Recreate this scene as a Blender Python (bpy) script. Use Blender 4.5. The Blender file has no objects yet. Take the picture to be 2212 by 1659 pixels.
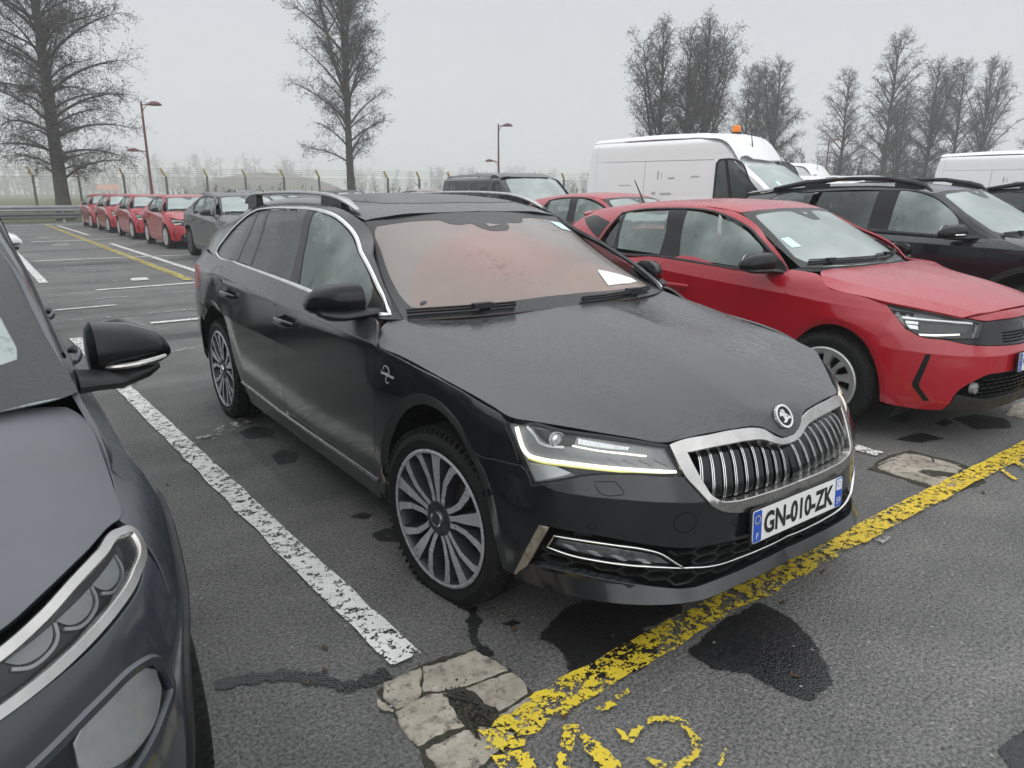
import bpy, math, random
import numpy as np
from mathutils import Vector, Matrix
from mathutils.geometry import delaunay_2d_cdt

SC = bpy.context.scene
COL = SC.collection
# ---------------------------------------------------------------- camera
cam_data = bpy.data.cameras.new('camera')
cam = bpy.data.objects.new('camera', cam_data); COL.objects.link(cam)
cam_data.sensor_width = 36.0; cam_data.lens = 1571.2/2212*36.0
cam_data.clip_start = .05; cam_data.clip_end = 3000
cam.location = (-2.138, -2.156, 1.484)
_yaw, _pitch = .6325, .2573
cam.rotation_euler = (math.pi/2-_pitch, 0, -_yaw)
SC.camera = cam
# ---------------------------------------------------------------- overcast winter sky
world = bpy.data.worlds.new('World'); SC.world = world
world.use_nodes = True
_n, _l = world.node_tree.nodes, world.node_tree.links
_n.clear()
_out = _n.new('ShaderNodeOutputWorld'); _bg = _n.new('ShaderNodeBackground')
_sky = _n.new('ShaderNodeTexSky'); _sky.sky_type = 'NISHITA'; _sky.sun_disc = False
_sky.sun_elevation = math.radians(24); _sky.sun_rotation = math.radians(150)
_sky.air_density = 2.0; _sky.dust_density = 6.0; _sky.ozone_density = 1.0
_hsv = _n.new('ShaderNodeHueSaturation'); _hsv.inputs['Saturation'].default_value = .0
_tc = _n.new('ShaderNodeTexCoord'); _sep = _n.new('ShaderNodeSeparateXYZ')
_ramp = _n.new('ShaderNodeValToRGB')
_ramp.color_ramp.elements[0].position = .0; _ramp.color_ramp.elements[0].color = (4.85, 5.0, 5.15, 1)
_ramp.color_ramp.elements[1].position = .75; _ramp.color_ramp.elements[1].color = (10.2, 10.45, 10.7, 1)
_e = _ramp.color_ramp.elements.new(.32); _e.color = (4.15, 4.4, 4.7, 1)
_cl = _n.new('ShaderNodeTexNoise'); _cl.inputs['Scale'].default_value = 1.3; _cl.inputs['Detail'].default_value = 3
_clm = _n.new('ShaderNodeMapRange'); _clm.inputs[3].default_value = .965; _clm.inputs[4].default_value = 1.035
_mul = _n.new('ShaderNodeMix'); _mul.data_type = 'RGBA'; _mul.blend_type = 'MULTIPLY'; _mul.inputs[0].default_value = 1
_mix = _n.new('ShaderNodeMix'); _mix.data_type = 'RGBA'; _mix.inputs[0].default_value = .92
_bg.inputs['Strength'].default_value = .1
_l.new(_tc.outputs['Generated'], _sep.inputs[0]); _l.new(_sep.outputs['Z'], _ramp.inputs[0])
_l.new(_tc.outputs['Generated'], _cl.inputs[0]); _l.new(_cl.outputs[0], _clm.inputs[0])
_l.new(_ramp.outputs[0], _mul.inputs[6]); _l.new(_clm.outputs[0], _mul.inputs[7])
_l.new(_sky.outputs[0], _hsv.inputs['Color']); _l.new(_hsv.outputs[0], _mix.inputs[6]); _l.new(_mul.outputs[2], _mix.inputs[7])
_l.new(_mix.outputs[2], _bg.inputs[0]); _l.new(_bg.outputs[0], _out.inputs[0])
# the sun behind the clouds
sun_data = bpy.data.lights.new('sun', 'SUN'); sun_data.energy = .5; sun_data.angle = math.radians(60); sun_data.color = (1, .98, .95)
sun = bpy.data.objects.new('sun', sun_data); COL.objects.link(sun)
sun.rotation_euler = (math.radians(66), 0, math.radians(150-180))
SC.view_settings.view_transform = 'Standard'; SC.view_settings.look = 'None'
SC.view_settings.exposure = 0.66; SC.view_settings.gamma = 1.0; SC.view_settings.use_curve_mapping = False
SC.cycles.max_bounces = 8; SC.cycles.transparent_max_bounces = 24; SC.cycles.volume_bounces = 1; SC.cycles.volume_step_rate = 1
SC.cycles.caustics_reflective = False; SC.cycles.caustics_refractive = False
SC.cycles.sample_clamp_indirect = 4
# ---------------------------------------------------------------- building helpers
rng = random.Random(5); nrg = np.random.default_rng(5)
def A(p): return np.array(p, float)
def unit(v): 
    v = np.asarray(v, float); return v/(np.linalg.norm(v, axis=-1, keepdims=True)+1e-12)

class MB:
    """collects geometry, links it as one mesh object"""
    def __init__(s): s.v, s.n, s.f, s.m, s.k = [], [], [], [], 0
    def add(s, V, F, N=None, mi=0):
        V = np.asarray(V, float).reshape(-1, 3)
        s.v.append(V); s.n.append(np.zeros_like(V) if N is None else np.asarray(N, float).reshape(-1, 3))
        k = s.k
        s.f.extend([tuple(i+k for i in f) for f in F]); s.m.extend([mi]*len(F)); s.k += len(V)
        return s
    def box(s, c, d, rz=0, mi=0, R=None):
        x, y, z = A(d)/2
        V = A([(-x,-y,-z),(x,-y,-z),(x,y,-z),(-x,y,-z),(-x,-y,z),(x,-y,z),(x,y,z),(-x,y,z)])
        if rz: V = V@A([(math.cos(rz), math.sin(rz), 0), (-math.sin(rz), math.cos(rz), 0), (0, 0, 1)])
        if R is not None: V = V@np.asarray(R).T
        return s.add(V+A(c), [(0,3,2,1),(4,5,6,7),(0,1,5,4),(1,2,6,5),(2,3,7,6),(3,0,4,7)], mi=mi)
    def tube(s, pts, r, n=8, cap=True, mi=0, up=(0, 0, 1)):
        P = A(pts); r = np.broadcast_to(np.asarray(r, float), (len(P),))
        T = unit(np.gradient(P, axis=0)); U = A(up)
        if abs(T[0]@U) > .95: U = A((1, 0, 0))
        V = []
        for p, t, q in zip(P, T, r):
            a = unit(np.cross(t, U)); b = np.cross(a, t)
            if abs(t@U) > .99: a, b = unit(np.cross(t, (1, 0, .01))), unit(np.cross(np.cross(t, (1, 0, .01)), t))
            for i in range(n):
                w = 2*math.pi*i/n; V.append(p+q*(a*math.cos(w)+b*math.sin(w)))
        F = [(j*n+i, j*n+(i+1) % n, (j+1)*n+(i+1) % n, (j+1)*n+i) for j in range(len(P)-1) for i in range(n)]
        if cap: F += [tuple(range(n-1, -1, -1)), tuple((len(P)-1)*n+i for i in range(n))]
        return s.add(V, F, mi=mi)
    def rings(s, R, closed=True, cap=True, mi=0):
        """skin a list of rings with the same number of points"""
        n = len(R[0]); V = np.concatenate([A(r) for r in R])
        m = n if closed else n-1
        F = [(j*n+i, j*n+(i+1) % n, (j+1)*n+(i+1) % n, (j+1)*n+i) for j in range(len(R)-1) for i in range(m)]
        if cap: F += [tuple(range(n-1, -1, -1)), tuple((len(R)-1)*n+i for i in range(n))]
        return s.add(V, F, mi=mi)
    def lathe(s, prof, n=48, axis='x', c=(0, 0, 0), mi=0):
        """profile of (offset along the axis, radius)"""
        R = []
        for i in range(n):
            w = 2*math.pi*i/n; cw, sw = math.cos(w), math.sin(w)
            R.append([(a, r*cw, r*sw) if axis == 'x' else (r*cw, r*sw, a) for a, r in prof])
        R.append(R[0])
        V = np.concatenate([A(r) for r in R[:-1]])+A(c); m = len(prof)
        F = [(i*m+j, i*m+j+1, ((i+1) % n)*m+j+1, ((i+1) % n)*m+j) for i in range(n) for j in range(m-1)]
        return s.add(V, F, mi=mi)
    def prism(s, poly, d0, d1, frame, mi=0):
        """polygon (a, b) in the plane of frame = (origin, axis a, axis b, normal) given thickness d0..d1 along the normal"""
        o, a, b, nn = [A(q) for q in frame]
        p = A(poly); n = len(p)
        lo = o+p[:, :1]*a+p[:, 1:]*b
        V = np.concatenate([lo+nn*d0, lo+nn*d1])
        from mathutils.geometry import tessellate_polygon
        T = tessellate_polygon([[Vector((x, y, 0)) for x, y in p]])
        F = []
        for t in T:
            x = np.cross(p[t[1]]-p[t[0]], p[t[2]]-p[t[0]])
            if x < 0: t = t[::-1]
            F.append(tuple(i+n for i in t)); F.append(tuple(t[::-1]))
        area = (p[:, 0]*np.roll(p[:, 1], -1)-p[:, 1]*np.roll(p[:, 0], -1)).sum()
        for i in range(n):
            j = (i+1) % n
            F.append((i, j, j+n, i+n) if area > 0 else (j, i, i+n, j+n))
        return s.add(V, F, mi=mi)
    def mirrored(s):
        o = MB()
        o.v = [v*A((-1, 1, 1)) for v in s.v]; o.n = [v*A((-1, 1, 1)) for v in s.n]
        o.f = [f[::-1] for f in s.f]; o.m = list(s.m); o.k = s.k
        return o
    def join(s, o):
        for f, m in zip(o.f, o.m): s.f.append(tuple(i+s.k for i in f)); s.m.append(m)
        s.v += o.v; s.n += o.n; s.k += o.k
        return s
    def moved(s, f):
        o = MB(); o.v = [f(v) for v in s.v]; o.n = [np.zeros_like(v) for v in s.v]; o.f = list(s.f); o.m = list(s.m); o.k = s.k
        return o
    def mesh(s, name, mats, smooth=40):
        me = bpy.data.meshes.new(name)
        V = np.concatenate(s.v) if s.v else np.zeros((0, 3)); N = np.concatenate(s.n) if s.n else V
        me.from_pydata(V.tolist(), [], s.f)
        for m in mats if isinstance(mats, (list, tuple)) else [mats]: me.materials.append(m)
        if len(set(s.m)) > 1 or (s.m and s.m[0]): me.polygons.foreach_set('material_index', s.m)
        if smooth:
            me.polygons.foreach_set('use_smooth', [True]*len(me.polygons))
            if np.abs(N).sum() > 0:
                me.normals_split_custom_set_from_vertices(N.tolist())
            else: me.set_sharp_from_angle(angle=math.radians(smooth))
        me.update()
        return me
    def obj(s, name, mats, parent=None, smooth=40, loc=None):
        o = bpy.data.objects.new(name, s.mesh(name, mats, smooth)); COL.objects.link(o)
        if parent is not None: o.parent = parent
        if loc is not None: o.location = loc
        return o

def empty(name, loc=(0, 0, 0), rz=0, parent=None):
    o = bpy.data.objects.new(name, None); COL.objects.link(o)
    o.location = loc; o.rotation_euler = (0, 0, rz); o.empty_display_size = .2
    if parent is not None: o.parent = parent
    return o
def tag(o, label=None, cat=None, group=None, kind=None):
    for k, v in (('label', label), ('category', cat), ('group', group), ('kind', kind)):
        if v: o[k] = v
    return o
def copy_tree(o, parent=None):
    c = o.copy(); COL.objects.link(c)
    if parent is not None: c.parent = parent; c.matrix_parent_inverse = o.matrix_parent_inverse.copy()
    for ch in list(o.children): copy_tree(ch, c)
    return c

# ---- polygons in a surface's parameters
def dens(P, step, closed=True):
    P = A(P); out = []
    for i in range(len(P) if closed else len(P)-1):
        a, b = P[i], P[(i+1) % len(P)]; n = max(1, int(math.ceil(np.linalg.norm(b-a)/step)))
        out += [a+(b-a)*k/n for k in range(n)]
    if not closed: out.append(P[-1])
    return A(out)
def smooth_poly(P, step=.02, closed=True, corner=38):
    """Catmull-Rom through the points, corners sharper than `corner` degrees stay corners"""
    P = A(P); n = len(P); out = []
    def tang(i, side):
        a = P[(i-1) % n] if closed or i > 0 else None; b = P[(i+1) % n] if closed or i < n-1 else None
        if a is None: return (b-P[i])
        if b is None: return (P[i]-a)
        u, v = unit(P[i]-a), unit(b-P[i])
        if math.degrees(math.acos(np.clip(u@v, -1, 1))) > corner: return (P[i]-a) if side < 0 else (b-P[i])
        la, lb = np.linalg.norm(P[i]-a), np.linalg.norm(b-P[i])
        t = unit(u*lb+v*la); return t*(la if side < 0 else lb)
    for i in range(n if closed else n-1):
        j = (i+1) % n; p, q = P[i], P[j]; L = np.linalg.norm(q-p)
        m0 = unit(tang(i, 1))*L; m1 = unit(tang(j, -1))*L
        k = max(1, int(math.ceil(L/step)))
        for u in np.arange(k)/k:
            out.append(p*(1+2*u)*(1-u)**2+m0*u*(1-u)**2+q*u*u*(3-2*u)+m1*u*u*(u-1))
    if not closed: out.append(P[-1])
    return A(out)
def inside(q, P):
    q = A(q); x, y = q[:, 0], q[:, 1]; c = np.zeros(len(q), bool)
    for i in range(len(P)):
        (x0, y0), (x1, y1) = P[i-1], P[i]
        if y0 == y1: continue
        c ^= ((y0 > y) != (y1 > y)) & (x < (x1-x0)*(y-y0)/(y1-y0)+x0)
    return c
def area2(P): return (P[:, 0]*np.roll(P[:, 1], -1)-P[:, 1]*np.roll(P[:, 0], -1)).sum()
def inset(P, d):
    """move a closed polygon inwards by d (outwards when negative)"""
    if area2(P) < 0: return inset(P[::-1], d)
    e = np.roll(P, -1, 0)-P; n = unit(np.stack([-e[:, 1], e[:, 0]], 1)); n0 = np.roll(n, 1, 0)
    b = n+n0; k = np.clip((b*n).sum(1), .5, None)
    return P+b/k[:, None]*d
def segdist(q, P):
    d = np.full(len(q), 9e9)
    for i in range(len(P)):
        a, b = P[i-1], P[i]; ab = b-a; t = np.clip(((q-a)@ab)/(ab@ab+1e-15), 0, 1)
        d = np.minimum(d, np.linalg.norm(q-a-t[:, None]*ab, axis=1))
    return d

def panel_mb(patch, outline, holes=(), off=0., depth=.012, grid=.045, gap=.002, sym=False, rnd=.0018, curve=True, edge=.02, hole_depth=None, bulge=None, corner=38):
    """a skin of the surface inside an outline, with rounded turned-in edges; returns an MB for the x > 0 side.
    sym: the outline starts and ends on the middle plane and the skin is completed by its mirror image"""
    O = smooth_poly(outline, edge, True, corner) if curve else dens(outline, edge)
    O = inset(O, gap)
    Hs = [inset(smooth_poly(h, edge, True, corner) if curve else dens(h, edge), -gap) for h in holes]
    lo, hi = O.min(0), O.max(0)
    gx, gy = np.meshgrid(np.arange(lo[0], hi[0], grid), np.arange(lo[1], hi[1], grid))
    gx[1::2] += grid/2
    q = [np.stack([gx.ravel(), gy.ravel()], 1)]
    for ci, (cr, (ca, cv)) in enumerate(zip(patch.cr, patch.c)):
        if cr:
            t = np.arange(lo[0], hi[0], .02)
            for dd in (-.004, .004): q.append(np.stack([t, ca(t)+dd], 1))
            g = q[0]; q[0] = g[np.abs(g[:, 1]-ca(g[:, 0])) > .012]
    q = np.concatenate(q)
    q = q[inside(q, O)]
    for h in Hs: q = q[~inside(q, h)] if len(q) else q
    if len(q):
        d = segdist(q, O)
        for h in Hs: d = np.minimum(d, segdist(q, h))
        q = q[d > min(edge, grid)*.35]
    loops = [O]+Hs
    pts = np.concatenate(loops+[q]); E = []; k = 0; idx = []
    for l in loops:
        n = len(l); E += [(k+i, k+(i+1) % n) for i in range(n)]; k += n
    vo, eo, fo, vi, ei, fi = delaunay_2d_cdt([Vector(p) for p in pts], E, [], 0, 1e-7)
    V2 = A([tuple(v) for v in vo])
    F = A([f for f in fo if len(f) == 3]).astype(int)
    c = V2[F].mean(1); ok = inside(c, O)
    for h in Hs: ok &= ~inside(c, h)
    F = F[ok]
    P = patch.pos(V2); N = patch.nrm(V2, None)
    if sym:
        m = np.abs(P[:, 0]) < .004; P[m, 0] = 0; N[m, 0] = 0; N = unit(N)
    if bulge is not None: off = off+bulge(V2)
    P = P+N*(off[:, None] if np.ndim(off) else off)
    g = np.cross(P[F[:, 1]]-P[F[:, 0]], P[F[:, 2]]-P[F[:, 0]])
    fl = (g*N[F[:, 0]]).sum(1) < 0; F[fl] = F[fl][:, ::-1]
    mb = MB(); mb.add(P, F.tolist(), N)
    if depth:
        near = {}
        for i, js in enumerate(vi):
            for j in js: near[j] = i
        k = 0
        for li, l in enumerate(loops):
            n = len(l); ids = A([near[k+i] for i in range(n)]).astype(int); k += n
            p, nn = P[ids], N[ids]; dp = depth if li == 0 or hole_depth is None else hole_depth
            t = unit(np.roll(p, -1, 0)-np.roll(p, 1, 0)); o = unit(np.cross(t, nn))
            cen = patch.pos(l+0)-p
            # outward = away from the skin: test with the 2D side of the loop
            sg = 1 if area2(l) > 0 else -1
            mid2 = l+np.stack([-(np.roll(l, -1, 0)-np.roll(l, 1, 0))[:, 1], (np.roll(l, -1, 0)-np.roll(l, 1, 0))[:, 0]], 1)*sg*.02
            dirn = patch.pos(mid2)-patch.pos(l)          # points into the loop
            s3 = np.sign((o*dirn).sum(1)); s3[s3 == 0] = 1
            o = o*(-s3[:, None] if li == 0 else s3[:, None])
            r = rnd
            R0, R1, R2 = p, p+o*r*.7-nn*r*.3, p+o*r-nn*r; R3 = p+o*r-nn*dp
            N1 = unit(nn+o); V = np.concatenate([R0, R1, R2, R2, R3]); NN = np.concatenate([nn, N1, o, o, o])
            Fq = []
            keep = np.ones(n, bool)
            if sym: keep = ~((np.abs(p[:, 0]) < 1e-6) & (np.abs(np.roll(p, -1, 0)[:, 0]) < 1e-6))
            for a in (0, 1, 3):
                for i in range(n):
                    if not keep[i]: continue
                    j = (i+1) % n
                    f = (a*n+i, a*n+j, (a+1)*n+j, (a+1)*n+i)
                    gg = np.cross(V[f[1]]-V[f[0]], V[f[2]]-V[f[0]])
                    Fq.append(f if gg@NN[f[3]] >= 0 else f[::-1])
            mb.add(V, Fq, NN)
    if sym: mb.join(mb.mirrored())
    return mb

def panel(name, parent, mat, patch, outline, sides=(-1, 1), label=None, **k):
    """one object per side of the car"""
    mb = panel_mb(patch, outline, **k); out = []
    if k.get('sym'):
        out.append(mb.obj(name, mat, parent))
    else:
        for s_ in sides: out.append((mb if s_ > 0 else mb.mirrored()).obj(name, mat, parent))
    return out

def on(patch, q, off=0., side=1):
    q = A(q).reshape(-1, 2); P = patch.pos(q)+patch.nrm(q, None)*off
    return P*A((side, 1, 1))
def strip_mb(patch, path, prof, closed=False, curve=True, step=.02, off=0., corner=38):
    """sweep a profile [(across, height)] along a path on the surface"""
    q = smooth_poly(path, step, closed, corner) if curve else dens(path, step, closed)
    P = patch.pos(q); N = patch.nrm(q, None); P = P+N*off
    if closed: T = unit(np.roll(P, -1, 0)-np.roll(P, 1, 0))
    else: T = unit(np.gradient(P, axis=0))
    B_ = unit(np.cross(N, T)); m = len(prof)
    R = [[p+b*a+n*h for a, h in prof] for p, b, n in zip(P, B_, N)]
    mb = MB()
    if closed: R.append(R[0])
    V = np.concatenate([A(r) for r in R])
    F = []
    for j in range(len(R)-1):
        for i in range(m):
            k = (i+1) % m
            F.append((j*m+i, j*m+k, (j+1)*m+k, (j+1)*m+i))
    if not closed: F += [tuple(range(m-1, -1, -1)), tuple((len(R)-1)*m+i for i in range(m))]
    mb.add(V, F)
    return fixn(mb)
def fixn(mb):
    """turn a closed mesh's faces outwards (by signed volume)"""
    V = np.concatenate(mb.v); vol = 0
    for f in mb.f:
        for i in range(1, len(f)-1): vol += V[f[0]]@np.cross(V[f[i]], V[f[i+1]])
    if vol < 0: mb.f = [f[::-1] for f in mb.f]
    return mb
def strip(name, parent, mat, patch, path, prof, sides=(-1, 1), **k):
    mb = strip_mb(patch, path, prof, **k)
    return [(mb if s_ > 0 else mb.mirrored()).obj(name, mat, parent, 50) for s_ in sides]
def round_prof(w, h, base=-.002):
    return [(-w/2, base), (-w/2, h*.5), (-w*.3, h*.92), (0, h), (w*.3, h*.92), (w/2, h*.5), (w/2, base)]
def ellip(cx, cy, rx, ry, n=24, p=2., a0=0.):
    t = np.arange(n)/n*2*math.pi+a0; c, s = np.cos(t), np.sin(t)
    return np.stack([cx+rx*np.sign(c)*np.abs(c)**(2/p), cy+ry*np.sign(s)*np.abs(s)**(2/p)], 1)
def arc(cx, cy, r, a0, a1, n=16):
    t = np.radians(np.linspace(a0, a1, n)); return [(cx+r*math.cos(q), cy+r*math.sin(q)) for q in t]
def text_mb(body, size=1., extrude=.0, width=1., shear=0., bold=0.):
    """lettering as a mesh lying in the xy plane, its lower left corner at the origin; returns MB and its width"""
    cu = bpy.data.curves.new('lettering', 'FONT'); cu.body = body; cu.size = size; cu.extrude = extrude; cu.shear = shear; cu.offset = bold
    cu.resolution_u = 3
    o = bpy.data.objects.new('lettering', cu)
    me = bpy.data.meshes.new_from_object(o)
    V = A([tuple(v.co) for v in me.vertices]); F = [tuple(p.vertices) for p in me.polygons]
    bpy.data.objects.remove(o); bpy.data.curves.remove(cu); bpy.data.meshes.remove(me)
    lo, hi = V.min(0), V.max(0)
    V = V-A((lo[0], lo[1], 0)); V[:, 0] *= width
    return MB().add(V, F), (hi[0]-lo[0])*width, hi[1]-lo[1]
# ---------------------------------------------------------------- materials
def mat(name):
    m = bpy.data.materials.new(name); m.use_nodes = True
    nt = m.node_tree; b = nt.nodes['Principled BSDF']
    return m, nt, b, nt.nodes.new, nt.links.new
def setp(b, **k):
    for a, v in k.items():
        a = {'col': 'Base Color', 'rough': 'Roughness', 'metal': 'Metallic', 'coat': 'Coat Weight', 'ior': 'IOR', 'spec': 'Specular IOR Level', 'alpha': 'Alpha', 'ecol': 'Emission Color', 'emit': 'Emission Strength', 'crough': 'Coat Roughness'}[a]
        b.inputs[a].default_value = (*v, 1) if isinstance(v, tuple) else v
def noise(nt, vec, scale, detail=2, rough=.5, dims=None):
    n = nt.nodes.new('ShaderNodeTexNoise'); n.inputs['Scale'].default_value = scale; n.inputs['Detail'].default_value = detail; n.inputs['Roughness'].default_value = rough
    if vec is not None: nt.links.new(vec, n.inputs['Vector'])
    return n.outputs['Fac']
def mapping(nt, vec, scale=(1, 1, 1), rot=(0, 0, 0), loc=(0, 0, 0)):
    n = nt.nodes.new('ShaderNodeMapping'); n.inputs['Scale'].default_value = scale; n.inputs['Rotation'].default_value = rot; n.inputs['Location'].default_value = loc
    nt.links.new(vec, n.inputs['Vector']); return n.outputs[0]
def rng_(nt, v, a, b, c=0., d=1., smooth=False):
    n = nt.nodes.new('ShaderNodeMapRange'); n.inputs[1].default_value = a; n.inputs[2].default_value = b; n.inputs[3].default_value = c; n.inputs[4].default_value = d
    if smooth: n.interpolation_type = 'SMOOTHSTEP'
    nt.links.new(v, n.inputs[0]); return n.outputs[0]
def mth(nt, op, a, b=None, clamp=False):
    n = nt.nodes.new('ShaderNodeMath'); n.operation = op; n.use_clamp = clamp
    for i, v in enumerate((a, b)):
        if v is None: continue
        if isinstance(v, (int, float)): n.inputs[i].default_value = v
        else: nt.links.new(v, n.inputs[i])
    return n.outputs[0]
def mixc(nt, f, a, b, mode='MIX'):
    n = nt.nodes.new('ShaderNodeMix'); n.data_type = 'RGBA'; n.blend_type = mode
    if isinstance(f, (int, float)): n.inputs[0].default_value = f
    else: nt.links.new(f, n.inputs[0])
    for i, v in ((6, a), (7, b)):
        if isinstance(v, tuple): n.inputs[i].default_value = (*v, 1)
        else: nt.links.new(v, n.inputs[i])
    return n.outputs[2]
def bump(nt, h, strength, dist=.01, normal=None):
    n = nt.nodes.new('ShaderNodeBump'); n.inputs['Strength'].default_value = strength; n.inputs['Distance'].default_value = dist
    nt.links.new(h, n.inputs['Height'])
    if normal is not None: nt.links.new(normal, n.inputs['Normal'])
    return n.outputs[0]
def objco(nt):
    return nt.nodes.new('ShaderNodeTexCoord').outputs['Object']

def plain(name, col, rough=.5, metal=0., spec=.5, coat=0., var=.12, scale=9.):
    m, nt, b, N, L = mat(name)
    setp(b, col=col, rough=rough, metal=metal, spec=spec, coat=coat)
    if var:
        f = noise(nt, objco(nt), scale, 4)
        L(mixc(nt, rng_(nt, f, .3, .7), tuple(c*(1-var) for c in col), tuple(min(1, c*(1+var)) for c in col)), b.inputs['Base Color'])
        L(rng_(nt, noise(nt, objco(nt), scale*3, 3), .3, .7, max(.02, rough*.8), min(1, rough*1.25)), b.inputs['Roughness'])
    return m

def dew_paint(name, col, film=(.10, .105, .11), top=.35, side=.2, flake=0., seed=0., wet=1.0, coat=.4):
    """car paint under a film of fine dew: matt where the droplets sit, glossy where they ran down in streaks or beaded into ripples"""
    m, nt, b, N, L = mat(name)
    co = mapping(nt, objco(nt), loc=(seed, seed*.7, seed*.3))
    geo = N('ShaderNodeNewGeometry'); tco = N('ShaderNodeTexCoord')
    sep = N('ShaderNodeSeparateXYZ'); L(tco.outputs['Normal'], sep.inputs[0])
    up = rng_(nt, sep.outputs['Z'], .25, .8, smooth=True)
    # streaks on upright panels
    st = noise(nt, mapping(nt, co, (2, 38, 1.1)), 1.0, 4, .65)
    area = rng_(nt, noise(nt, mapping(nt, co, (1, 1.6, 2.2)), 1.0, 2), .40, .58, smooth=True)
    stm = mth(nt, 'MULTIPLY', rng_(nt, st, .49, .56, smooth=True), area)
    stm = mth(nt, 'MULTIPLY', stm, mth(nt, 'SUBTRACT', 1.0, up))
    # ripples of run water on the level panels
    rp = noise(nt, mapping(nt, co, (24, 60, 10), (0, 0, .35)), 1.0, 3, .55)
    rar = rng_(nt, noise(nt, mapping(nt, co, (1.1, 1.1, 1.1), loc=(3, 1, 2)), 1.0, 2), .42, .60, smooth=True)
    rpm = mth(nt, 'MULTIPLY', mth(nt, 'MULTIPLY', rng_(nt, rp, .47, .60, smooth=True), rar), up)
    runs = mth(nt, 'MULTIPLY', mth(nt, 'MAXIMUM', stm, mth(nt, 'MULTIPLY', rpm, .7)), wet, True)
    dirt = noise(nt, co, 4.5, 5, .6)
    filmf = mth(nt, 'ADD', mth(nt, 'MULTIPLY', up, top), mth(nt, 'MULTIPLY', mth(nt, 'SUBTRACT', 1.0, up), side))
    filmf = mth(nt, 'MULTIPLY', filmf, rng_(nt, dirt, .3, .7, .75, 1.2))
    filmf = mth(nt, 'MULTIPLY', filmf, mth(nt, 'SUBTRACT', 1.0, mth(nt, 'MULTIPLY', runs, .85)), True)
    L(mixc(nt, filmf, col, film), b.inputs['Base Color'])
    r = mth(nt, 'ADD', mth(nt, 'MULTIPLY', filmf, .9), .09, True)
    L(r, b.inputs['Roughness'])
    setp(b, spec=.5, metal=flake, coat=coat, crough=.06)
    L(mth(nt, 'ADD', mth(nt, 'MULTIPLY', filmf, .75), .05, True), b.inputs['Coat Roughness'])
    vo = N('ShaderNodeTexVoronoi'); vo.inputs['Scale'].default_value = 260; vo.inputs['Randomness'].default_value = 1; L(co, vo.inputs['Vector'])
    dr = rng_(nt, vo.outputs['Distance'], .0, .42, 1, 0, True)
    big = N('ShaderNodeTexVoronoi'); big.inputs['Scale'].default_value = 75; L(co, big.inputs['Vector'])
    bsel = mth(nt, 'GREATER_THAN', noise(nt, co, 22, 1), .60)
    bd = mth(nt, 'MULTIPLY', rng_(nt, big.outputs['Distance'], .0, .33, 1, 0, True), bsel)
    h = mth(nt, 'ADD', mth(nt, 'ADD', mth(nt, 'MULTIPLY', dr, .5), mth(nt, 'MULTIPLY', runs, .35)), mth(nt, 'MULTIPLY', bd, 1.0))
    L(bump(nt, h, .06, .0022), b.inputs['Normal'])
    return m

def fog_glass(name, tint, tint2, clear=.25, rough=.22, scale=1.6, seed=0., run=.5, blobs=()):
    """window glass misted over inside and wet outside"""
    m, nt, b, N, L = mat(name)
    co = mapping(nt, objco(nt), loc=(seed, seed*.4, seed*.2))
    big = rng_(nt, noise(nt, co, scale, 3), .35, .66, smooth=True)
    runs = rng_(nt, noise(nt, mapping(nt, co, (26, 26, 2.2)), 1.0, 3, .6), .56, .64, smooth=True)
    ra = rng_(nt, noise(nt, mapping(nt, co, loc=(5, 2, 1)), 2.2, 2), .48, .62, smooth=True)
    rr = mth(nt, 'MULTIPLY', mth(nt, 'MULTIPLY', runs, ra), run)
    col = mixc(nt, big, tint, tint2)
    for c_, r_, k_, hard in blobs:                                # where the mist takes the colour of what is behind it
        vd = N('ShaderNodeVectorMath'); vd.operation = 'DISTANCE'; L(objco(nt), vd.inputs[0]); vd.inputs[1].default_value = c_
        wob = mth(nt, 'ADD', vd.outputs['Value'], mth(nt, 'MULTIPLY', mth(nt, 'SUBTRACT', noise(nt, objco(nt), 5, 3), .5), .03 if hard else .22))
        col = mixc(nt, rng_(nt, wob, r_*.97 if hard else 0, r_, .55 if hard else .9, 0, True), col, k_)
    L(col, b.inputs['Base Color'])
    fine = noise(nt, co, 160, 2)
    L(rng_(nt, fine, .3, .7, rough*.7, rough*1.3), b.inputs['Roughness'])
    vo = N('ShaderNodeTexVoronoi'); vo.inputs['Scale'].default_value = 150; L(co, vo.inputs['Vector'])
    L(bump(nt, mth(nt, 'ADD', rng_(nt, vo.outputs['Distance'], 0, .4, 1, 0, True), runs), .10, .002), b.inputs['Normal'])
    tr = N('ShaderNodeBsdfTransparent'); tr.inputs[0].default_value = (.75, .82, .80, 1)
    mx = N('ShaderNodeMixShader'); out = nt.nodes['Material Output']
    f = mth(nt, 'ADD', rng_(nt, big, 0, 1, clear*1.35, clear*.65), mth(nt, 'MULTIPLY', rr, .45), True)
    L(f, mx.inputs[0]); L(b.outputs[0], mx.inputs[1]); L(tr.outputs[0], mx.inputs[2]); L(mx.outputs[0], out.inputs[0])
    return m
def clear_glass(name, tint=(.93, .95, .95), refl=1.0, rough=.03):
    m, nt, b, N, L = mat(name)
    tr = N('ShaderNodeBsdfTransparent'); tr.inputs[0].default_value = (*tint, 1)
    gl = N('ShaderNodeBsdfGlossy'); gl.inputs['Roughness'].default_value = rough
    fr = N('ShaderNodeFresnel'); fr.inputs[0].default_value = 1.5
    mx = N('ShaderNodeMixShader'); L(mth(nt, 'MULTIPLY', fr.outputs[0], refl, True), mx.inputs[0]); L(tr.outputs[0], mx.inputs[1]); L(gl.outputs[0], mx.inputs[2])
    L(mx.outputs[0], nt.nodes['Material Output'].inputs[0]); return m
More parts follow.
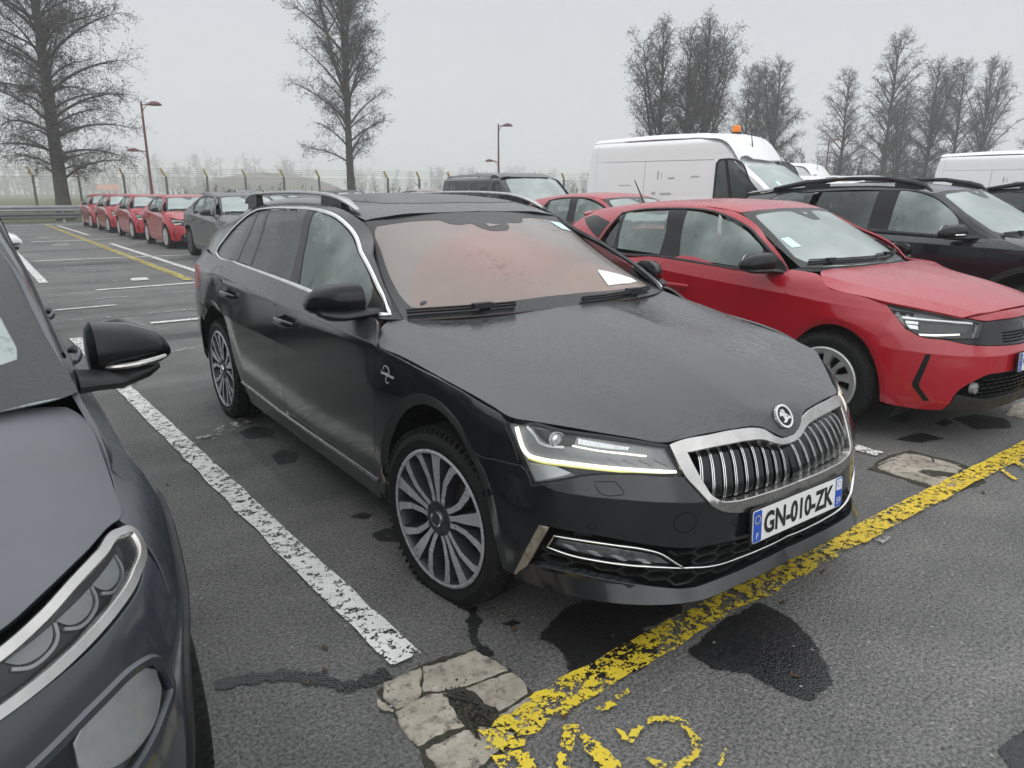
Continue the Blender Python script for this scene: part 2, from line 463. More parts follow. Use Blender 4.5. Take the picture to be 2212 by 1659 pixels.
def glow(name, col, strength):
    m, nt, b, N, L = mat(name); setp(b, col=col, rough=.4, ecol=col, emit=strength); return m

M = {}
M['black_paint'] = dew_paint('black_paint', (.006, .0065, .008), (.13, .135, .143), .25, .04)
M['red_paint'] = dew_paint('red_paint', (.36, .006, .016), (.44, .10, .125), .27, .04, seed=3.)
M['navy_paint'] = dew_paint('navy_paint', (.006, .0068, .0105), (.11, .115, .13), .20, .02, seed=5.)
M['grey_paint'] = dew_paint('grey_paint', (.030, .035, .043), (.16, .172, .19), .45, .05, seed=7., wet=.4)
M['slate_paint'] = dew_paint('slate_paint', (.035, .038, .042), (.16, .165, .175), .4, .16, seed=9.)
M['white_paint'] = dew_paint('white_paint', (.82, .82, .81), (.74, .75, .76), .2, .1, seed=11., wet=.3)
M['gloss_black'] = plain('gloss_black', (.007, .007, .008), .16, spec=.32, var=.0)
M['dull_black'] = plain('dull_black', (.010, .010, .0105), .45)
M['plastic'] = plain('plastic', (.012, .0125, .013), .55)
M['cavity'] = plain('cavity', (.004, .004, .004), .9, spec=.1, var=0)
M['rubber'] = plain('rubber', (.010, .010, .010), .62, spec=.22, scale=30)
M['chrome'] = plain('chrome', (.78, .78, .77), .16, 1., var=.08, scale=20)
M['satin_chrome'] = plain('satin_chrome', (.50, .49, .475), .27, 1., var=.12, scale=14)
M['alloy'] = plain('alloy', (.44, .44, .465), .28, .45, var=.07)
M['silver'] = plain('silver', (.52, .52, .51), .38, .75, var=.1)
M['anthracite'] = plain('anthracite', (.042, .043, .050), .34, .4)
M['disc'] = plain('disc', (.22, .21, .20), .4, .8)
M['mud_blade'] = plain('mud_blade', (.33, .29, .23), .42, .55, var=.35, scale=40)
M['lamp_house'] = plain('lamp_house', (.27, .275, .28), .32, .15, var=.1)
M['fog_inner'] = plain('fog_inner', (.20, .205, .21), .25, .3, var=.55, scale=16)
M['lamp_rim'] = plain('lamp_rim', (.34, .345, .35), .3, .4, var=.1)
M['reflector'] = plain('reflector', (.72, .73, .74), .2, .5, var=.1, scale=25)
M['lens'] = clear_glass('lens')
M['lens_front'] = clear_glass('lens_front', (.97, .98, .98), .8, .02)
M['drl'] = glow('drl', (1., .99, .88), .62)
M['drl_dim'] = glow('drl_dim', (.85, .86, .85), .22)
M['drl_edge'] = glow('drl_edge', (.80, .78, .22), .34)
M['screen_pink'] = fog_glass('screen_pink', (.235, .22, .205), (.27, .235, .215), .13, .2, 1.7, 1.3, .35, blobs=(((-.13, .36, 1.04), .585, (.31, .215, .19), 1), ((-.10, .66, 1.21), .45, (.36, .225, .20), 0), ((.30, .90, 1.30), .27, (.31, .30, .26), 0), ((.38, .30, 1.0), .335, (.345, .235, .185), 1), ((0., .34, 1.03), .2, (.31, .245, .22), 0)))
M['screen_mist'] = fog_glass('screen_mist', (.40, .46, .45), (.47, .53, .51), .20, .2, 1.5, 4., .4)
M['side_mist'] = fog_glass('side_mist', (.24, .30, .28), (.34, .395, .37), .36, .22, 2.3, 2., .25)
M['side_dark'] = fog_glass('side_dark', (.035, .042, .042), (.075, .085, .085), .10, .24, 2.0, 6., .2)
M['frit'] = plain('frit', (.018, .0185, .019), .30, var=.2, scale=60)
M['sunroof'] = dew_paint('sunroof', (.012, .013, .014), (.16, .165, .17), .5, .2, seed=2.)
M['plate_white'] = plain('plate_white', (.80, .80, .78), .35, var=.05)
M['plate_blue'] = plain('plate_blue', (.018, .085, .46), .35, var=.05)
M['ink'] = plain('ink', (.012, .012, .012), .4, var=0)
M['print_white'] = plain('print_white', (.82, .82, .80), .4, var=0)
M['star_yellow'] = plain('star_yellow', (.80, .62, .05), .4, var=0)
M['badge_white'] = plain('badge_white', (.80, .80, .79), .28, .35, var=.05)
M['tail_red'] = plain('tail_red', (.35, .006, .010), .15, var=.1)
M['amber'] = plain('amber', (.82, .22, .015), .22, var=.08)
M['seat'] = plain('seat', (.030, .030, .032), .8)
M['seat_tan'] = plain('seat_tan', (.42, .22, .15), .7)
M['headliner'] = plain('headliner', (.30, .30, .29), .9)
M['paper'] = plain('paper', (.78, .84, .82), .6, var=.06, scale=25)
M['sticker'] = plain('sticker', (.62, .80, .84), .5, var=.15, scale=30)
# ---------------------------------------------------------------- surfaces of a car body
def slopes(x, y, crease=None):
    """limited (monotone) slopes for samples along axis 0"""
    h = np.diff(x, axis=0); h = np.where(np.abs(h) < 1e-9, 1e-9, h)
    d = np.diff(y, axis=0) / h
    m = np.zeros_like(y)
    a, b = d[:-1], d[1:]
    ha, hb = h[:-1], h[1:]
    w1, w2 = 2*hb + ha, hb + 2*ha
    with np.errstate(divide='ignore', invalid='ignore'):
        hm = (w1 + w2) / (w1/a + w2/b)
    m[1:-1] = np.where(a*b > 0, hm, 0)
    m[0], m[-1] = d[0], d[-1]
    return m, d

class Curve:
    """smooth interpolation of samples, straight on beyond both ends"""
    def __init__(s, x, y):
        o = np.argsort(x); s.x = np.array(x, float)[o]; s.y = np.array(y, float)[o]
        x, y = s.x, s.y
        n = len(x); h = np.diff(x); d = np.diff(y)/h
        m = np.zeros(n)
        if n > 2:
            m[1:-1] = (d[:-1]*h[1:] + d[1:]*h[:-1])/(h[:-1]+h[1:])
            m[0] = 1.5*d[0]-.5*m[1]; m[-1] = 1.5*d[-1]-.5*m[-2]
        else: m[:] = d[0]
        s.m = m
    def __call__(s, t):
        x, y, m = s.x, s.y, s.m
        t = np.asarray(t, float)
        i = np.clip(np.searchsorted(x, t)-1, 0, len(x)-2)
        h = x[i+1]-x[i]; u = (t-x[i])/h
        uc = np.clip(u, 0, 1)
        r = (y[i]*(1+2*uc)*(1-uc)**2 + h*m[i]*uc*(1-uc)**2 + y[i+1]*uc*uc*(3-2*uc) + h*m[i+1]*uc*uc*(uc-1))
        r = r + np.where(u < 0, u*h*m[i], 0) + np.where(u > 1, (u-1)*h*m[i+1], 0)
        return r

class Patch:
    """explicit surface val = f(along, across) through a set of level lines; axes are indices into (x, y, z).
    lines: list of (crease, [(x, y, z), ...]) ordered by growing 'across'"""
    def __init__(s, lines, along, across, val):
        s.ax = (along, across, val)
        s.cr = [l[0] for l in lines]
        s.c = []
        for _, pts in lines:
            p = np.array(pts, float)
            s.c.append((Curve(p[:, along], p[:, across]), Curve(p[:, along], p[:, val])))
    def f(s, a, c):
        a = np.asarray(a, float); c = np.asarray(c, float)
        X = np.stack([k[0](a) for k in s.c]); Y = np.stack([k[1](a) for k in s.c])
        for i in range(1, len(X)): X[i] = np.maximum(X[i], X[i-1] + 1e-4)
        m, d = slopes(X, Y)
        n = len(X)
        i = np.clip((X <= c).sum(0)-1, 0, n-2)
        j = np.arange(a.size).reshape(a.shape) if a.ndim else None
        def tk(M, ii): return np.take_along_axis(M, ii[None], 0)[0]
        x0, x1, y0, y1 = tk(X, i), tk(X, i+1), tk(Y, i), tk(Y, i+1)
        m0, m1, dd = tk(m, i), tk(m, i+1), tk(d, i)
        cr = np.array(s.cr, bool)
        m0 = np.where(cr[i], dd, m0); m1 = np.where(cr[i+1], dd, m1)
        h = x1-x0; u = (c-x0)/h; uc = np.clip(u, 0, 1)
        r = y0*(1+2*uc)*(1-uc)**2 + h*m0*uc*(1-uc)**2 + y1*uc*uc*(3-2*uc) + h*m1*uc*uc*(uc-1)
        return r + np.where(u < 0, u*h*m0, 0) + np.where(u > 1, (u-1)*h*m1, 0)
    def pos(s, q):
        q = np.asarray(q, float).reshape(-1, 2)
        P = np.zeros((len(q), 3))
        P[:, s.ax[0]] = q[:, 0]; P[:, s.ax[1]] = q[:, 1]; P[:, s.ax[2]] = s.f(q[:, 0], q[:, 1])
        return P
    def par(s, P):
        return np.stack([P[..., s.ax[0]], P[..., s.ax[1]]], -1)
    def gap(s, P):
        """signed height of points above the surface"""
        q = s.par(P)
        return P[..., s.ax[2]] - s.f(q[..., 0], q[..., 1])
    def nrm(s, q, ref):
        q = np.asarray(q, float).reshape(-1, 2); e = 1.5e-3
        a = s.pos(q+[e, 0])-s.pos(q-[e, 0]); b = s.pos(q+[0, e])-s.pos(q-[0, e])
        n = np.cross(a, b); n /= np.linalg.norm(n, axis=1)[:, None]+1e-12
        return n*s.flip(n, ref)
    def flip(s, n, ref):
        return np.sign(n[:, s.ax[2]]+1e-12)[:, None]

class Shell(Patch):
    """the belt of a car below its windows: radius = f(s, z), s runs from the middle of the nose round the side to the middle of the tail"""
    def __init__(s, lines, yf, yr, K=.9):
        s.yf, s.yr, s.K = yf, yr, K
        s.cr = [l[0] for l in lines]; s.c = []
        for _, pts in lines:
            p = np.array(pts, float)
            S, R = s.sr(p)
            s.c.append((Curve(S, p[:, 2]), Curve(S, R)))
    def sr(s, P):
        x, y = P[..., 0], P[..., 1]
        df = np.maximum(s.yf-y, 0); dr = np.maximum(y-s.yr, 0)
        S = np.clip(y, s.yf, s.yr) - s.K*np.arctan2(df, x)*(df > 0) + s.K*np.arctan2(dr, x)*(dr > 0)
        return S, np.hypot(x, df+dr)
    def pos(s, q):
        q = np.asarray(q, float).reshape(-1, 2)
        S, z = q[:, 0], q[:, 1]
        r = s.f(S, z)
        ff = np.maximum(s.yf-S, 0)/s.K; fr = np.maximum(S-s.yr, 0)/s.K
        return np.stack([r*np.cos(ff+fr), np.clip(S, s.yf, s.yr)-r*np.sin(ff)+r*np.sin(fr), z], 1)
    def par(s, P):
        return np.stack([s.sr(P)[0], P[..., 2]], -1)
    def gap(s, P):
        S, R = s.sr(P)
        return R - s.f(S, P[..., 2])
    def flip(s, n, ref):
        return None
    def nrm(s, q, ref=None):
        q = np.asarray(q, float).reshape(-1, 2); e = 1.5e-3
        a = s.pos(q+[e, 0])-s.pos(q-[e, 0]); b = s.pos(q+[0, e])-s.pos(q-[0, e])
        n = np.cross(a, b); n /= np.linalg.norm(n, axis=1)[:, None]+1e-12
        return n
# ---------------------------------------------------------------- pieces every car has
def tyre_mb(R=.335, w=.235, rim=.25, tread=True):
    """lying along x, outer face towards -x at x = 0"""
    h = w/2; c = h
    prof = [(.030, rim-.012), (.012, rim), (.004, rim+.012), (-.004, rim+(R-rim)*.45), (.004, R-.028), (.018, R-.009), (.034, R-.002)]
    g = []
    for k in range(1, 4):                              # grooves round the tread
        x = .034+(w-.068)*k/4; g += [(x-.006, R), (x-.0045, R-.008), (x+.0045, R-.008), (x+.006, R)]
    prof += g+[(w-.034, R-.002), (w-.018, R-.009), (w-.004, R-.028), (w, rim+(R-rim)*.4), (w-.01, rim)]
    mb = MB().lathe(prof, 72)
    if tread:                                          # the shoulder blocks
        for i in range(72):
            a = 2*math.pi*i/72
            for x0 in (.017, w-.017):
                ca, sa = math.cos(a), math.sin(a)
                Rm = A([(1, 0, 0), (0, ca, -sa), (0, sa, ca)])
                mb.box((x0, ca*(R-.0125), sa*(R-.0125)), (.022, .019, .012), R=Rm)
    return fixn(mb)
def blade_mb(pts_r, half, depth, x0, twist=0., n=1, bevel=.35):
    """a wheel spoke: radial stations r with half widths, a front face at x0(r) and sides running back"""
    R = []
    for (r, hw, x, off) in pts_r:
        R.append([(x+depth, off-hw*1.5, r), (x+depth*.3, off-hw*1.15, r), (x, off-hw, r), (x, off+hw, r), (x+depth*.3, off+hw*1.15, r), (x+depth, off+hw*1.5, r)])
    return R
def rot_x(P, a):
    P = A(P); c, s = math.cos(a), math.sin(a)
    return np.stack([P[:, 0], P[:, 1]*c-P[:, 2]*s, P[:, 1]*s+P[:, 2]*c], 1)
def wheel(parent, loc, R=.335, w=.235, rim=.25, style='multi', steer=0., side=-1, lug=True, data={}):
    """tyre, rim, spokes, hub cap under one Empty; the outer face looks along side * x"""
    key = (R, w, rim, style)
    e = bpy.data.objects.new('wheel', None); COL.objects.link(e); e.parent = parent; e.location = loc
    e.rotation_euler = (0, 0, steer+(math.pi if side > 0 else 0)); e.empty_display_size = .1
    if key not in data:
        D = []
        D.append(('tyre', tyre_mb(R, w, rim).mesh('tyre', M['rubber'], 35)))
        met, dark = (M['alloy'], M['anthracite']) if style in ('multi', 'five') else (M['silver'], M['dull_black'])
        if style == 'dark': met, dark = M['anthracite'], M['dull_black']
        barrel = MB().lathe([(.004, rim+.004), (-.001, rim-.004), (.004, rim-.012)], 72); barrel.lathe([(.004, rim-.012), (.022, rim-.020), (.14, rim-.035), (w-.02, rim-.02)], 72, mi=1)
        D.append(('rim_barrel', barrel.mesh('rim_barrel', [met if style != 'cover' else M['silver'], M['anthracite']], 40)))
        back = MB().lathe([(.11, .0), (.11, rim-.03)], 48)
        for r0 in (.155,): back.lathe([(.075, .05), (.070, .06), (.070, r0), (.085, r0+.004), (.085, .05)], 40)
        D.append(('brake_disc', back.mesh('brake_disc', [M['cavity'] if style == 'cover' else M['disc']], 40)))
        sp = MB()
        rr = rim-.012
        if style == 'multi':
            for g in range(5):
                for k, (da, hw, tw) in enumerate(((-23, .0125, .014), (0, .0185, .0), (23, .0125, -.014))):
                    a = math.radians(g*72+da)
                    st = [(.05, .011, .014, tw*.2), (.10, .010, .012, -tw*.6), (.16, hw*.95, .008, -tw), (rr-.02, hw*1.25, .006, 0), (rr, hw*1.5, .006, tw*.8)]
                    Rg = [rot_x(q, a) for q in blade_mb(st, 0, .045, 0)]
                    sp.rings(Rg, closed=True)
                    for j in range(len(sp.f)-4*6-2, len(sp.f)): pass
        elif style == 'cover':
            for g in range(10):
                a = math.radians(g*36+6); big = g % 2 == 0
                st = [(.055, .020 if big else .016, .010, 0), (.12, .015 if big else .011, .004, .006), (rr-.03, .026 if big else .017, .006, .0), (rr, .043 if big else .024, .012, -.004)]
                sp.rings([rot_x(q, a) for q in blade_mb(st, 0, .03, 0)], closed=True)
            sp.lathe([(.02, rim-.045), (.006, rim-.035), (.0, rim-.012), (.004, rim+.006), (.02, rim+.008)], 72)
        else:
            for g in range(5):
                a = math.radians(g*72)
                for off in (-.022, .022):
                    st = [(.05, .014, .012, off*.6), (.13, .012, .006, off), (rr, .018, .008, off*2.0)]
                    sp.rings([rot_x(q, a) for q in blade_mb(st, 0, .04, 0)], closed=True)
        # machined front faces light, flanks dark
        V = np.concatenate(sp.v); mi = []
        for f in sp.f:
            p = V[list(f)]; nn = unit(np.cross(p[1]-p[0], p[2]-p[0])) if len(p) > 2 else A((0, 0, 0))
            mi.append(0 if abs(nn[0]) > .80 or style == 'cover' else 1)
        sp.m = mi
        D.append(('spokes', sp.mesh('spokes', [met, dark], 30)))
        cap = MB().lathe([(-.002, .022), (-.004, .025), (-.002, .030), (.012, .032)], 28); cap.lathe([(-.001, 0), (-.002, .022)], 24, mi=1)
        cap.lathe([(.006, .032), (.004, .052), (.010, .066), (.04, .072)], 30, mi=1)
        D.append(('hub_cap', cap.mesh('hub_cap', [M['chrome'] if style != 'cover' else M['silver'], met if style != 'multi' else M['anthracite']], 40)))
        if style != 'cover':
            bl = MB()
            for g in range(5):
                a = math.radians(g*72+36); bl.add(*_cyl((.004, .055*math.cos(a), .055*math.sin(a)), .009, .03))
            D.append(('wheel_bolts', bl.mesh('wheel_bolts', M['dull_black'], 40)))
        data[key] = D
    for nm, me in data[key]:
        o = bpy.data.objects.new(nm, me); COL.objects.link(o); o.parent = e
    return e
def _cyl(c, r, h, n=10):
    V = []; 
    for x in (0, h):
        for i in range(n):
            t = 2*math.pi*i/n; V.append((c[0]+x, c[1]+r*math.cos(t), c[2]+r*math.sin(t)))
    F = [(i, (i+1) % n, n+(i+1) % n, n+i) for i in range(n)]+[tuple(range(n-1, -1, -1)), tuple(range(n, 2*n))]
    return V, F
def mirror_mb(c, L=.20, ry=.085, rz=.075, sweep=.03, taper=0.):
    """door mirror for the x > 0 side: cap, base and foot; c = its inner end on the door"""
    def ring(x, cy, cz, ry, rz, n=20, p=2.4):
        q = ellip(cy, cz, ry, rz, n, p); return np.stack([np.full(n, x), q[:, 0], q[:, 1]], 1)
    x0, y0, z0 = c; cap = MB()
    st = [(0, .0, 0, .35, .42), (.02, .0, .0, .72, .78), (.08, .0, .0, .98, 1.), (.5, .01, -.002, 1., .97), (.8, .02, -.010, .86, .80), (.94, .03, -.02, .66, .56), (1., .035, -.03, .32, .25)]
    cap.rings([ring(x0+L*t, y0+dy+sweep*t*t, z0+dz, ry*a*(1-.5*taper*t*t), rz*b*(1-taper*t*t), p=2.4-taper*.6) for t, dy, dz, a, b in st])
    return fixn(cap)
def plate_obj(parent, c, tilt, text, dept='59', rz=0., size=(.52, .11), label=None, split=None):
    """French number plate facing -y, built from its lettering"""
    e = empty('number_plate', c, rz, parent); e.rotation_euler = (-tilt, 0, rz)
    w, h = size
    def rrect(w0, h0, cx=0, cz=0, r=.01): 
        q = []
        for sx, sz, a0 in ((1, 1, 0), (-1, 1, 90), (-1, -1, 180), (1, -1, 270)):
            q += arc(cx+sx*(w0/2-r), cz+sz*(h0/2-r), r, a0, a0+90, 4)
        return q
    fr = ((0, 0, 0), (1, 0, 0), (0, 0, 1), (0, -1, 0))
    MB().prism(rrect(w+.012, h+.012), -.004, .004, fr).obj('plate_holder', M['dull_black'], e)
    MB().prism(rrect(w, h), .004, .0065, fr).obj('plate_face', M['plate_white'], e)
    MB().prism(rrect(.043, h-.004, -w/2+.0235, 0, .006), .0065, .0072, fr).obj('country_band', M['plate_blue'], e)
    MB().prism(rrect(.043, h-.004, w/2-.0235, 0, .006), .0065, .0072, fr).obj('region_band', M['plate_blue'], e)
    def put(mb, x, z, d, name, m):
        mm = mb.moved(lambda V: np.stack([V[:, 0]+x, np.full(len(V), -d), V[:, 1]+z], 1)); return mm.obj(name, m, e, 0)
    t, tw, th = text_mb(text, .105, width=1., bold=.0035); k = .405/tw
    t = t.moved(lambda V: V*A((k, .078/th, 1))); put(t, -.2025, -.039, .0078, 'plate_letters', M['ink'])
    t, tw, th = text_mb('F', .030); put(t, -w/2+.0235-tw/2, -h/2+.012, .0078, 'country_letter', M['print_white'])
    t, tw, th = text_mb(dept, .036, width=.8); put(t, w/2-.0235-tw/2, -h/2+.012, .0078, 'region_number', M['print_white'])
    st = MB()
    for i in range(12):
        a = math.radians(i*30); cx, cz = -w/2+.0235+.0135*math.cos(a), h/2-.032+.0135*math.sin(a)
        st.prism([(cx+(.0032 if k % 2 == 0 else .0014)*math.sin(math.radians(k*36)), cz+(.0032 if k % 2 == 0 else .0014)*math.cos(math.radians(k*36))) for k in range(10)], .0075, .0079, fr)
    st.obj('star_ring', M['star_yellow'], e, 0)
    sq = MB().prism(rrect(.033, .04, w/2-.0235, h/2-.026, .004), .0074, .0078, fr); sq.obj('region_mark', M['print_white'], e, 0)
    hx = MB().prism([(w/2-.0235+.011*math.cos(math.radians(a)), h/2-.024+.012*math.sin(math.radians(a))) for a in (90, 40, -15, -60, -110, -160, 165, 130)], .0079, .0082, fr)
    hx.prism([(w/2-.0235+.0085*math.cos(math.radians(a)), h/2-.024+.0095*math.sin(math.radians(a))) for a in (90, 40, -15, -60, -110, -160, 165, 130)], .0083, .0085, fr, mi=1)
    hx.obj('map_outline', [M['plate_blue'], M['print_white']], e, 0)
    return e
def seats(parent, y=1.15, x=.37, z=.45, mat='seat', rear=True, s=1., back=.8):
    """front seats, rear bench and dashboard seen dimly through the misted glass"""
    for sx in (-1, 1):
        b = MB()
        def rr(w, d, z0): return [(sx*x+p[0], y+p[1], z0) for p in ellip(0, 0, w/2, d/2, 12, 3)]
        b.rings([rr(.50, .5, z-.12), rr(.52, .54, z), rr(.46, .5, z+.06)])
        b.rings([[(sx*x+p[0], y+.27+t*.16+p[1], z+.02+t*.62) for p in ellip(0, 0, w/2, .07, 12, 3)] for t, w in ((0, .48), (.5, .50), (.85, .44), (1, .36))])
        b.rings([[(sx*x+p[0], y+.45+p[1], z+.68+t) for p in ellip(0, 0, w/2, .05, 12, 3)] for t, w in ((0, .2), (.06, .28), (.15, .26), (.19, .2))])
        b.obj('seat', M[mat], parent)
    if rear:
        b = MB(); b.box((0, y+back+.1, z), (1.2, .5, .2)); b.rings([[(p[0], y+back+.36+t*.2+p[1], z+.05+t*.6) for p in ellip(0, 0, .6, .08, 16, 4)] for t in (0, .5, 1)])
        for sx in (-1, 1): b.rings([[(sx*.36+p[0], y+back+.57+p[1], z+.66+t) for p in ellip(0, 0, w/2, .05, 12, 3)] for t, w in ((0, .2), (.06, .26), (.14, .22))])
        b.obj('rear_bench', M[mat], parent)
    d = MB(); d.rings([[(sx_, y-.72+p[0], z+.32+p[1]) for p in ellip(0, 0, .28, .13, 14, 3)] for sx_ in (-.66, -.6, .6, .66)])
    d.obj('dashboard', M['seat'], parent)
    sw = MB(); t = np.linspace(0, 2*math.pi, 25)[:-1]
    P = np.stack([-.37+.18*np.cos(t), y-.40+.07*np.sin(t), z+.40+.165*np.sin(t)], 1)
    P = np.concatenate([P, P[:1]]); sw.tube(P, .014, 6, cap=False); sw.box((-.37, y-.42, z+.40), (.30, .04, .05))
    sw.v = [v*A((1, 1, 1)) for v in sw.v]
    sw.mirrored().obj('steering_wheel', M['seat'], parent) if False else sw.mirrored().obj('steering_wheel', M['seat'], parent)
def well_mb(yc, zc, r, x_in, x_out, a0=-25, a1=205, n=26, patch=None):
    """the lining of a wheel arch, open below, kept inside the skin of the car"""
    mb = MB(); R = []; I = []
    for a in np.radians(np.linspace(a0, a1, n)):
        y, z = yc+r*math.cos(a), zc+r*math.sin(a); x = x_out
        while patch is not None and x > x_in+.02 and patch.gap(A([(x, y, z)]))[0] > -.022: x -= .01
        R.append([(x_in, y, z), (x, y, z)]); I.append((x_in, y, z))
    mb.rings(R, closed=False, cap=False)
    mb.add(I, [tuple(range(n))])
    return mb
# ---------------------------------------------------------------- black estate car: its surfaces (metres, nose towards -y)
HERO = dict(
 shell=Shell([
  (0, [(0,-.868,.245),(.25,-.866,.245),(.491,-.835,.246),(.66,-.725,.25),(.78,-.56,.25),(.85,-.38,.24),(.872,0,.22),(.872,.5,.21),(.868,1.5,.205),(.868,2.3,.21),(.872,2.85,.25),(.85,3.4,.30),(.70,3.76,.32),(.4,3.87,.33),(0,3.9,.33)]),
  (1, [(0,-.852,.285),(.25,-.848,.285),(.47,-.815,.287),(.65,-.71,.30),(.78,-.56,.31),(.862,-.38,.31),(.894,0,.31),(.895,.5,.315),(.897,1.5,.318),(.896,2.3,.335),(.896,2.85,.34),(.87,3.4,.36),(.72,3.78,.37),(.4,3.89,.38),(0,3.92,.38)]),
  (0, [(0,-.862,.37),(.25,-.858,.37),(.46,-.822,.37),(.65,-.715,.38),(.785,-.565,.39),(.873,-.38,.40),(.907,0,.40),(.904,.5,.40),(.902,1.5,.40),(.905,2.3,.42),(.908,2.85,.43),(.875,3.4,.45),(.73,3.8,.46),(.4,3.91,.47),(0,3.94,.47)]),
  (0, [(0,-.868,.46),(.25,-.864,.46),(.45,-.822,.46),(.64,-.718,.465),(.79,-.558,.475),(.88,-.38,.53),(.918,0,.55),(.915,.5,.55),(.912,1.5,.55),(.918,2.3,.56),(.92,2.85,.57),(.885,3.4,.58),(.74,3.8,.59),(.4,3.9,.60),(0,3.93,.60)]),
  (1, [(0,-.868,.545),(.25,-.862,.548),(.45,-.815,.558),(.64,-.707,.578),(.79,-.545,.59),(.882,-.36,.63),(.925,0,.73),(.927,.5,.73),(.926,1.5,.73),(.932,2.3,.74),(.93,2.85,.75),(.89,3.4,.77),(.74,3.78,.78),(.4,3.87,.78),(0,3.9,.78)]),
  (0, [(0,-.815,.68),(.25,-.800,.68),(.45,-.748,.69),(.62,-.655,.71),(.772,-.497,.745),(.875,-.30,.80),(.918,0,.855),(.926,.4,.900),(.925,.8,.912),(.923,1.34,.930),(.922,2.03,.955),(.920,2.54,.982),(.905,3.02,.996),(.85,3.45,1.0),(.70,3.76,1.0),(.4,3.86,1.0),(0,3.89,1.0)]),
  (1, [(0,-.805,.70),(.25,-.785,.70),(.45,-.735,.71),(.61,-.645,.735),(.765,-.48,.775),(.868,-.28,.828),(.914,0,.872),(.925,.4,.908),(.924,.8,.919),(.922,1.34,.937),(.921,2.03,.961),(.918,2.54,.988),(.90,3.02,1.002),(.845,3.45,1.01),(.69,3.76,1.01),(.4,3.85,1.01),(0,3.88,1.01)]),
  (0, [(0,-.795,.72),(.25,-.77,.73),(.44,-.71,.75),(.58,-.61,.78),(.72,-.44,.82),(.82,-.25,.87),(.862,0,.93),(.868,.4,.985),(.858,.8,1.0),(.856,1.34,1.022),(.852,2.03,1.045),(.842,2.54,1.062),(.82,3.02,1.075),(.77,3.45,1.09),(.62,3.72,1.10),(.4,3.78,1.10),(0,3.8,1.10)]),
 ], .15, 2.75),
 hood=Patch([
  (0, [(0,-.826,.680),(0,-.79,.752),(0,-.72,.796),(0,-.60,.846),(0,-.3,.922),(0,0,.974),(0,.30,1.004)]),
  (0, [(.03,-.826,.690),(.04,-.79,.756),(.06,-.72,.795),(.075,-.60,.846),(.09,-.3,.922),(.1,0,.974),(.1,.30,1.004)]),
  (1, [(.062,-.823,.703),(.09,-.77,.766),(.115,-.70,.802),(.138,-.608,.838),(.152,-.3,.915),(.158,0,.966),(.16,.30,1.0)]),
  (0, [(.2,-.80,.722),(.25,-.7,.777),(.29,-.6,.811),(.34,-.3,.885),(.39,0,.936),(.44,.35,.988)]),
  (1, [(.42,-.735,.733),(.505,-.48,.815),(.575,-.25,.862),(.645,0,.908),(.72,.27,.956),(.768,.46,.984)]),
  (0, [(.50,-.76,.703),(.64,-.6,.752),(.715,-.4,.805),(.775,-.2,.848),(.82,0,.882),(.855,.27,.925),(.865,.46,.948)]),
  (0, [(.52,-.78,.68),(.72,-.62,.742),(.80,-.45,.786),(.868,-.2,.838),(.90,0,.863),(.922,.2,.890),(.926,.46,.912)]),
 ], 1, 0, 2),
 screen=Patch([
  (0, [(0,.268,.992),(.3,.288,.992),(.55,.35,.988),(.70,.42,.984),(.80,.485,.98)]),
  (0, [(0,.70,1.232),(.3,.725,1.222),(.5,.775,1.199),(.64,.838,1.172),(.72,.89,1.15)]),
  (0, [(0,1.085,1.392),(.3,1.10,1.384),(.5,1.13,1.365),(.60,1.15,1.352),(.66,1.17,1.34)]),
 ], 0, 1, 2),
 glass=Patch([
  (0, [(.79,.38,.93),(.868,.5,.93),(.896,.72,.935),(.893,1.5,.95),(.885,2.5,.97),(.85,3.1,.98),(.78,3.5,.99)]),
  (0, [(.735,.42,.965),(.798,.50,.995),(.832,.62,1.0),(.846,1.0,1.01),(.848,1.5,1.028),(.838,2.3,1.055),(.82,2.8,1.07),(.775,3.3,1.09),(.72,3.6,1.1)]),
  (0, [(.668,.75,1.22),(.702,.86,1.22),(.720,.95,1.22),(.731,1.04,1.22),(.742,1.2,1.222),(.745,1.5,1.225),(.738,2.3,1.24),(.715,2.8,1.25),(.665,3.3,1.26),(.61,3.6,1.26)]),
  (0, [(.535,.85,1.298),(.572,1.0,1.33),(.610,1.15,1.362),(.640,1.35,1.395),(.648,1.7,1.408),(.642,2.3,1.405),(.615,2.8,1.375),(.56,3.3,1.32),(.52,3.6,1.28)]),
  (0, [(.54,1.0,1.36),(.58,1.15,1.385),(.592,1.35,1.42),(.597,1.7,1.434),(.592,2.3,1.432),(.565,2.8,1.405),(.51,3.3,1.355),(.46,3.6,1.31)]),
 ], 1, 2, 0),
 roof=Patch([
  (0, [(0,1.08,1.392),(0,1.3,1.442),(0,1.67,1.474),(0,2.3,1.478),(0,2.9,1.455),(0,3.3,1.425),(0,3.6,1.39)]),
  (0, [(.36,1.09,1.384),(.36,1.3,1.432),(.36,1.67,1.463),(.36,2.3,1.467),(.35,2.9,1.443),(.33,3.3,1.412),(.3,3.6,1.376)]),
  (0, [(.55,1.13,1.362),(.55,1.3,1.405),(.55,1.67,1.438),(.55,2.3,1.44),(.525,2.9,1.412),(.48,3.3,1.376),(.44,3.6,1.34)]),
  (0, [(.612,1.16,1.348),(.622,1.3,1.378),(.625,1.67,1.41),(.62,2.3,1.411),(.59,2.9,1.376),(.535,3.3,1.335),(.5,3.6,1.30)]),
 ], 1, 0, 2),
)
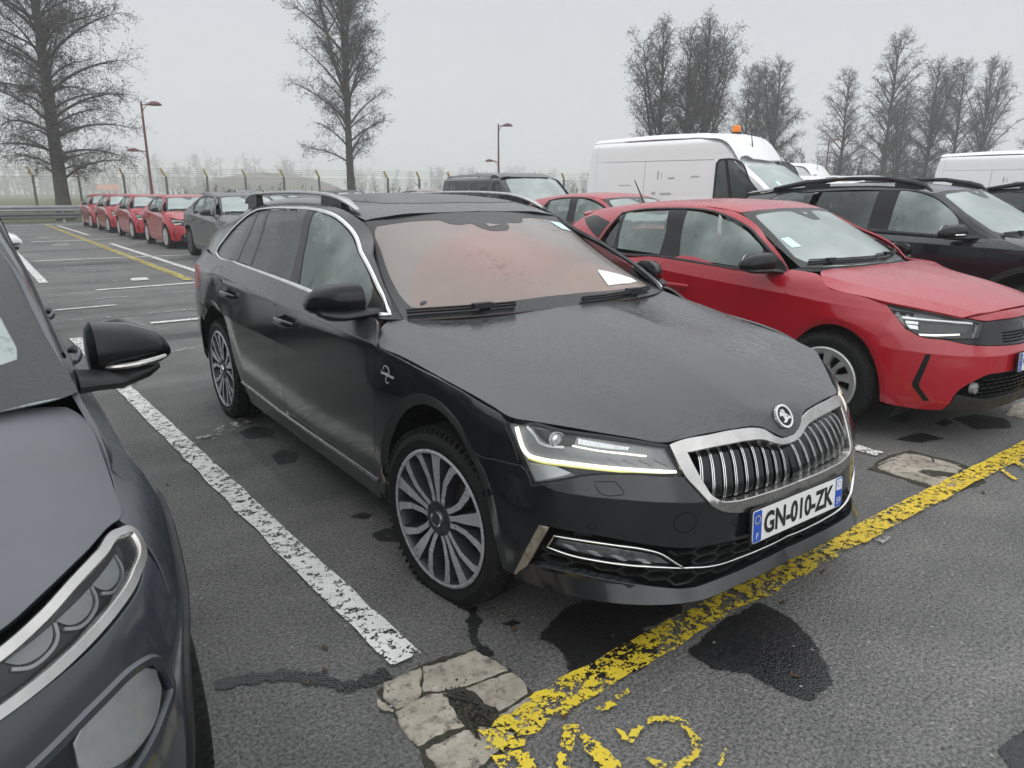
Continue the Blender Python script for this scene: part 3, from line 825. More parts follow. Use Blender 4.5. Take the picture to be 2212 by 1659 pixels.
# ---------------------------------------------------------------- red hatchback: its surfaces
HATCH = dict(
 shell=Shell([
  (0, [(0,-.80,.205),(.3,-.795,.205),(.48,-.76,.205),(.64,-.63,.205),(.745,-.47,.205),(.80,-.33,.21),(.835,0,.20),(.84,.5,.185),(.838,1.3,.18),(.84,2.0,.20),(.84,2.5,.24),(.79,2.95,.30),(.58,3.17,.32),(.3,3.23,.33),(0,3.25,.33)]),
  (0, [(0,-.83,.30),(.3,-.822,.30),(.5,-.775,.30),(.66,-.645,.30),(.765,-.47,.30),(.825,-.32,.31),(.86,0,.31),(.866,.5,.31),(.862,1.3,.31),(.866,2.0,.32),(.866,2.5,.34),(.81,2.97,.38),(.6,3.19,.40),(.3,3.25,.40),(0,3.27,.40)]),
  (0, [(0,-.845,.42),(.3,-.835,.42),(.5,-.78,.42),(.665,-.645,.42),(.775,-.46,.42),(.838,-.30,.44),(.873,0,.45),(.866,.5,.45),(.862,1.3,.45),(.870,2.0,.46),(.875,2.5,.48),(.82,2.98,.52),(.61,3.20,.54),(.3,3.26,.54),(0,3.28,.54)]),
  (1, [(0,-.845,.555),(.3,-.832,.555),(.5,-.768,.558),(.66,-.635,.565),(.77,-.455,.575),(.84,-.28,.59),(.878,0,.60),(.87,.5,.60),(.867,1.3,.60),(.876,2.0,.61),(.882,2.5,.62),(.825,2.98,.64),(.60,3.2,.66),(.3,3.25,.66),(0,3.27,.66)]),
  (0, [(0,-.815,.63),(.3,-.80,.63),(.5,-.735,.635),(.65,-.60,.645),(.76,-.425,.665),(.835,-.25,.69),(.877,0,.70),(.872,.5,.715),(.870,1.3,.72),(.880,2.0,.73),(.884,2.5,.74),(.825,2.97,.76),(.58,3.18,.78),(.3,3.23,.78),(0,3.25,.78)]),
  (1, [(0,-.785,.735),(.3,-.765,.74),(.48,-.70,.745),(.62,-.565,.757),(.73,-.385,.775),(.808,-.20,.795),(.868,.05,.815),(.875,.3,.835),(.872,.6,.852),(.872,1.0,.876),(.874,1.4,.905),(.878,2.0,.945),(.876,2.5,.96),(.81,2.95,.97),(.56,3.14,.98),(.3,3.19,.98),(0,3.21,.98)]),
  (0, [(0,-.768,.795),(.3,-.735,.797),(.46,-.672,.80),(.58,-.54,.812),(.68,-.365,.834),(.775,-.18,.866),(.815,.05,.925),(.828,.3,.948),(.838,.6,.955),(.840,1.0,.972),(.838,1.4,.993),(.826,2.0,1.015),(.80,2.5,1.06),(.72,2.9,1.09),(.5,3.05,1.10),(.3,3.09,1.10),(0,3.1,1.10)]),
  (0, [(0,-.70,.835),(.3,-.68,.84),(.42,-.60,.85),(.52,-.47,.87),(.60,-.30,.90),(.70,-.12,.93),(.74,.05,.98),(.72,.3,1.02),(.80,.6,1.01),(.80,1.0,1.05),(.80,1.4,1.06),(.78,2.0,1.08),(.74,2.5,1.12),(.66,2.85,1.15),(.46,2.98,1.16),(.3,3.0,1.16),(0,3.02,1.16)]),
 ], .15, 2.35),
 hood=Patch([
  (0, [(0,-.80,.775),(0,-.76,.811),(0,-.65,.857),(0,-.4,.922),(0,0,.982),(0,.2,1.003)]),
  (1, [(.24,-.755,.808),(.28,-.6,.862),(.33,-.4,.908),(.44,0,.968),(.54,.28,1.003)]),
  (1, [(.46,-.70,.800),(.52,-.55,.838),(.60,-.35,.876),(.70,0,.934),(.745,.14,.968),(.775,.35,.99)]),
  (0, [(.56,-.68,.775),(.65,-.5,.812),(.765,-.31,.838),(.79,-.19,.862),(.815,-.02,.885),(.822,.07,.905),(.825,.14,.925),(.835,.35,.95)]),
 ], 1, 0, 2),
 screen=Patch([
  (0, [(0,.165,.998),(.3,.195,.998),(.55,.275,.997),(.68,.35,.995),(.78,.43,.99)]),
  (0, [(0,.52,1.212),(.3,.545,1.206),(.5,.60,1.193),(.62,.665,1.178),(.70,.72,1.165)]),
  (0, [(0,.868,1.374),(.3,.885,1.368),(.5,.925,1.354),(.565,.95,1.343),(.63,.98,1.33)]),
 ], 0, 1, 2),
 glass=Patch([
  (0, [(.86,.2,.90),(.872,.6,.90),(.872,1.4,.93),(.872,2.0,.95),(.85,2.4,.98),(.78,2.9,1.02)]),
  (0, [(.80,.3,.955),(.83,.5,.96),(.836,1.0,.975),(.836,1.4,.995),(.822,2.0,1.018),(.795,2.4,1.05),(.70,2.9,1.10)]),
  (0, [(.70,.5,1.17),(.725,.8,1.17),(.742,1.4,1.18),(.730,2.0,1.19),(.70,2.4,1.20),(.60,2.9,1.21)]),
  (0, [(.575,.8,1.29),(.60,.95,1.325),(.63,1.2,1.35),(.635,1.5,1.362),(.622,2.0,1.345),(.59,2.4,1.31),(.52,2.9,1.25)]),
  (0, [(.54,.8,1.315),(.565,.95,1.346),(.590,1.2,1.378),(.595,1.5,1.390),(.582,2.0,1.372),(.55,2.4,1.335),(.48,2.9,1.27)]),
 ], 1, 2, 0),
 roof=Patch([
  (0, [(0,.86,1.372),(0,1.05,1.412),(0,1.4,1.437),(0,1.9,1.425),(0,2.4,1.385),(0,2.75,1.34),(0,2.9,1.318)]),
  (0, [(.35,.89,1.364),(.35,1.05,1.402),(.35,1.4,1.427),(.35,1.9,1.414),(.33,2.4,1.373),(.3,2.75,1.327),(.3,2.9,1.305)]),
  (0, [(.52,.93,1.350),(.535,1.05,1.379),(.545,1.4,1.407),(.535,1.9,1.392),(.505,2.4,1.350),(.46,2.75,1.305),(.45,2.9,1.285)]),
  (0, [(.58,.96,1.338),(.60,1.05,1.355),(.615,1.4,1.378),(.605,1.9,1.364),(.57,2.4,1.322),(.52,2.75,1.275),(.5,2.9,1.255)]),
 ], 1, 0, 2),
)
# ---------------------------------------------------------------- surfaces of the other vehicles, from their main dimensions
def level(cr, z, X, yn, ye, p=2.6, y0=.12, y1=None, pr=3.2):
    """one level line round a car: z = (nose, side front, side rear, tail), X half width, yn nose, ye tail"""
    y1 = ye-.75 if y1 is None else y1; P = []
    for t in np.radians(np.linspace(0, 90, 9)):
        P.append((X*math.sin(t)**(2/p), y0-(y0-yn)*math.cos(t)**(2/p), z[0]+(z[1]-z[0])*math.sin(t)**3))
    for k in range(1, 4): P.append((X, y0+(y1-y0)*k/4, z[1]+(z[2]-z[1])*k/4))
    for t in np.radians(np.linspace(90, 0, 7)):
        P.append((X*math.sin(t)**(2/pr), y1+(ye-y1)*math.cos(t)**(2/pr), z[3]+(z[2]-z[3])*math.sin(t)**2))
    return (cr, P)
def grid_lines(rows): return [(0, r) for r in rows]
# people carrier, grey
MPV = dict(
 shell=Shell([
  level(0, (.20,.20,.20,.30), .84, -.82, 3.50), level(0, (.32,.33,.33,.40), .885, -.86, 3.55), level(0, (.48,.50,.50,.52), .905, -.845, 3.58),
  level(0, (.62,.66,.66,.66), .912, -.80, 3.58), level(0, (.76,.78,.80,.82), .895, -.755, 3.55),
  level(0, (.84,.86,.93,.95), .860, -.70, 3.5), level(1, (.90,.93,1.0,1.05), .805, -.62, 3.45), level(0, (.95,1.04,1.08,1.10), .768, -.50, 3.4)], .12, 2.85),
 hood=Patch([
  (0, [(0,-.66,.872),(0,-.60,.915),(0,-.45,1.0),(0,-.25,1.045),(0,0,1.09)]),
  (0, [(.45,-.61,.866),(.46,-.50,.920),(.48,-.35,.975),(.5,-.2,1.025),(.55,.05,1.07)]),
  (0, [(.635,-.51,.868),(.66,-.40,.908),(.68,-.25,.955),(.70,-.1,1.00),(.72,.15,1.04)]),
  (0, [(.74,-.40,.868),(.775,-.30,.884),(.78,-.2,.918),(.78,-.1,.95),(.775,.15,1.02)]),
  (0, [(.84,-.38,.80),(.845,-.28,.835),(.85,-.18,.86),(.85,-.08,.88),(.84,.15,.94)])], 1, 0, 2),
 screen=Patch([
  (0, [(0,-.20,1.075),(.35,-.15,1.072),(.62,-.03,1.06),(.74,.06,1.05),(.80,.13,1.045)]),
  (0, [(0,.32,1.335),(.35,.36,1.325),(.60,.47,1.305),(.69,.54,1.29),(.76,.62,1.27)]),
  (0, [(0,.90,1.56),(.35,.92,1.55),(.52,.98,1.53),(.60,1.02,1.515),(.66,1.06,1.5)])], 0, 1, 2),
 glass=Patch([
  (0, [(.80,.0,.95),(.83,.6,.96),(.84,2,.98),(.82,3.0,1.0)]), (0, [(.765,.0,1.04),(.785,.6,1.06),(.80,2,1.08),(.77,3.0,1.1)]),
  (0, [(.715,.4,1.25),(.74,.9,1.28),(.75,2,1.30),(.70,3.0,1.3)]), (0, [(.62,.95,1.48),(.66,1.4,1.53),(.66,2,1.54),(.60,3.0,1.5)]), (0, [(.58,.95,1.51),(.61,1.4,1.56),(.61,2,1.57),(.55,3.0,1.53)])], 1, 2, 0),
 roof=Patch([(0, [(0,.90,1.56),(0,1.4,1.625),(0,2.2,1.63),(0,3.2,1.55)]), (0, [(.4,.93,1.548),(.4,1.4,1.61),(.4,2.2,1.615),(.4,3.2,1.53)]), (0, [(.6,1.0,1.515),(.62,1.4,1.56),(.62,2.2,1.568),(.58,3.2,1.48)])], 1, 0, 2))
# tall off-roader, navy
SUV = dict(
 shell=Shell([
  level(0, (.26,.28,.28,.34), .86, -.80, 3.50), level(0, (.42,.44,.44,.46), .905, -.85, 3.56), level(0, (.60,.62,.62,.64), .925, -.86, 3.58),
  level(0, (.76,.80,.80,.80), .930, -.84, 3.56), level(0, (.86,.92,.95,.95), .925, -.80, 3.52), level(1, (.94,1.0,1.06,1.06), .915, -.73, 3.48),
  level(0, (1.0,1.065,1.12,1.14), .865, -.62, 3.42), level(0, (1.03,1.10,1.16,1.20), .80, -.5, 3.36)], .12, 2.8),
 hood=Patch([
  (0, [(0,-.76,.92),(0,-.70,.975),(0,-.4,1.045),(0,.1,1.105),(0,.25,1.115)]),
  (1, [(.46,-.69,.93),(.50,-.6,.97),(.56,-.35,1.03),(.62,.1,1.085),(.64,.3,1.10)]),
  (0, [(.70,-.52,.90),(.74,-.4,.945),(.79,-.2,.985),(.80,.1,1.03),(.80,.4,1.075)]),
  (0, [(.78,-.45,.86),(.82,-.35,.90),(.86,-.2,.94),(.87,.1,.985),(.87,.4,1.04)])], 1, 0, 2),
 screen=Patch([
  (0, [(0,.22,1.095),(.35,.25,1.093),(.62,.34,1.085),(.72,.40,1.08),(.80,.46,1.075)]),
  (0, [(0,.60,1.31),(.35,.63,1.30),(.58,.70,1.285),(.67,.75,1.27),(.74,.81,1.255)]),
  (0, [(0,.98,1.515),(.35,1.0,1.505),(.52,1.05,1.49),(.60,1.08,1.475),(.66,1.12,1.46)])], 0, 1, 2),
 glass=Patch([
  (0, [(.91,.3,1.03),(.915,1,1.04),(.91,2.3,1.07),(.86,3.2,1.1)]), (0, [(.83,.35,1.08),(.865,.8,1.095),(.865,1.5,1.12),(.845,2.3,1.15),(.76,3.2,1.19)]),
  (0, [(.73,.6,1.3),(.76,.9,1.31),(.775,1.5,1.33),(.755,2.3,1.34),(.67,3.2,1.35)]), (0, [(.62,.98,1.46),(.655,1.2,1.50),(.67,1.5,1.513),(.655,2.3,1.50),(.57,3.2,1.45)]), (0, [(.58,.98,1.50),(.615,1.2,1.535),(.63,1.5,1.55),(.615,2.3,1.54),(.53,3.2,1.48)])], 1, 2, 0),
 roof=Patch([(0, [(0,.98,1.515),(0,1.4,1.575),(0,2.0,1.59),(0,2.6,1.575),(0,3.3,1.52)]), (0, [(.4,1.0,1.503),(.4,1.4,1.565),(.4,2.0,1.58),(.4,2.6,1.563),(.38,3.3,1.505)]), (0, [(.60,1.08,1.475),(.635,1.4,1.535),(.64,2.0,1.55),(.63,2.6,1.53),(.57,3.3,1.47)])], 1, 0, 2))
def van_surf(W, ym, hb, ht, hr, xr, wsb, wst, hoodz):
    """box van: W half width, ym its tail, hb window line, ht side top, hr roof, wsb / wst the windscreen's (y, z) at the middle"""
    ys = (.3, 1.2, 2.4, ym)
    return dict(
     shell=Shell([level(0, (.25,.25,.25,.35), W*.93, -.72, ym-.02, 3.0, .2, ym-.2, 6), level(0, (.45,.45,.45,.45), W*.99, -.80, ym, 3.0, .2, ym-.2, 6), level(0, (.7,.75,.75,.75), W, -.82, ym, 3.0, .2, ym-.2, 6),
       level(0, (.95,1.0,1.0,1.0), W*.995, -.74, ym, 3.0, .2, ym-.2, 6), level(0, (hoodz,hb-.02,hb-.02,hb-.02), W*.98, -.60, ym-.01, 3.0, .3, ym-.2, 6), level(0, (hoodz+.12,hb+.06,hb+.06,hb+.06), W*.965, -.45, ym-.02, 3.0, .35, ym-.2, 6)], .2, ym-.9),
     hood=Patch([(0, [(0,-.70,hoodz-.10),(0,-.55,hoodz),(0,-.2,hoodz+.12),(0,wsb[0]+.1,wsb[1]+.02)]), (0, [(.55,-.62,hoodz-.12),(.6,-.5,hoodz-.03),(.68,-.15,hoodz+.09),(.72,.1,wsb[1]-.02)]), (0, [(.78,-.45,hoodz-.18),(.84,-.3,hoodz-.08),(.88,-.05,hoodz+.03),(.90,.3,wsb[1]-.07)])], 1, 0, 2),
     screen=Patch([(0, [(0,wsb[0],wsb[1]),(.4,wsb[0]+.04,wsb[1]-.005),(.75,wsb[0]+.17,wsb[1]-.02),(.9,wsb[0]+.27,wsb[1]-.04)]),
       (0, [(0,(wsb[0]+wst[0])/2-.02,(wsb[1]+wst[1])/2+.02),(.4,(wsb[0]+wst[0])/2+.02,(wsb[1]+wst[1])/2+.015),(.72,(wsb[0]+wst[0])/2+.12,(wsb[1]+wst[1])/2),(.85,(wsb[0]+wst[0])/2+.2,(wsb[1]+wst[1])/2-.02)]),
       (0, [(0,wst[0],wst[1]),(.4,wst[0]+.03,wst[1]-.005),(.68,wst[0]+.1,wst[1]-.02),(.80,wst[0]+.16,wst[1]-.04)])], 0, 1, 2),
     glass=Patch([(0, [(W*.98,y,hb-.12) for y in ys]), (0, [(W*.975,y,hb) for y in ys]), (0, [(W*.955,y,hb+(ht-hb)*.35) for y in ys]), (0, [(W*.93,y,hb+(ht-hb)*.65) for y in ys]), (0, [(W*.90,y,ht-.08) for y in ys]), (0, [(xr,y,ht) for y in ys])], 1, 2, 0),
     roof=Patch([(0, [(0,wst[0],wst[1]),(0,wst[0]+.35,hr-.14 if hr > 2.2 else hr-.03),(0,wst[0]+.9,hr-.02),(0,wst[0]+1.3,hr),(0,ym,hr-.03)]), (0, [(.6,wst[0]+.06,wst[1]-.01),(.6,wst[0]+.38,hr-.17 if hr > 2.2 else hr-.045),(.65,wst[0]+.9,hr-.035),(.65,wst[0]+1.3,hr-.018),(.65,ym,hr-.05)]),
       (0, [(.80,wst[0]+.16,wst[1]-.05),(.82,wst[0]+.42,hr-.27 if hr > 2.2 else hr-.09),(xr-.01,wst[0]+.9,ht+.0),(xr,wst[0]+1.3,ht+.01),(xr,ym,ht+.0)])], 1, 0, 2))
VAN = van_surf(1.03, 4.25, 1.40, 2.43, 2.55, .86, (-.05, 1.38), (.80, 1.98), 1.12)
MINIVAN = van_surf(.95, 3.95, 1.18, 1.86, 1.97, .76, (.02, 1.22), (.78, 1.83), 1.05)
GO = {
 'ca': [(-1.3,-0.341),(-1.176,-0.342),(-1.196,-0.388),(-1.219,-0.417),(-1.229,-0.449),(-1.257,-0.473),(-1.323,-0.469),(-1.338,-0.403)],
 'cb': [(-1.165,-0.344),(-1.112,-0.358),(-0.981,-0.366),(-0.962,-0.442),(-0.953,-0.521),(-1.154,-0.486),(-1.198,-0.466),(-1.222,-0.45),(-1.212,-0.419),(-1.19,-0.392)],
 'cc': [(-1.112,-0.51),(-0.951,-0.535),(-0.947,-0.594),(-0.966,-0.644),(-1.082,-0.656),(-1.1,-0.599),(-1.1,-0.535)],
 'cd': [(-1.335,-0.481),(-1.234,-0.47),(-1.17,-0.495),(-1.182,-0.533),(-1.203,-0.649),(-1.27,-0.634),(-1.351,-0.639),(-1.353,-0.556)],
 'ce': [(-1.089,-0.67),(-0.977,-0.659),(-0.961,-0.684),(-0.98,-0.713),(-1.009,-0.738),(-1.076,-0.762),(-1.104,-0.734)],
 'cf': [(-1.341,-0.664),(-1.28,-0.661),(-1.196,-0.672),(-1.199,-0.727),(-1.173,-0.673),(-1.129,-0.717),(-1.104,-0.755),(-1.157,-0.779),(-1.218,-0.792),(-1.282,-0.813),(-1.351,-0.77),(-1.344,-0.695)],
 'cg': [(-1.353,-0.392),(-1.344,-0.415),(-1.333,-0.47),(-1.342,-0.474),(-1.358,-0.457),(-1.363,-0.427)],
 'rubble': [(-1.18,-0.518),(-1.123,-0.527),(-1.104,-0.585),(-1.086,-0.661),(-1.101,-0.721),(-1.128,-0.72),(-1.203,-0.732),(-1.2,-0.648)],
 'moss': [(-1.345,-0.364),(-1.171,-0.333),(-0.974,-0.355),(-0.946,-0.517),(-0.959,-0.647),(-0.973,-0.713),(-1.077,-0.772),(-1.213,-0.804),(-1.296,-0.835),(-1.371,-0.763),(-1.353,-0.658),(-1.345,-0.492),(-1.367,-0.435)],
 'n1': [(-0.977,-0.821),(-0.939,-0.849),(-0.942,-0.866),(-1.014,-0.906),(-1.096,-0.981),(-1.12,-0.963),(-1.044,-0.884)],
 'n2': [(-0.968,-0.866),(-0.951,-0.888),(-0.943,-0.967),(-0.961,-1.08),(-0.998,-1.053),(-0.996,-0.954)],
 'n3': [(-0.861,-0.896),(-0.858,-0.909),(-0.864,-0.962),(-0.798,-0.943),(-0.798,-0.962),(-0.871,-0.984),(-0.881,-0.972)],
 'n4': [(-0.765,-0.942),(-0.706,-0.971),(-0.683,-1.017),(-0.7,-1.081),(-0.723,-1.11),(-0.772,-1.127),(-0.834,-1.141),(-0.876,-1.118),(-0.885,-1.049),(-0.869,-1.048),(-0.847,-1.098),(-0.797,-1.109),(-0.749,-1.091),(-0.714,-1.043),(-0.712,-1.006),(-0.742,-0.974),(-0.778,-0.962)],
 'n5': [(-1.213,-0.795),(-1.169,-0.815),(-1.124,-0.825),(-1.122,-0.862),(-1.161,-0.933),(-1.222,-0.888)],
 'n6': [(-0.775,-0.815),(-0.72,-0.817),(-0.72,-0.834),(-0.783,-0.844)],
 'n7': [(-0.853,-0.822),(-0.792,-0.824),(-0.795,-0.848),(-0.853,-0.847)],
 'n8': [(-0.742,-1.175),(-0.669,-1.15),(-0.666,-1.161),(-0.739,-1.185)],
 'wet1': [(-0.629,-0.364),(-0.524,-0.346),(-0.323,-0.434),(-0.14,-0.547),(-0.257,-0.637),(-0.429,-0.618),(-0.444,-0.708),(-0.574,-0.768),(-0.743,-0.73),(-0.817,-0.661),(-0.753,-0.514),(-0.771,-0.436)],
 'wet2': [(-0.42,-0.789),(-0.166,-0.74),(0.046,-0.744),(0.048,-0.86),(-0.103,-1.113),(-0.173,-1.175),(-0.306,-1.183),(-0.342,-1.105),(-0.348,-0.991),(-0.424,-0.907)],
 'wet3': [(-0.938,2.437),(-0.828,2.509),(-0.703,2.382),(-0.802,2.224),(-0.932,2.265)],
 'wet4': [(-0.912,1.894),(-0.816,1.971),(-0.761,1.831),(-0.833,1.697),(-0.932,1.716)],
 'wet5': [(-0.887,0.626),(-0.796,0.646),(-0.755,0.558),(-0.818,0.492),(-0.887,0.532)],
 'wet6': [(-0.889,0.861),(-0.82,0.867),(-0.783,0.802),(-0.848,0.781)],
 'wet7': [(-0.828,-0.291),(-0.768,-0.299),(-0.753,-0.339),(-0.809,-0.326)],
 'wet8': [(2.693,0.141),(2.902,0.119),(2.883,0.002),(2.679,0.025)],
 'wet9': [(2.302,-0.105),(2.568,-0.133),(2.587,-0.292),(2.37,-0.24)],
 'wet10': [(3.06,-0.128),(3.303,-0.174),(3.352,-0.342),(3.163,-0.452),(2.917,-0.331)],
 'wet11': [(2.852,-0.103),(3.022,-0.1),(2.952,-0.175),(2.829,-0.171)],
 'wet12': [(-0.071,-1.587),(0.095,-1.598),(0.002,-1.683),(-0.155,-1.686)],
 'crack': [(-1.731,-0.041),(-1.635,-0.076),(-1.535,-0.127),(-1.449,-0.218),(-1.393,-0.3),(-1.267,-0.303)],
 'crack2': [(-0.836,-0.098),(-0.882,-0.215),(-0.948,-0.306),(-0.957,-0.426)],
 'da': [(1.789,-0.277),(1.967,-0.262),(2.091,-0.275),(2.145,-0.329),(2.142,-0.403),(2.081,-0.437),(2.019,-0.362),(1.942,-0.275)],
 'db': [(2.15,-0.415),(2.155,-0.461),(2.151,-0.518),(2.121,-0.567),(2.094,-0.581),(2.092,-0.534),(2.081,-0.446)],
 'dc': [(1.761,-0.291),(1.927,-0.282),(2.009,-0.366),(2.069,-0.446),(2.077,-0.534),(2.089,-0.577),(2.015,-0.602),(1.978,-0.53),(1.927,-0.459),(1.865,-0.459),(1.844,-0.542),(1.907,-0.577),(1.935,-0.652),(1.814,-0.667),(1.693,-0.687),(1.708,-0.629),(1.728,-0.552),(1.72,-0.408),(1.733,-0.317)],
 'dd': [(2.099,-0.585),(2.13,-0.607),(2.052,-0.694),(1.984,-0.698),(1.998,-0.677)],
 'de': [(1.897,-0.613),(1.991,-0.677),(1.975,-0.702),(1.875,-0.701),(1.794,-0.682)],
 'e1': [(2.24,-0.722),(2.265,-0.729),(2.14,-0.854),(2.142,-0.813)],
 'e2': [(2.424,-0.719),(2.474,-0.719),(2.403,-0.808),(2.33,-0.833)],
 'k_line1': [(-0.603,25.082),(1.196,25.018)],
 'k_dash1': [(-0.316,27.493),(0.078,27.567)],
 'k_dash2': [(-0.2,23.359),(0.208,23.501)],
 'k_dash3': [(-0.206,22.831),(0.184,22.915)],
 'k_l2': [(-0.656,32.426),(1.744,33.517)],
 'k_l3': [(-0.694,38.904),(1.093,39.512)],
 'k_l4': [(1.251,25.442),(2.216,25.638)],
 'k_d1': [(-1.013,14.175),(-0.774,14.113)],
 'k_d2': [(-0.696,14.216),(-0.46,14.231)],
 'k_d3': [(-0.285,14.221),(-0.131,14.23)],
 'k_d4': [(-0.099,14.206),(0.075,14.275)],
 'k_e1': [(-0.589,12.288),(-0.499,12.316)],
 'k_e2': [(-0.289,12.163),(-0.194,11.943)],
 'k_e3': [(0.019,12.07),(0.112,12.334),(0.331,12.334),(0.283,11.934),(0.208,11.836),(0.026,11.913)],
 'thin': [(-1.369,10.439),(-0.741,10.567)],
 'thin2': [(-1.413,9.71),(0.573,9.873)],
 'thin3': [(-1.402,7.855),(0.106,7.915)],
 'thin4': [(-1.449,14.607),(0.58,15.009)],
 'spot': [(-0.377,5.821),(-0.362,5.674)],
}
# ---------------------------------------------------------------- ground, paint, trees, fence
from mathutils.geometry import tessellate_polygon
def asphalt_mat(name, lo, hi, rough=.72, wet=False):
    m, nt, b, N, L = mat(name)
    co = objco(nt)
    big = noise(nt, co, .35, 5, .6); mid = noise(nt, co, 3.2, 4, .6); st = noise(nt, mapping(nt, co, (.12, 2.3, 1)), 1.0, 4, .6)
    f = mth(nt, 'ADD', mth(nt, 'ADD', mth(nt, 'MULTIPLY', big, .45), mth(nt, 'MULTIPLY', mid, .25)), mth(nt, 'MULTIPLY', st, .30))
    base = mixc(nt, rng_(nt, f, .38, .62), lo, hi)
    vo = N('ShaderNodeTexVoronoi'); vo.inputs['Scale'].default_value = 125; L(co, vo.inputs['Vector'])
    vo2 = N('ShaderNodeTexVoronoi'); vo2.inputs['Scale'].default_value = 60; L(co, vo2.inputs['Vector'])
    spk = noise(nt, co, 95, 2, .6)
    base = mixc(nt, rng_(nt, mth(nt, 'ADD', mth(nt, 'MULTIPLY', spk, .6), mth(nt, 'MULTIPLY', noise(nt, co, 62, 3, .7), .4)), .38, .62), mixc(nt, 1.0, base, (.42, .42, .42), 'MULTIPLY'), mixc(nt, 1.0, base, (1.6, 1.6, 1.57), 'MULTIPLY'))
    sep = N('ShaderNodeSeparateColor'); L(vo2.outputs['Color'], sep.inputs[0])
    white = mth(nt, 'MULTIPLY', mth(nt, 'GREATER_THAN', sep.outputs[0], .985), mth(nt, 'LESS_THAN', vo2.outputs['Distance'], .30))
    base = mixc(nt, white, base, (.30, .30, .285))
    L(base, b.inputs['Base Color'])
    wr = rng_(nt, noise(nt, co, 1.1, 4), .35, .65, rough-.16, rough+.12)
    L(wr, b.inputs['Roughness'])
    h = mth(nt, 'ADD', mth(nt, 'MULTIPLY', rng_(nt, vo.outputs['Distance'], 0, .6), .5), mth(nt, 'ADD', mth(nt, 'MULTIPLY', spk, .8), mth(nt, 'MULTIPLY', noise(nt, co, 14, 3), .6)))
    L(bump(nt, h, .75 if not wet else .5, .006), b.inputs['Normal'])
    setp(b, spec=.5)
    if wet:
        at = N('ShaderNodeAttribute'); at.attribute_name = 'edge'
        k = mth(nt, 'ADD', at.outputs['Fac'], mth(nt, 'ADD', mth(nt, 'MULTIPLY', mth(nt, 'SUBTRACT', noise(nt, co, 26, 4, .7), .5), 1.5), mth(nt, 'MULTIPLY', mth(nt, 'SUBTRACT', noise(nt, co, 140, 2), .5), .9)))
        tr = N('ShaderNodeBsdfTransparent'); mx = N('ShaderNodeMixShader'); L(rng_(nt, k, .12, .42), mx.inputs[0]); L(tr.outputs[0], mx.inputs[1]); L(b.outputs[0], mx.inputs[2]); L(mx.outputs[0], nt.nodes['Material Output'].inputs[0])
    return m
def worn_paint(name, col, keep=.5, old=(.0, .0, .0), coarse=16):
    """road paint worn off in flakes; keep = share of it still there"""
    m, nt, b, N, L = mat(name); co = objco(nt)
    d = noise(nt, co, 7, 2); 
    L(mixc(nt, rng_(nt, d, .3, .7), tuple(c*.82 for c in col), col), b.inputs['Base Color']); setp(b, rough=.62)
    f = mth(nt, 'ADD', mth(nt, 'MULTIPLY', noise(nt, co, coarse, 3, .65), .6), mth(nt, 'MULTIPLY', noise(nt, co, 90, 3, .7), .4))
    c = .5+(keep-.5)*.22
    msk = rng_(nt, f, c-.012, c+.012, 1, 0)
    tr = N('ShaderNodeBsdfTransparent'); mx = N('ShaderNodeMixShader'); L(msk, mx.inputs[0]); L(tr.outputs[0], mx.inputs[1]); L(b.outputs[0], mx.inputs[2])
    L(mx.outputs[0], nt.nodes['Material Output'].inputs[0])
    L(bump(nt, noise(nt, co, 90, 3), .4, .003), b.inputs['Normal'])
    return m
M['asphalt'] = asphalt_mat('asphalt', (.070, .070, .069), (.158, .156, .151))
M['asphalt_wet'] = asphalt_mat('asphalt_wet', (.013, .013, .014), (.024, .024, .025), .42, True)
M['dirt'] = asphalt_mat('dirt', (.028, .026, .020), (.055, .05, .038), .85)
M['white_line'] = worn_paint('white_line', (.80, .80, .77), .68, coarse=30)
M['white_ghost'] = worn_paint('white_ghost', (.42, .42, .41), .30)
M['yellow_line'] = worn_paint('yellow_line', (.72, .52, .035), .64, coarse=38)
M['yellow_worn'] = worn_paint('yellow_worn', (.74, .56, .04), .53, coarse=30)
M['yellow_far'] = worn_paint('yellow_far', (.52, .42, .08), .56, coarse=9)
M['yellow_faint'] = worn_paint('yellow_faint', (.70, .54, .05), .60, coarse=30)
def concrete():
    m, nt, b, N, L = mat('concrete'); co = objco(nt)
    a = noise(nt, co, 6, 6, .65); s = noise(nt, co, 55, 4, .7); dk = noise(nt, co, 22, 5, .7)
    c = mixc(nt, rng_(nt, a, .3, .7), (.25, .225, .18), (.46, .42, .35))
    c = mixc(nt, rng_(nt, dk, .50, .68), c, (.10, .09, .07)); c = mixc(nt, rng_(nt, s, .60, .68), c, (.08, .075, .06))
    L(c, b.inputs['Base Color']); setp(b, rough=.85); L(bump(nt, mth(nt, 'ADD', s, dk), .6, .006), b.inputs['Normal']); return m
M['concrete'] = concrete()
M['moss'] = asphalt_mat('moss', (.020, .020, .014), (.042, .042, .026), .9)
def grass_mat():
    m, nt, b, N, L = mat('field_grass'); co = objco(nt)
    L(mixc(nt, rng_(nt, noise(nt, co, .06, 5, .6), .35, .65), (.075, .10, .028), (.13, .125, .05)), b.inputs['Base Color']); setp(b, rough=.95, spec=.1); return m
M['field'] = grass_mat()
M['soil'] = plain('soil', (.105, .085, .06), .95, var=.3, scale=.25)
M['bark'] = plain('bark', (.050, .046, .036), .9, var=.45, scale=3, spec=.2)
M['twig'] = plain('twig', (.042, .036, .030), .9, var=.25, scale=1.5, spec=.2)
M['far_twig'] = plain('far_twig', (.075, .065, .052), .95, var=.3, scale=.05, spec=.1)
M['post_concrete'] = plain('post_concrete', (.105, .10, .085), .9, var=.5, scale=9)
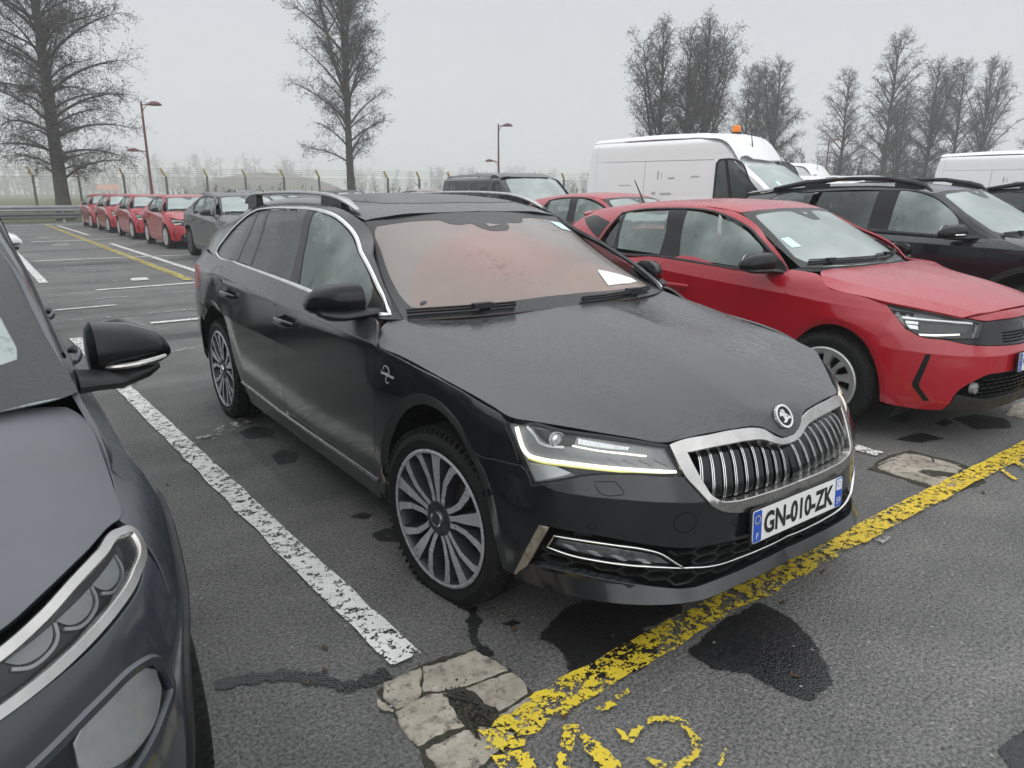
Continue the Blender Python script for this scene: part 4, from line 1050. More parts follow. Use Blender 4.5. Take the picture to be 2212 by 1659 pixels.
M['post_lichen'] = plain('post_lichen', (.36, .26, .045), .9, var=.5, scale=14)
M['galvanised'] = plain('galvanised', (.40, .42, .43), .42, .7, var=.12, scale=2)
M['galvanised_dark'] = plain('galvanised_dark', (.14, .145, .145), .6, .4, var=.2, scale=2)
M['lamp_red'] = plain('lamp_red', (.115, .022, .022), .5, var=.2, scale=3)
M['roof_tile'] = plain('roof_tile', (.50, .16, .09), .8, var=.2, scale=.4)
M['wall_pale'] = plain('wall_pale', (.60, .58, .54), .8, var=.1, scale=.3)
M['blue_sign'] = plain('blue_sign', (.03, .17, .42), .4, var=.05)
def mesh_mat():
    m, nt, b, N, L = mat('chain_link'); setp(b, col=(.16, .165, .165), rough=.6, metal=.3)
    co = mapping(nt, nt.nodes.new('ShaderNodeTexCoord').outputs['UV'], (1, 1, 1))
    sep = N('ShaderNodeSeparateXYZ'); L(co, sep.inputs[0])
    def saw(o, sg):
        v = mth(nt, 'ADD', sep.outputs[0], mth(nt, 'MULTIPLY', sep.outputs[1], sg)); v = mth(nt, 'FRACT', mth(nt, 'MULTIPLY', v, 9.0)); return mth(nt, 'LESS_THAN', v, .07)
    k = mth(nt, 'MAXIMUM', saw(0, 1.0), saw(0, -1.0))
    tr = N('ShaderNodeBsdfTransparent'); mx = N('ShaderNodeMixShader'); L(k, mx.inputs[0]); L(tr.outputs[0], mx.inputs[1]); L(b.outputs[0], mx.inputs[2]); L(mx.outputs[0], nt.nodes['Material Output'].inputs[0])
    return m
M['chain_link'] = mesh_mat()

def sheet(name, pts, z, m, label=None, kind='structure', jit=0., step=.03, curve=False, parent=None, feather=0.):
    """a flush sheet; feather: width of a rim (0 at its edge, 1 inside, in the attribute 'edge')"""
    P = smooth_poly(pts, step) if curve else A(pts)
    if jit: P = P+nrg.normal(0, jit, P.shape)
    if area2(P) < 0: P = P[::-1]
    Q = inset(P, feather) if feather else P; n = len(P); k = 0; V = []; F = []; at = []
    if feather:
        V.append(np.c_[P, np.full(n, z)]); at += [0.]*n; k = n; F += [(i, (i+1) % n, n+(i+1) % n, n+i) for i in range(n)]
    T = tessellate_polygon([[Vector((x, y, 0)) for x, y in Q]])
    V.append(np.c_[Q, np.full(n, z)]); at += [1.]*n
    for t in T:
        c = np.cross(Q[t[1]]-Q[t[0]], Q[t[2]]-Q[t[0]]); F.append(tuple(i+k for i in (t if c > 0 else t[::-1])))
    o = MB().add(np.concatenate(V), F).obj(name, m, parent, 0)
    if feather: o.data.attributes.new('edge', 'FLOAT', 'POINT').data.foreach_set('value', at)
    tag(o, label, kind=kind); return o
def line(name, a, b, w, z, m, label=None, n=12, rag=.003):
    a, b = A(a), A(b); d = unit(b-a); nn = A((-d[1], d[0])); n = max(n, int(np.linalg.norm(b-a)/.12))
    t = np.linspace(0, 1, n)[:, None]; L_ = a+(b-a)*t+nn*(w/2+nrg.normal(0, rag, (n, 1))); R_ = a+(b-a)*t-nn*(w/2+nrg.normal(0, rag, (n, 1)))
    V = np.concatenate([np.concatenate([L_, R_]), np.full((2*n, 1), z)], 1)
    o = MB().add(V, [(i, i+n, i+n+1, i+1) for i in range(n-1)]).obj(name, m, None, 0); tag(o, label, kind='structure'); return o

sheet('car_park', [(-60,-40),(120,-40),(120,42.6),(-60,42.6)], 0, M['asphalt'], 'worn grey asphalt of the car park')
sheet('field', [(-1500,42.6),(1500,42.6),(1500,2200),(-1500,2200)], -.012, M['field'], 'damp green field beyond the fence')
sheet('field', [(120,-900),(1500,-900),(1500,42.6),(120,42.6)], -.012, M['field'], 'damp green field beside the car park')
sheet('verge', [(-60,42.2),(120,42.2),(120,43.3),(-60,43.3)], .006, M['dirt'], 'strip of dead leaves and soil under the guard rail')
# wet patches
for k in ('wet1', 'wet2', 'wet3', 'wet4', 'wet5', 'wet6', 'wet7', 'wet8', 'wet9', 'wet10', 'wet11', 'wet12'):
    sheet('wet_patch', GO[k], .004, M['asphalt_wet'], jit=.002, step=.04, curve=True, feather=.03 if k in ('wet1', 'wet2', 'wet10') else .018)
for k, w in (('crack', .045), ('crack2', .035)):
    p = smooth_poly(GO[k], .03, False); n = len(p); d = unit(np.gradient(p, axis=0)); q = np.stack([-d[:, 1], d[:, 0]], 1)
    r = (w*.5*(.55+.8*nrg.random((n, 1)))); P = np.concatenate([p+q*r*1.5, p, p-q*r*1.5]); V = np.concatenate([P, np.full((3*n, 1), .0045)], 1)
    o = MB().add(V, [(i+j*n, i+n+j*n, i+n+1+j*n, i+1+j*n) for j in (0, 1) for i in range(n-1)]).obj('crack', M['asphalt_wet'], None, 0); tag(o, kind='structure')
    o.data.attributes.new('edge', 'FLOAT', 'POINT').data.foreach_set('value', [0.]*n+[1.]*n+[0.]*n)
# painted lines
line('bay_line', (-1.345,4.25), (-1.195,-.285), .112, .012, M['white_line'], 'white bay line beside the black estate')
line('bay_line', (-1.40,6.6), (-1.345,4.25), .11, .012, M['white_line'])
line('bay_line', (1.95,.0), (1.95,-.20), .10, .012, M['white_line']); line('bay_line', (1.97,6), (1.95,.0), .10, .012, M['white_line'])
line('bay_line', (.91,-.50), (.93,-.61), .10, .011, M['white_line']); line('bay_line', (.92,-.66), (.93,-.78), .12, .011, M['white_ghost'])
line('bay_line', (-1.25,21.8), (-1.235,12.45), .13, .012, M['white_line'])
line('bay_line', (1.255,22.8), (1.33,12.8), .13, .012, M['white_line']); line('bay_line', (1.24,37.9), (1.33,28.4), .13, .012, M['white_line'])
line('yellow_line', (-1.18,-.755), (-.86,-.72), .115, .0125, M['yellow_worn'], 'worn yellow line across the front of the bays', rag=.010)
line('yellow_line', (-.86,-.72), (-.1,-.685), .120, .0125, M['yellow_worn'], rag=.004)
line('yellow_line', (-.1,-.685), (.72,-.672), .115, .0125, M['yellow_worn'], rag=.010)
line('yellow_line', (.72,-.672), (14.,-.60), .112, .0125, M['yellow_line'])
sheet('yellow_blot', [(.70,-.60),(.92,-.615),(.99,-.67),(.95,-.735),(.80,-.735),(.68,-.72)], .0135, M['yellow_line'], jit=.006, curve=True)
line('yellow_line', (.86,11.45), (.90,39.3), .16, .0125, M['yellow_far'], 'yellow line running to the guard rail'); line('bay_line', (.80,11.5), (.82,39.0), .10, .011, M['white_ghost']); line('bay_line', (.93,11.3), (.98,39.0), .10, .011, M['white_ghost'])
for k in ('n1', 'n2', 'n3', 'n4', 'n5', 'n6', 'n7', 'n8'):
    sheet('painted_number', GO[k], .013, M['yellow_worn'] if k not in ('n3', 'n4', 'n8') else M['yellow_faint'], jit=.003, step=.012, curve=True, label='worn yellow bay number 15 painted on the asphalt' if k == 'n1' else None)
for k in ('e1', 'e2'): sheet('painted_number', GO[k], .013, M['yellow_line'], jit=.002, step=.012, curve=True)
for a, b, w, m in (((-.66,10.86),(.85,10.97),.13,'white_line'), ((-1.42,8.89),(-.66,8.95),.09,'white_line'), ((-.79,7.12),(.6,7.10),.12,'white_line'), ((-1.05,17.3),(2.9,17.05),.13,'white_line'), ((-.62,25.1),(1.2,25.0),.20,'white_line'), ((1.2,25.4),(3.2,25.6),.13,'white_line'),
    ((-.32,27.5),(.08,27.55),.16,'white_line'), ((-.2,23.35),(.21,23.5),.12,'white_line'), ((-.2,22.83),(.19,22.9),.12,'white_line'), ((-.66,32.4),(1.9,33.5),.10,'white_ghost'), ((-.7,38.9),(1.1,39.5),.25,'white_line'), ((-6,39.2),(-.7,38.9),.25,'white_line'), ((1.1,39.6),(8,39.6),.2,'white_line'),
    ((-1.37,10.44),(-.66,10.6),.05,'white_ghost'), ((-1.41,9.71),(.57,9.87),.06,'white_ghost'), ((-1.4,7.85),(.5,7.95),.09,'white_ghost'), ((-1.45,14.6),(2.2,15.1),.06,'white_ghost'), ((-1.45,13.6),(.6,14.75),.05,'white_ghost'), ((-1.2,5.2),(.1,5.5),.10,'white_ghost'), ((-1.3,2.3),(-.7,2.75),.12,'white_ghost')):
    line('bay_line', a, b, w, .012, M[m])
def ground_text(body, x, y, h, w, m, label):
    t, tw, th = text_mb(body, 1.0); o = t.moved(lambda V: np.stack([x+V[:, 0]/tw*w, y+V[:, 1]/th*h, np.full(len(V), .0128)], 1)).obj('painted_number', M[m], None, 0); tag(o, label, kind='structure')
ground_text('17 20', -1.02, 14.0, .45, 1.1, 'white_ghost', 'faded white bay number 17 20'); ground_text('1 1', -.56, 11.95, .40, .36, 'white_ghost', 'faded white figures 1 1')
sheet('number_block', [(.02,11.9),(.06,12.33),(.30,12.34),(.33,12.25),(.29,11.9)], .0122, M['white_line']); ground_text('8', .10, 11.98, .28, .15, 'asphalt_wet', 'number 8 left bare in a white painted block')
# broken concrete set into the asphalt
def slab(pts, parent, h=.0065, name='concrete_piece', m='concrete'):
    P = smooth_poly(pts, .02)+nrg.normal(0, .0022, (len(smooth_poly(pts, .02)), 2))
    if area2(P) < 0: P = P[::-1]
    Q = inset(P, .004); n = len(P); dz = nrg.normal(0, .0012)
    T = tessellate_polygon([[Vector((x, y, 0)) for x, y in Q]])
    V = np.concatenate([np.c_[P, np.full(n, .001)], np.c_[P, np.full(n, h*.6)], np.c_[Q, np.full(n, h+dz)]]); F = []
    for a in (0, 1):
        for i in range(n): j = (i+1) % n; F.append((a*n+i, a*n+j, (a+1)*n+j, (a+1)*n+i))
    for t in T:
        c = np.cross(Q[t[1]]-Q[t[0]], Q[t[2]]-Q[t[0]]); F.append(tuple(i+2*n for i in (t if c > 0 else t[::-1])))
    return MB().add(V, F).obj(name, M[m], parent, 30)
cp = empty('concrete_patch', (0, 0, 0)); tag(cp, 'cracked pale concrete block with a gravel hole at the near end of the white line', 'concrete patch', 'concrete blocks under the yellow line')
sheet('moss_edge', GO['moss'], .0025, M['moss'], kind='thing', jit=.006, curve=True, parent=cp)
for k in ('ca', 'cb', 'cc', 'cd', 'ce', 'cf', 'cg'): slab(GO[k], cp)
rb = MB()
for i in range(170):
    c = A(GO['rubble']).mean(0)+nrg.normal(0, 1, 2)*A((.026, .075)); r = abs(nrg.normal(.005, .003))+.002
    q = unit(nrg.normal(0, 1, (6, 3)))*r; rb.add(q+A((c[0], c[1], .006)), [(0,1,2),(0,2,3),(0,3,4),(0,4,5),(1,5,2),(2,5,3),(3,5,4),(4,5,1),(0,1,5)])
tag(rb.obj('rubble', M['dirt'], cp, 0), kind='stuff')
for q in ([(-1.185,-.50),(-1.13,-.575),(-1.137,-.58),(-1.19,-.51)], [(-1.155,-.505),(-1.12,-.57),(-1.127,-.575),(-1.162,-.51)], [(-1.20,-.70),(-1.17,-.60),(-1.178,-.60),(-1.208,-.70)]):
    sheet('rut', q, .0135, M['moss'], kind='thing', parent=cp)
sheet('paint_trace', [(-1.09,-.705),(-1.03,-.685),(-.975,-.69),(-.985,-.715),(-1.04,-.745),(-1.085,-.74)], .0145, M['yellow_worn'], kind='thing', jit=.004, curve=True, parent=cp)
sheet('paint_trace', [(-1.19,-.745),(-1.135,-.71),(-1.11,-.74),(-1.165,-.775),(-1.22,-.785)], .0145, M['yellow_faint'], kind='thing', jit=.004, curve=True, parent=cp)
cp2 = empty('concrete_patch', (0, 0, 0)); tag(cp2, 'oval cracked concrete block crossed by the yellow line, right of the number plate', 'concrete patch', 'concrete blocks under the yellow line')
for k in ('da', 'db', 'dc', 'dd', 'de'): slab(GO[k], cp2)
sheet('moss_edge', inset(smooth_poly([(1.70,-.28),(1.96,-.245),(2.16,-.27),(2.19,-.5),(2.16,-.63),(2.0,-.735),(1.8,-.71),(1.68,-.70),(1.70,-.5)], .05), -.012).tolist(), .0025, M['moss'], kind='thing', jit=.006, parent=cp2)
cp3 = empty('concrete_patch', (0, 0, 0)); tag(cp3, 'pale concrete block by the right edge of the picture, in front of the red hatchback', 'concrete patch', 'concrete blocks under the yellow line')
slab([(3.42,-.30),(3.9,-.24),(4.2,-.40),(4.1,-.62),(3.6,-.60),(3.45,-.45)], cp3)
slab([(4.22,-.40),(4.5,-.38),(4.45,-.62),(4.13,-.63)], cp3)
# old repairs cut into the asphalt, and fallen leaves
M['asphalt_old'] = asphalt_mat('asphalt_old', (.060, .060, .060), (.105, .104, .102), .66); M['asphalt_new'] = asphalt_mat('asphalt_new', (.045, .045, .046), (.080, .080, .080), .7)
for q, m_ in (([(2.3,-1.9),(7.5,-1.75),(7.5,-1.35),(2.3,-1.5)], 'asphalt_old'), ([(-1.05,5.9),(2.6,6.1),(2.6,6.45),(-1.05,6.25)], 'asphalt_new'), ([(-1.0,1.1),(-.3,1.15),(-.3,3.4),(-.95,3.3)], 'asphalt_old'), ([(-1.4,15.6),(6,15.9),(6,16.5),(-1.4,16.2)], 'asphalt_new'), ([(-1.6,20.2),(1.8,20.4),(1.8,21.2),(-1.6,21.0)], 'asphalt_old')):
    sheet('repair_patch', q, .0018, M[m_], jit=.012, step=.08, curve=True)
lf = MB()
for i in range(150):
    d = nrg.random()**1.4*14+1.2; a = math.radians(36.2+nrg.uniform(-36, 36)); x, y = -2.138+d*math.sin(a), -2.156+d*math.cos(a); w = nrg.uniform(0, 6.28); l = nrg.uniform(.008, .022)
    c, s_ = math.cos(w), math.sin(w); P_ = [(-l, 0), (-.3*l, .45*l), (.5*l, .4*l), (l, 0), (.4*l, -.4*l), (-.4*l, -.42*l)]
    lf.add([(x+u*c-v*s_, y+u*s_+v*c, .005+nrg.uniform(0, .006)) for u, v in P_], [tuple(range(6))])
tag(lf.obj('fallen_leaves', plain('leaf_brown', (.085, .055, .03), .7, var=.5, scale=12), None, 0), 'scraps of brown leaves scattered on the asphalt', kind='stuff')
# loose stones on the asphalt
st = MB()
for i in range(1500):
    d = nrg.random()**1.6*9+.9; a = math.radians(36.2+nrg.uniform(-36, 36)); x, y = -2.138+d*math.sin(a), -2.156+d*math.cos(a)
    r = (.0016+abs(nrg.normal(0, .0014))) * (1 if nrg.random() < .985 else 2.2)
    q = unit(nrg.normal(0, 1, (5, 3)))*A((r, r, r*.7)); st.add(q+A((x, y, r*.5)), [(0,1,2),(0,2,3),(0,3,1),(4,2,1),(4,3,2),(4,1,3)])
tag(st.obj('loose_grit', plain('grit', (.15, .147, .14), .85, var=.6, scale=18), None, 0), 'scattered grit and small stones on the asphalt', kind='stuff')

# ---- guard rail
gr = empty('guard_rail', (0, 41.9, 0)); tag(gr, 'long galvanised double guard rail in front of the fence', 'guard rail')
def wbeam(z0, m, nm):
    prof = [(0, 0), (.03, .02), (.08, .05), (.08, .10), (.03, .14), (0, .155), (.03, .17), (.08, .21), (.08, .26), (.03, .29), (0, .31)]
    R = [[(x, -y_, z0+z_) for y_, z_ in prof]+[(x, -y_+.012, z0+z_) for y_, z_ in prof[::-1]] for x in np.arange(-40, 60.1, 4)]
    fixn(MB().rings(R)).obj(nm, M[m], gr, 30)
wbeam(.56, 'galvanised', 'upper_beam'); wbeam(.20, 'galvanised_dark', 'lower_beam')  # the lower beam's shade is put into its colour, a darker galvanised metal
for i in range(25): MB().box((-38.1+4*i, .03, .40), (.10, .05, .85)).obj('post', M['galvanised'], gr)
# ---- fence
F0, F1 = A((-3.3, 54.2)), A((60., 40.8+.0)); F1 = F0+unit(A((25.7, -5.15)))*64; nd = unit(F1-F0); fp = A((nd[1], -nd[0]))
fence = empty('fence', (0, 0, 0)); tag(fence, 'chain link fence on cranked concrete posts with barbed wire above the guard rail', 'fence')
pm = MB()
def cr(c, w, d): return [(c[0]+sx*w/2*nd[0]+sy*d/2*fp[0], c[1]+sx*w/2*nd[1]+sy*d/2*fp[1], c[2]) for sx, sy in ((-1,-1),(1,-1),(1,1),(-1,1))]
pm.rings([cr((0,0,0), .15, .15), cr((0,0,2.55), .13, .13)]); post_me = fixn(pm).mesh('post', M['post_concrete'], 0)
ph = MB(); tl = -nd*.20
ph.rings([cr((0,0,2.55), .13, .13), cr((tl[0]*.35, tl[1]*.35, 2.72), .13, .13), cr((tl[0], tl[1], 3.03), .12, .12)]); head_me = fixn(ph).mesh('post_head', M['post_lichen'], 0)
for i in range(26):
    p = F0+nd*2.5*i
    for nm, me in (('post', post_me), ('post_head', head_me)):
        o = bpy.data.objects.new(nm, me); COL.objects.link(o); o.parent = fence; o.location = (p[0], p[1], nrg.normal(0, .02)); o.rotation_euler = (nrg.normal(0, .012), nrg.normal(0, .012), 0)
for z in (.1, 1.3, 2.45): 
    MB().tube([(F0[0], F0[1], z), (F1[0], F1[1], z)], .006, 4).obj('straining_wire', M['galvanised_dark'], fence)
for f in (.25, .6, .95): MB().tube([(F0[0]+tl[0]*f, F0[1]+tl[1]*f, 2.6+.42*f), (F1[0]+tl[0]*f, F1[1]+tl[1]*f, 2.6+.42*f)], .007, 4).obj('barbed_wire', M['galvanised_dark'], fence)
me = MB().add([(F0[0], F0[1], .05), (F1[0], F1[1], .05), (F1[0], F1[1], 2.45), (F0[0], F0[1], 2.45)], [(0, 1, 2, 3)]).mesh('mesh_panel', M['chain_link'], 0)
uv = me.uv_layers.new(name='UVMap'); L_ = float(np.linalg.norm(F1-F0))
for i, q in enumerate(((0, 0), (L_, 0), (L_, 2.4), (0, 2.4))): uv.data[i].uv = q
o = bpy.data.objects.new('mesh_panel', me); COL.objects.link(o); o.parent = fence
# ---- street lamps
def lamp_post(x, y, H, label, rz=0.):
    e = empty('street_lamp', (x, y, 0), rz); tag(e, label, 'street lamp', 'dark red street lamps round the car park')
    MB().tube([(0, 0, 0), (0, 0, .9), (0, 0, H)], [.085, .075, .05], 12).obj('pole', M['lamp_red'], e)
    MB().box((0, 0, .04), (.3, .3, .08)).obj('base_plate', M['lamp_red'], e)
    def head(sx, z, name, s=1.):
        a = MB(); a.tube([(0, 0, z-.45), (sx*.12, 0, z-.18), (sx*.30, 0, z-.02)], [.022, .02, .02], 6); a.tube([(0, 0, z-.08), (sx*.36, 0, z+.02)], .028, 6); a.obj('arm', M['lamp_red'], e)
        d = MB().lathe([(.17*s, 0), (.165*s, .08*s), (.13*s, .20*s), (.07*s, .29*s), (0, .34*s), (-.03, .33*s), (-.03, .0)], 24, 'z', (sx*.62, 0, z-.02)); d.obj(name, M['lamp_red'], e)
    head(1, H-.10, 'lamp_head'); head(-1, H*.60, 'lamp_head', .85)
    return e
lamp_post(5.92, 40.66, 5.95, 'dark red twin-head street lamp left of the black estate, by the red hatchbacks', math.radians(-8))
lamp_post(27.7, 40.1, 5.95, 'dark red twin-head street lamp above the black minibus', math.radians(-36))
lamp_post(59.1, 35.0, 6.0, 'dark red street lamp among the bare trees on the right', math.radians(-50))

# ---- bare winter trees
def strands(paths, sides=3):
    V, F = [], []; k = 0
    for P, R in paths:
        n = len(P); T = np.empty_like(P); T[1:-1] = P[2:]-P[:-2]; T[0] = P[1]-P[0]; T[-1] = P[-1]-P[-2]; T /= np.linalg.norm(T, axis=1)[:, None]+1e-9
        U = A((.31, .17, .93)) if abs(T[0][2]) < .9 else A((1., .1, .1))
        a = np.cross(T, U); a /= np.linalg.norm(a, axis=1)[:, None]+1e-9; b = np.cross(a, T)
        w = np.arange(sides)*2*math.pi/sides
        V.append((P[:, None]+R[:, None, None]*(a[:, None]*np.cos(w)[None, :, None]+b[:, None]*np.sin(w)[None, :, None])).reshape(-1, 3))
        i = np.arange(n-1)[:, None]*sides; j = np.arange(sides)[None]; j2 = (j+1) % sides
        F.append((np.stack([i+j, i+j2, i+sides+j2, i+sides+j], -1)+k).reshape(-1, 4)); k += n*sides
    return np.concatenate(V), np.concatenate(F)
def np_mesh(name, V, F, m, smooth=True):
    me = bpy.data.meshes.new(name); n = F.shape[1]
    me.vertices.add(len(V)); me.vertices.foreach_set('co', V.ravel()); me.loops.add(F.size); me.loops.foreach_set('vertex_index', F.ravel().astype(np.int32))
    me.polygons.add(len(F)); me.polygons.foreach_set('loop_start', (np.arange(len(F))*n).astype(np.int32)); me.update(calc_edges=True); me.validate()
    if smooth: me.polygons.foreach_set('use_smooth', [True]*len(me.polygons))
    me.materials.append(m); return me
def grow(seed, H, R, base=.18, taper=.7, elev=40, droop=.35, n1=46, tr=.26, fork=False, tw=1.0, dens=1., cones=True, prof=None, mats=('bark', 'twig')):
    """a bare tree: (trunk + limbs mesh, fine crown mesh)"""
    g = np.random.default_rng(seed); limbs, fine, con = [], [], []
    n = 16; t = np.linspace(0, 1, n); wob = np.cumsum(g.normal(0, .02*H/14, (n, 2)), 0)*t[:, None]**.6
    trunk = np.c_[wob, t*H]; rad = tr*(1-t)**.75+.012; rad[0] *= 1.35
    limbs.append((trunk, rad)); leaders = [(trunk, rad, 0.)]
    if fork:
        for k in range(2):
            h0 = H*(.30+.12*k); i0 = int(h0/H*n); az = g.uniform(0, 6.28); Lf = H*.55; u = np.linspace(0, 1, 10)
            P = trunk[i0]+np.c_[np.cos(az)*Lf*.22*u**.7, np.sin(az)*Lf*.22*u**.7, Lf*u]; r = rad[i0]*.6*(1-u)**.7+.01; limbs.append((P, r)); leaders.append((P, r, .4))
    prof = prof or (lambda q: (.72+.28*min(1, q*4))*math.sqrt(max(0.02, 1-max(0, (q-.12)/.90)**(2.6-taper))))
    for P0, r0, _ in leaders:
        zz0 = P0[0, 2] if _ else base*H
        for i in range(n1 if not _ else n1//3):
            q = ((i+.5)/(n1 if not _ else n1//3)); z = zz0+(P0[-1, 2]*.985-zz0)*q
            idx = np.interp(z, P0[:, 2], np.arange(len(P0))); p = A([np.interp(z, P0[:, 2], P0[:, c]) for c in range(2)]+[z]); rr = float(np.interp(z, P0[:, 2], r0))
            az = i*2.399+g.normal(0, .35); qq = (z/H-base)/(1-base); L = R*prof(max(0, qq))*g.uniform(.62, 1.18)+.2
            k = 9; u = np.linspace(0, 1, k); e0 = math.radians(elev+25*qq+g.normal(0, 8)); e1 = e0-droop*(1.25-qq)*2.0
            el = e0+(e1-e0)*u; st = L/(k-1); azs = az+np.cumsum(g.normal(0, .10, k))
            P = p+np.cumsum(np.c_[np.cos(el)*np.cos(azs), np.cos(el)*np.sin(azs), np.sin(el)]*st, 0); P = np.concatenate([p[None], P])
            r = min(rr*.55, .018+.017*L)*(1-np.linspace(0, 1, k+1))**.8+.006*tw; limbs.append((P, r))
            n2 = int((3+L*5.2)*dens)
            for a in g.uniform(.15, 1., n2):
                f = a*k; b0 = int(min(f, k-1)); pp = P[b0]+(P[b0+1]-P[b0])*(f-b0); tdir = P[b0+1]-P[b0]; tdir /= np.linalg.norm(tdir)+1e-9
                d = tdir*.75+g.normal(0, .55, 3); d[2] += .12; d /= np.linalg.norm(d); l2 = L*(.16+.26*(1-a))*g.uniform(.6, 1.3)+.22
                kk = 4; uu = np.linspace(0, 1, kk+1)[:, None]; bend = g.normal(0, .18, 3); bend[2] -= droop*.55
                Q = pp+d*l2*uu+bend*l2*uu**2*.6; fine.append((Q, (.0125*(1-uu[:, 0])+.0065)*tw))
                for c in g.uniform(.2, 1., int(3+l2*7)):
                    h = Q[0]+d*l2*c+bend*l2*c*c*.6; dd = d*.5+g.normal(0, .6, 3); dd[2] -= .10; dd /= np.linalg.norm(dd); l3 = g.uniform(.15, .48)
                    tip = h+dd*l3+A((0, 0, -.3*droop*l3)); fine.append((np.stack([h, (h+tip)/2+g.normal(0, .02, 3), tip]), A((.0075, .006, .0045))*tw))
                    if cones:
                        for _k in range(2): con.append((tip+g.normal(0, .05, 3), g.uniform(.02, .05)))
    V, F = strands(limbs, 6); lm = np_mesh('trunk', V, F, M[mats[0]])
    V, F = strands(fine, 3)
    if con:
        C = A([c[0] for c in con]); s = A([c[1] for c in con]); d1 = unit(g.normal(0, 1, (len(C), 3))); d2 = unit(np.cross(d1, g.normal(0, 1, (len(C), 3))))
        q = np.stack([C+d1*s[:, None], C+d2*s[:, None]*.7, C-d1*s[:, None], C-d2*s[:, None]*.7], 1).reshape(-1, 3)
        F = np.concatenate([F, np.arange(len(q)).reshape(-1, 4)+len(V)]); V = np.concatenate([V, q])
    return lm, np_mesh('crown', V, F, M[mats[1]])
def tree(meshes, x, y, label, s=1., rz=0., name='bare_tree', group='bare winter trees round the car park'):
    e = empty(name, (x, y, 0), rz); e.scale = (s, s, s); tag(e, label, 'tree', group)
    for nm, me in zip(('trunk', 'crown'), meshes):
        o = bpy.data.objects.new(nm, me); COL.objects.link(o); o.parent = e
    return e
T1 = grow(11, 19.0, 4.1, base=.10, taper=.6, elev=38, droop=.36, n1=96, tr=.38, tw=.72, dens=1.45)
T2 = grow(23, 19.5, 3.5, base=.15, taper=.2, elev=50, droop=.22, n1=50, tr=.26, fork=True, tw=.72, dens=1.2)
T3 = grow(37, 12.8, 2.35, base=.12, taper=.5, elev=42, droop=.16, n1=48, tr=.22, fork=True, tw=.8)
T4 = grow(52, 13.7, 2.9, base=.10, taper=1.2, elev=36, droop=.16, n1=48, tr=.21, tw=.9)
T6 = grow(88, 12.9, 2.7, base=.12, taper=.9, elev=40, droop=.18, n1=50, tr=.23, fork=True, tw=.9)
T5 = grow(71, 12.5, 4.0, base=.15, taper=.3, elev=55, droop=.05, n1=26, tr=.2, fork=True, tw=1.1, cones=False)
tree(T1, 2.34, 45.85, 'broad bare tree at the left edge, tallest behind the guard rail')
tree(T2, 19.5, 46.1, 'slender bare tree with upswept limbs behind the middle of the fence')
tree(T3, 38.8, 35.8, 'bare tree at the left of the dense clump behind the white van', .97, .4)
tree(T6, 40.3, 34.7, 'bare tree in the middle of the dense clump behind the white van', .93, 2.1)
tree(T3, 42.9, 35.4, 'bare tree with the highest top in the dense clump behind the white van', 1.03, 3.9)
tree(T4, 60.2, 44.5, 'small bare tree just right of the orange beacon', .92, 1.)
tree(T4, 58.6, 42.2, 'bare tree half hidden between the small tree and the taller one right of the beacon', .88, 4.4)
tree(T6, 60.7, 41.6, 'taller bare tree of the pair right of the orange beacon', 1.0, 5.)
tree(T4, 67.9, 38.9, 'lone narrow bare tree right of the gap in the trees', .90, 2.6)
tree(T4, 67.2, 34.2, 'tall conical bare tree with the highest top on the right', 1.07, 5.5)
tree(T6, 72.5, 32.9, 'wide bare tree right of the tall conical one', 1.0, 1.7)
tree(T4, 76.7, 32.4, 'bare tree at the right end of the dark clump', .96, 3.3)
tree(T3, 70.2, 34.4, 'bare tree standing in the dark middle of the right-hand clump', .82, .9)
tree(T5, 81.0, 31.8, 'light open bare tree with forked upright limbs', 1.0, .5)
tree(T5, 103.7, 33.6, 'pale misty tree at the right edge of the picture', 1.05, 2.2)
# thicket and distant wood: masses nobody could count
def thicket(name, pts, hs, n, seed, m, label, tw=1., dens=26):
    g = np.random.default_rng(seed); fine = []
    for i in range(n):
        k = g.integers(0, len(pts)-1); f = g.random(); p = A(pts[k])*(1-f)+A(pts[k+1])*f; h = hs*g.uniform(.45, 1.15); x, y = p+g.normal(0, 1.2, 2)
        st = A((x, y, 0)); d = A((*g.normal(0, .22, 2), 1)); u = np.linspace(0, 1, 4)[:, None]
        fine.append((st+d*h*u+np.c_[g.normal(0, .05*h, (4, 2)), np.zeros(4)]*u, (.03*(1-u[:, 0])+.010)*tw))
        for c in g.uniform(.15, 1, dens):
            b = st+d*h*c; dd = g.normal(0, .7, 3)+A((0, 0, .35)); dd /= np.linalg.norm(dd); l = h*.28*g.uniform(.4, 1.2)*(1.2-c*.6); tip = b+dd*l
            fine.append((np.stack([b, (b+tip)/2+g.normal(0, .04*l, 3), tip]), A((.014, .010, .006))*tw))
            for _ in range(3):
                s = b+(tip-b)*g.uniform(.3, 1); d3 = unit(dd*.5+g.normal(0, .6, 3)); fine.append((np.stack([s, s+d3*l*.45]), A((.009, .005))*tw))
    V, F = strands(fine, 3); o = bpy.data.objects.new(name, np_mesh(name, V, F, m)); COL.objects.link(o); tag(o, label, 'thicket' if False else None, kind='stuff'); return o
thicket('thicket', [(57, 43), (66, 40), (71, 36), (78, 33), (92, 32), (110, 30)], 4.6, 330, 4, M['twig'], 'dark leafless thicket under the right-hand trees', 1.3)
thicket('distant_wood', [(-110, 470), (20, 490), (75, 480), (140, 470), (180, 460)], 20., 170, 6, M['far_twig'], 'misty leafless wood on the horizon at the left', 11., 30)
thicket('distant_wood', [(190, 440), (280, 400), (345, 350), (400, 280), (450, 205)], 16., 190, 8, M['far_twig'], 'misty leafless wood on the horizon in the middle', 9., 30)
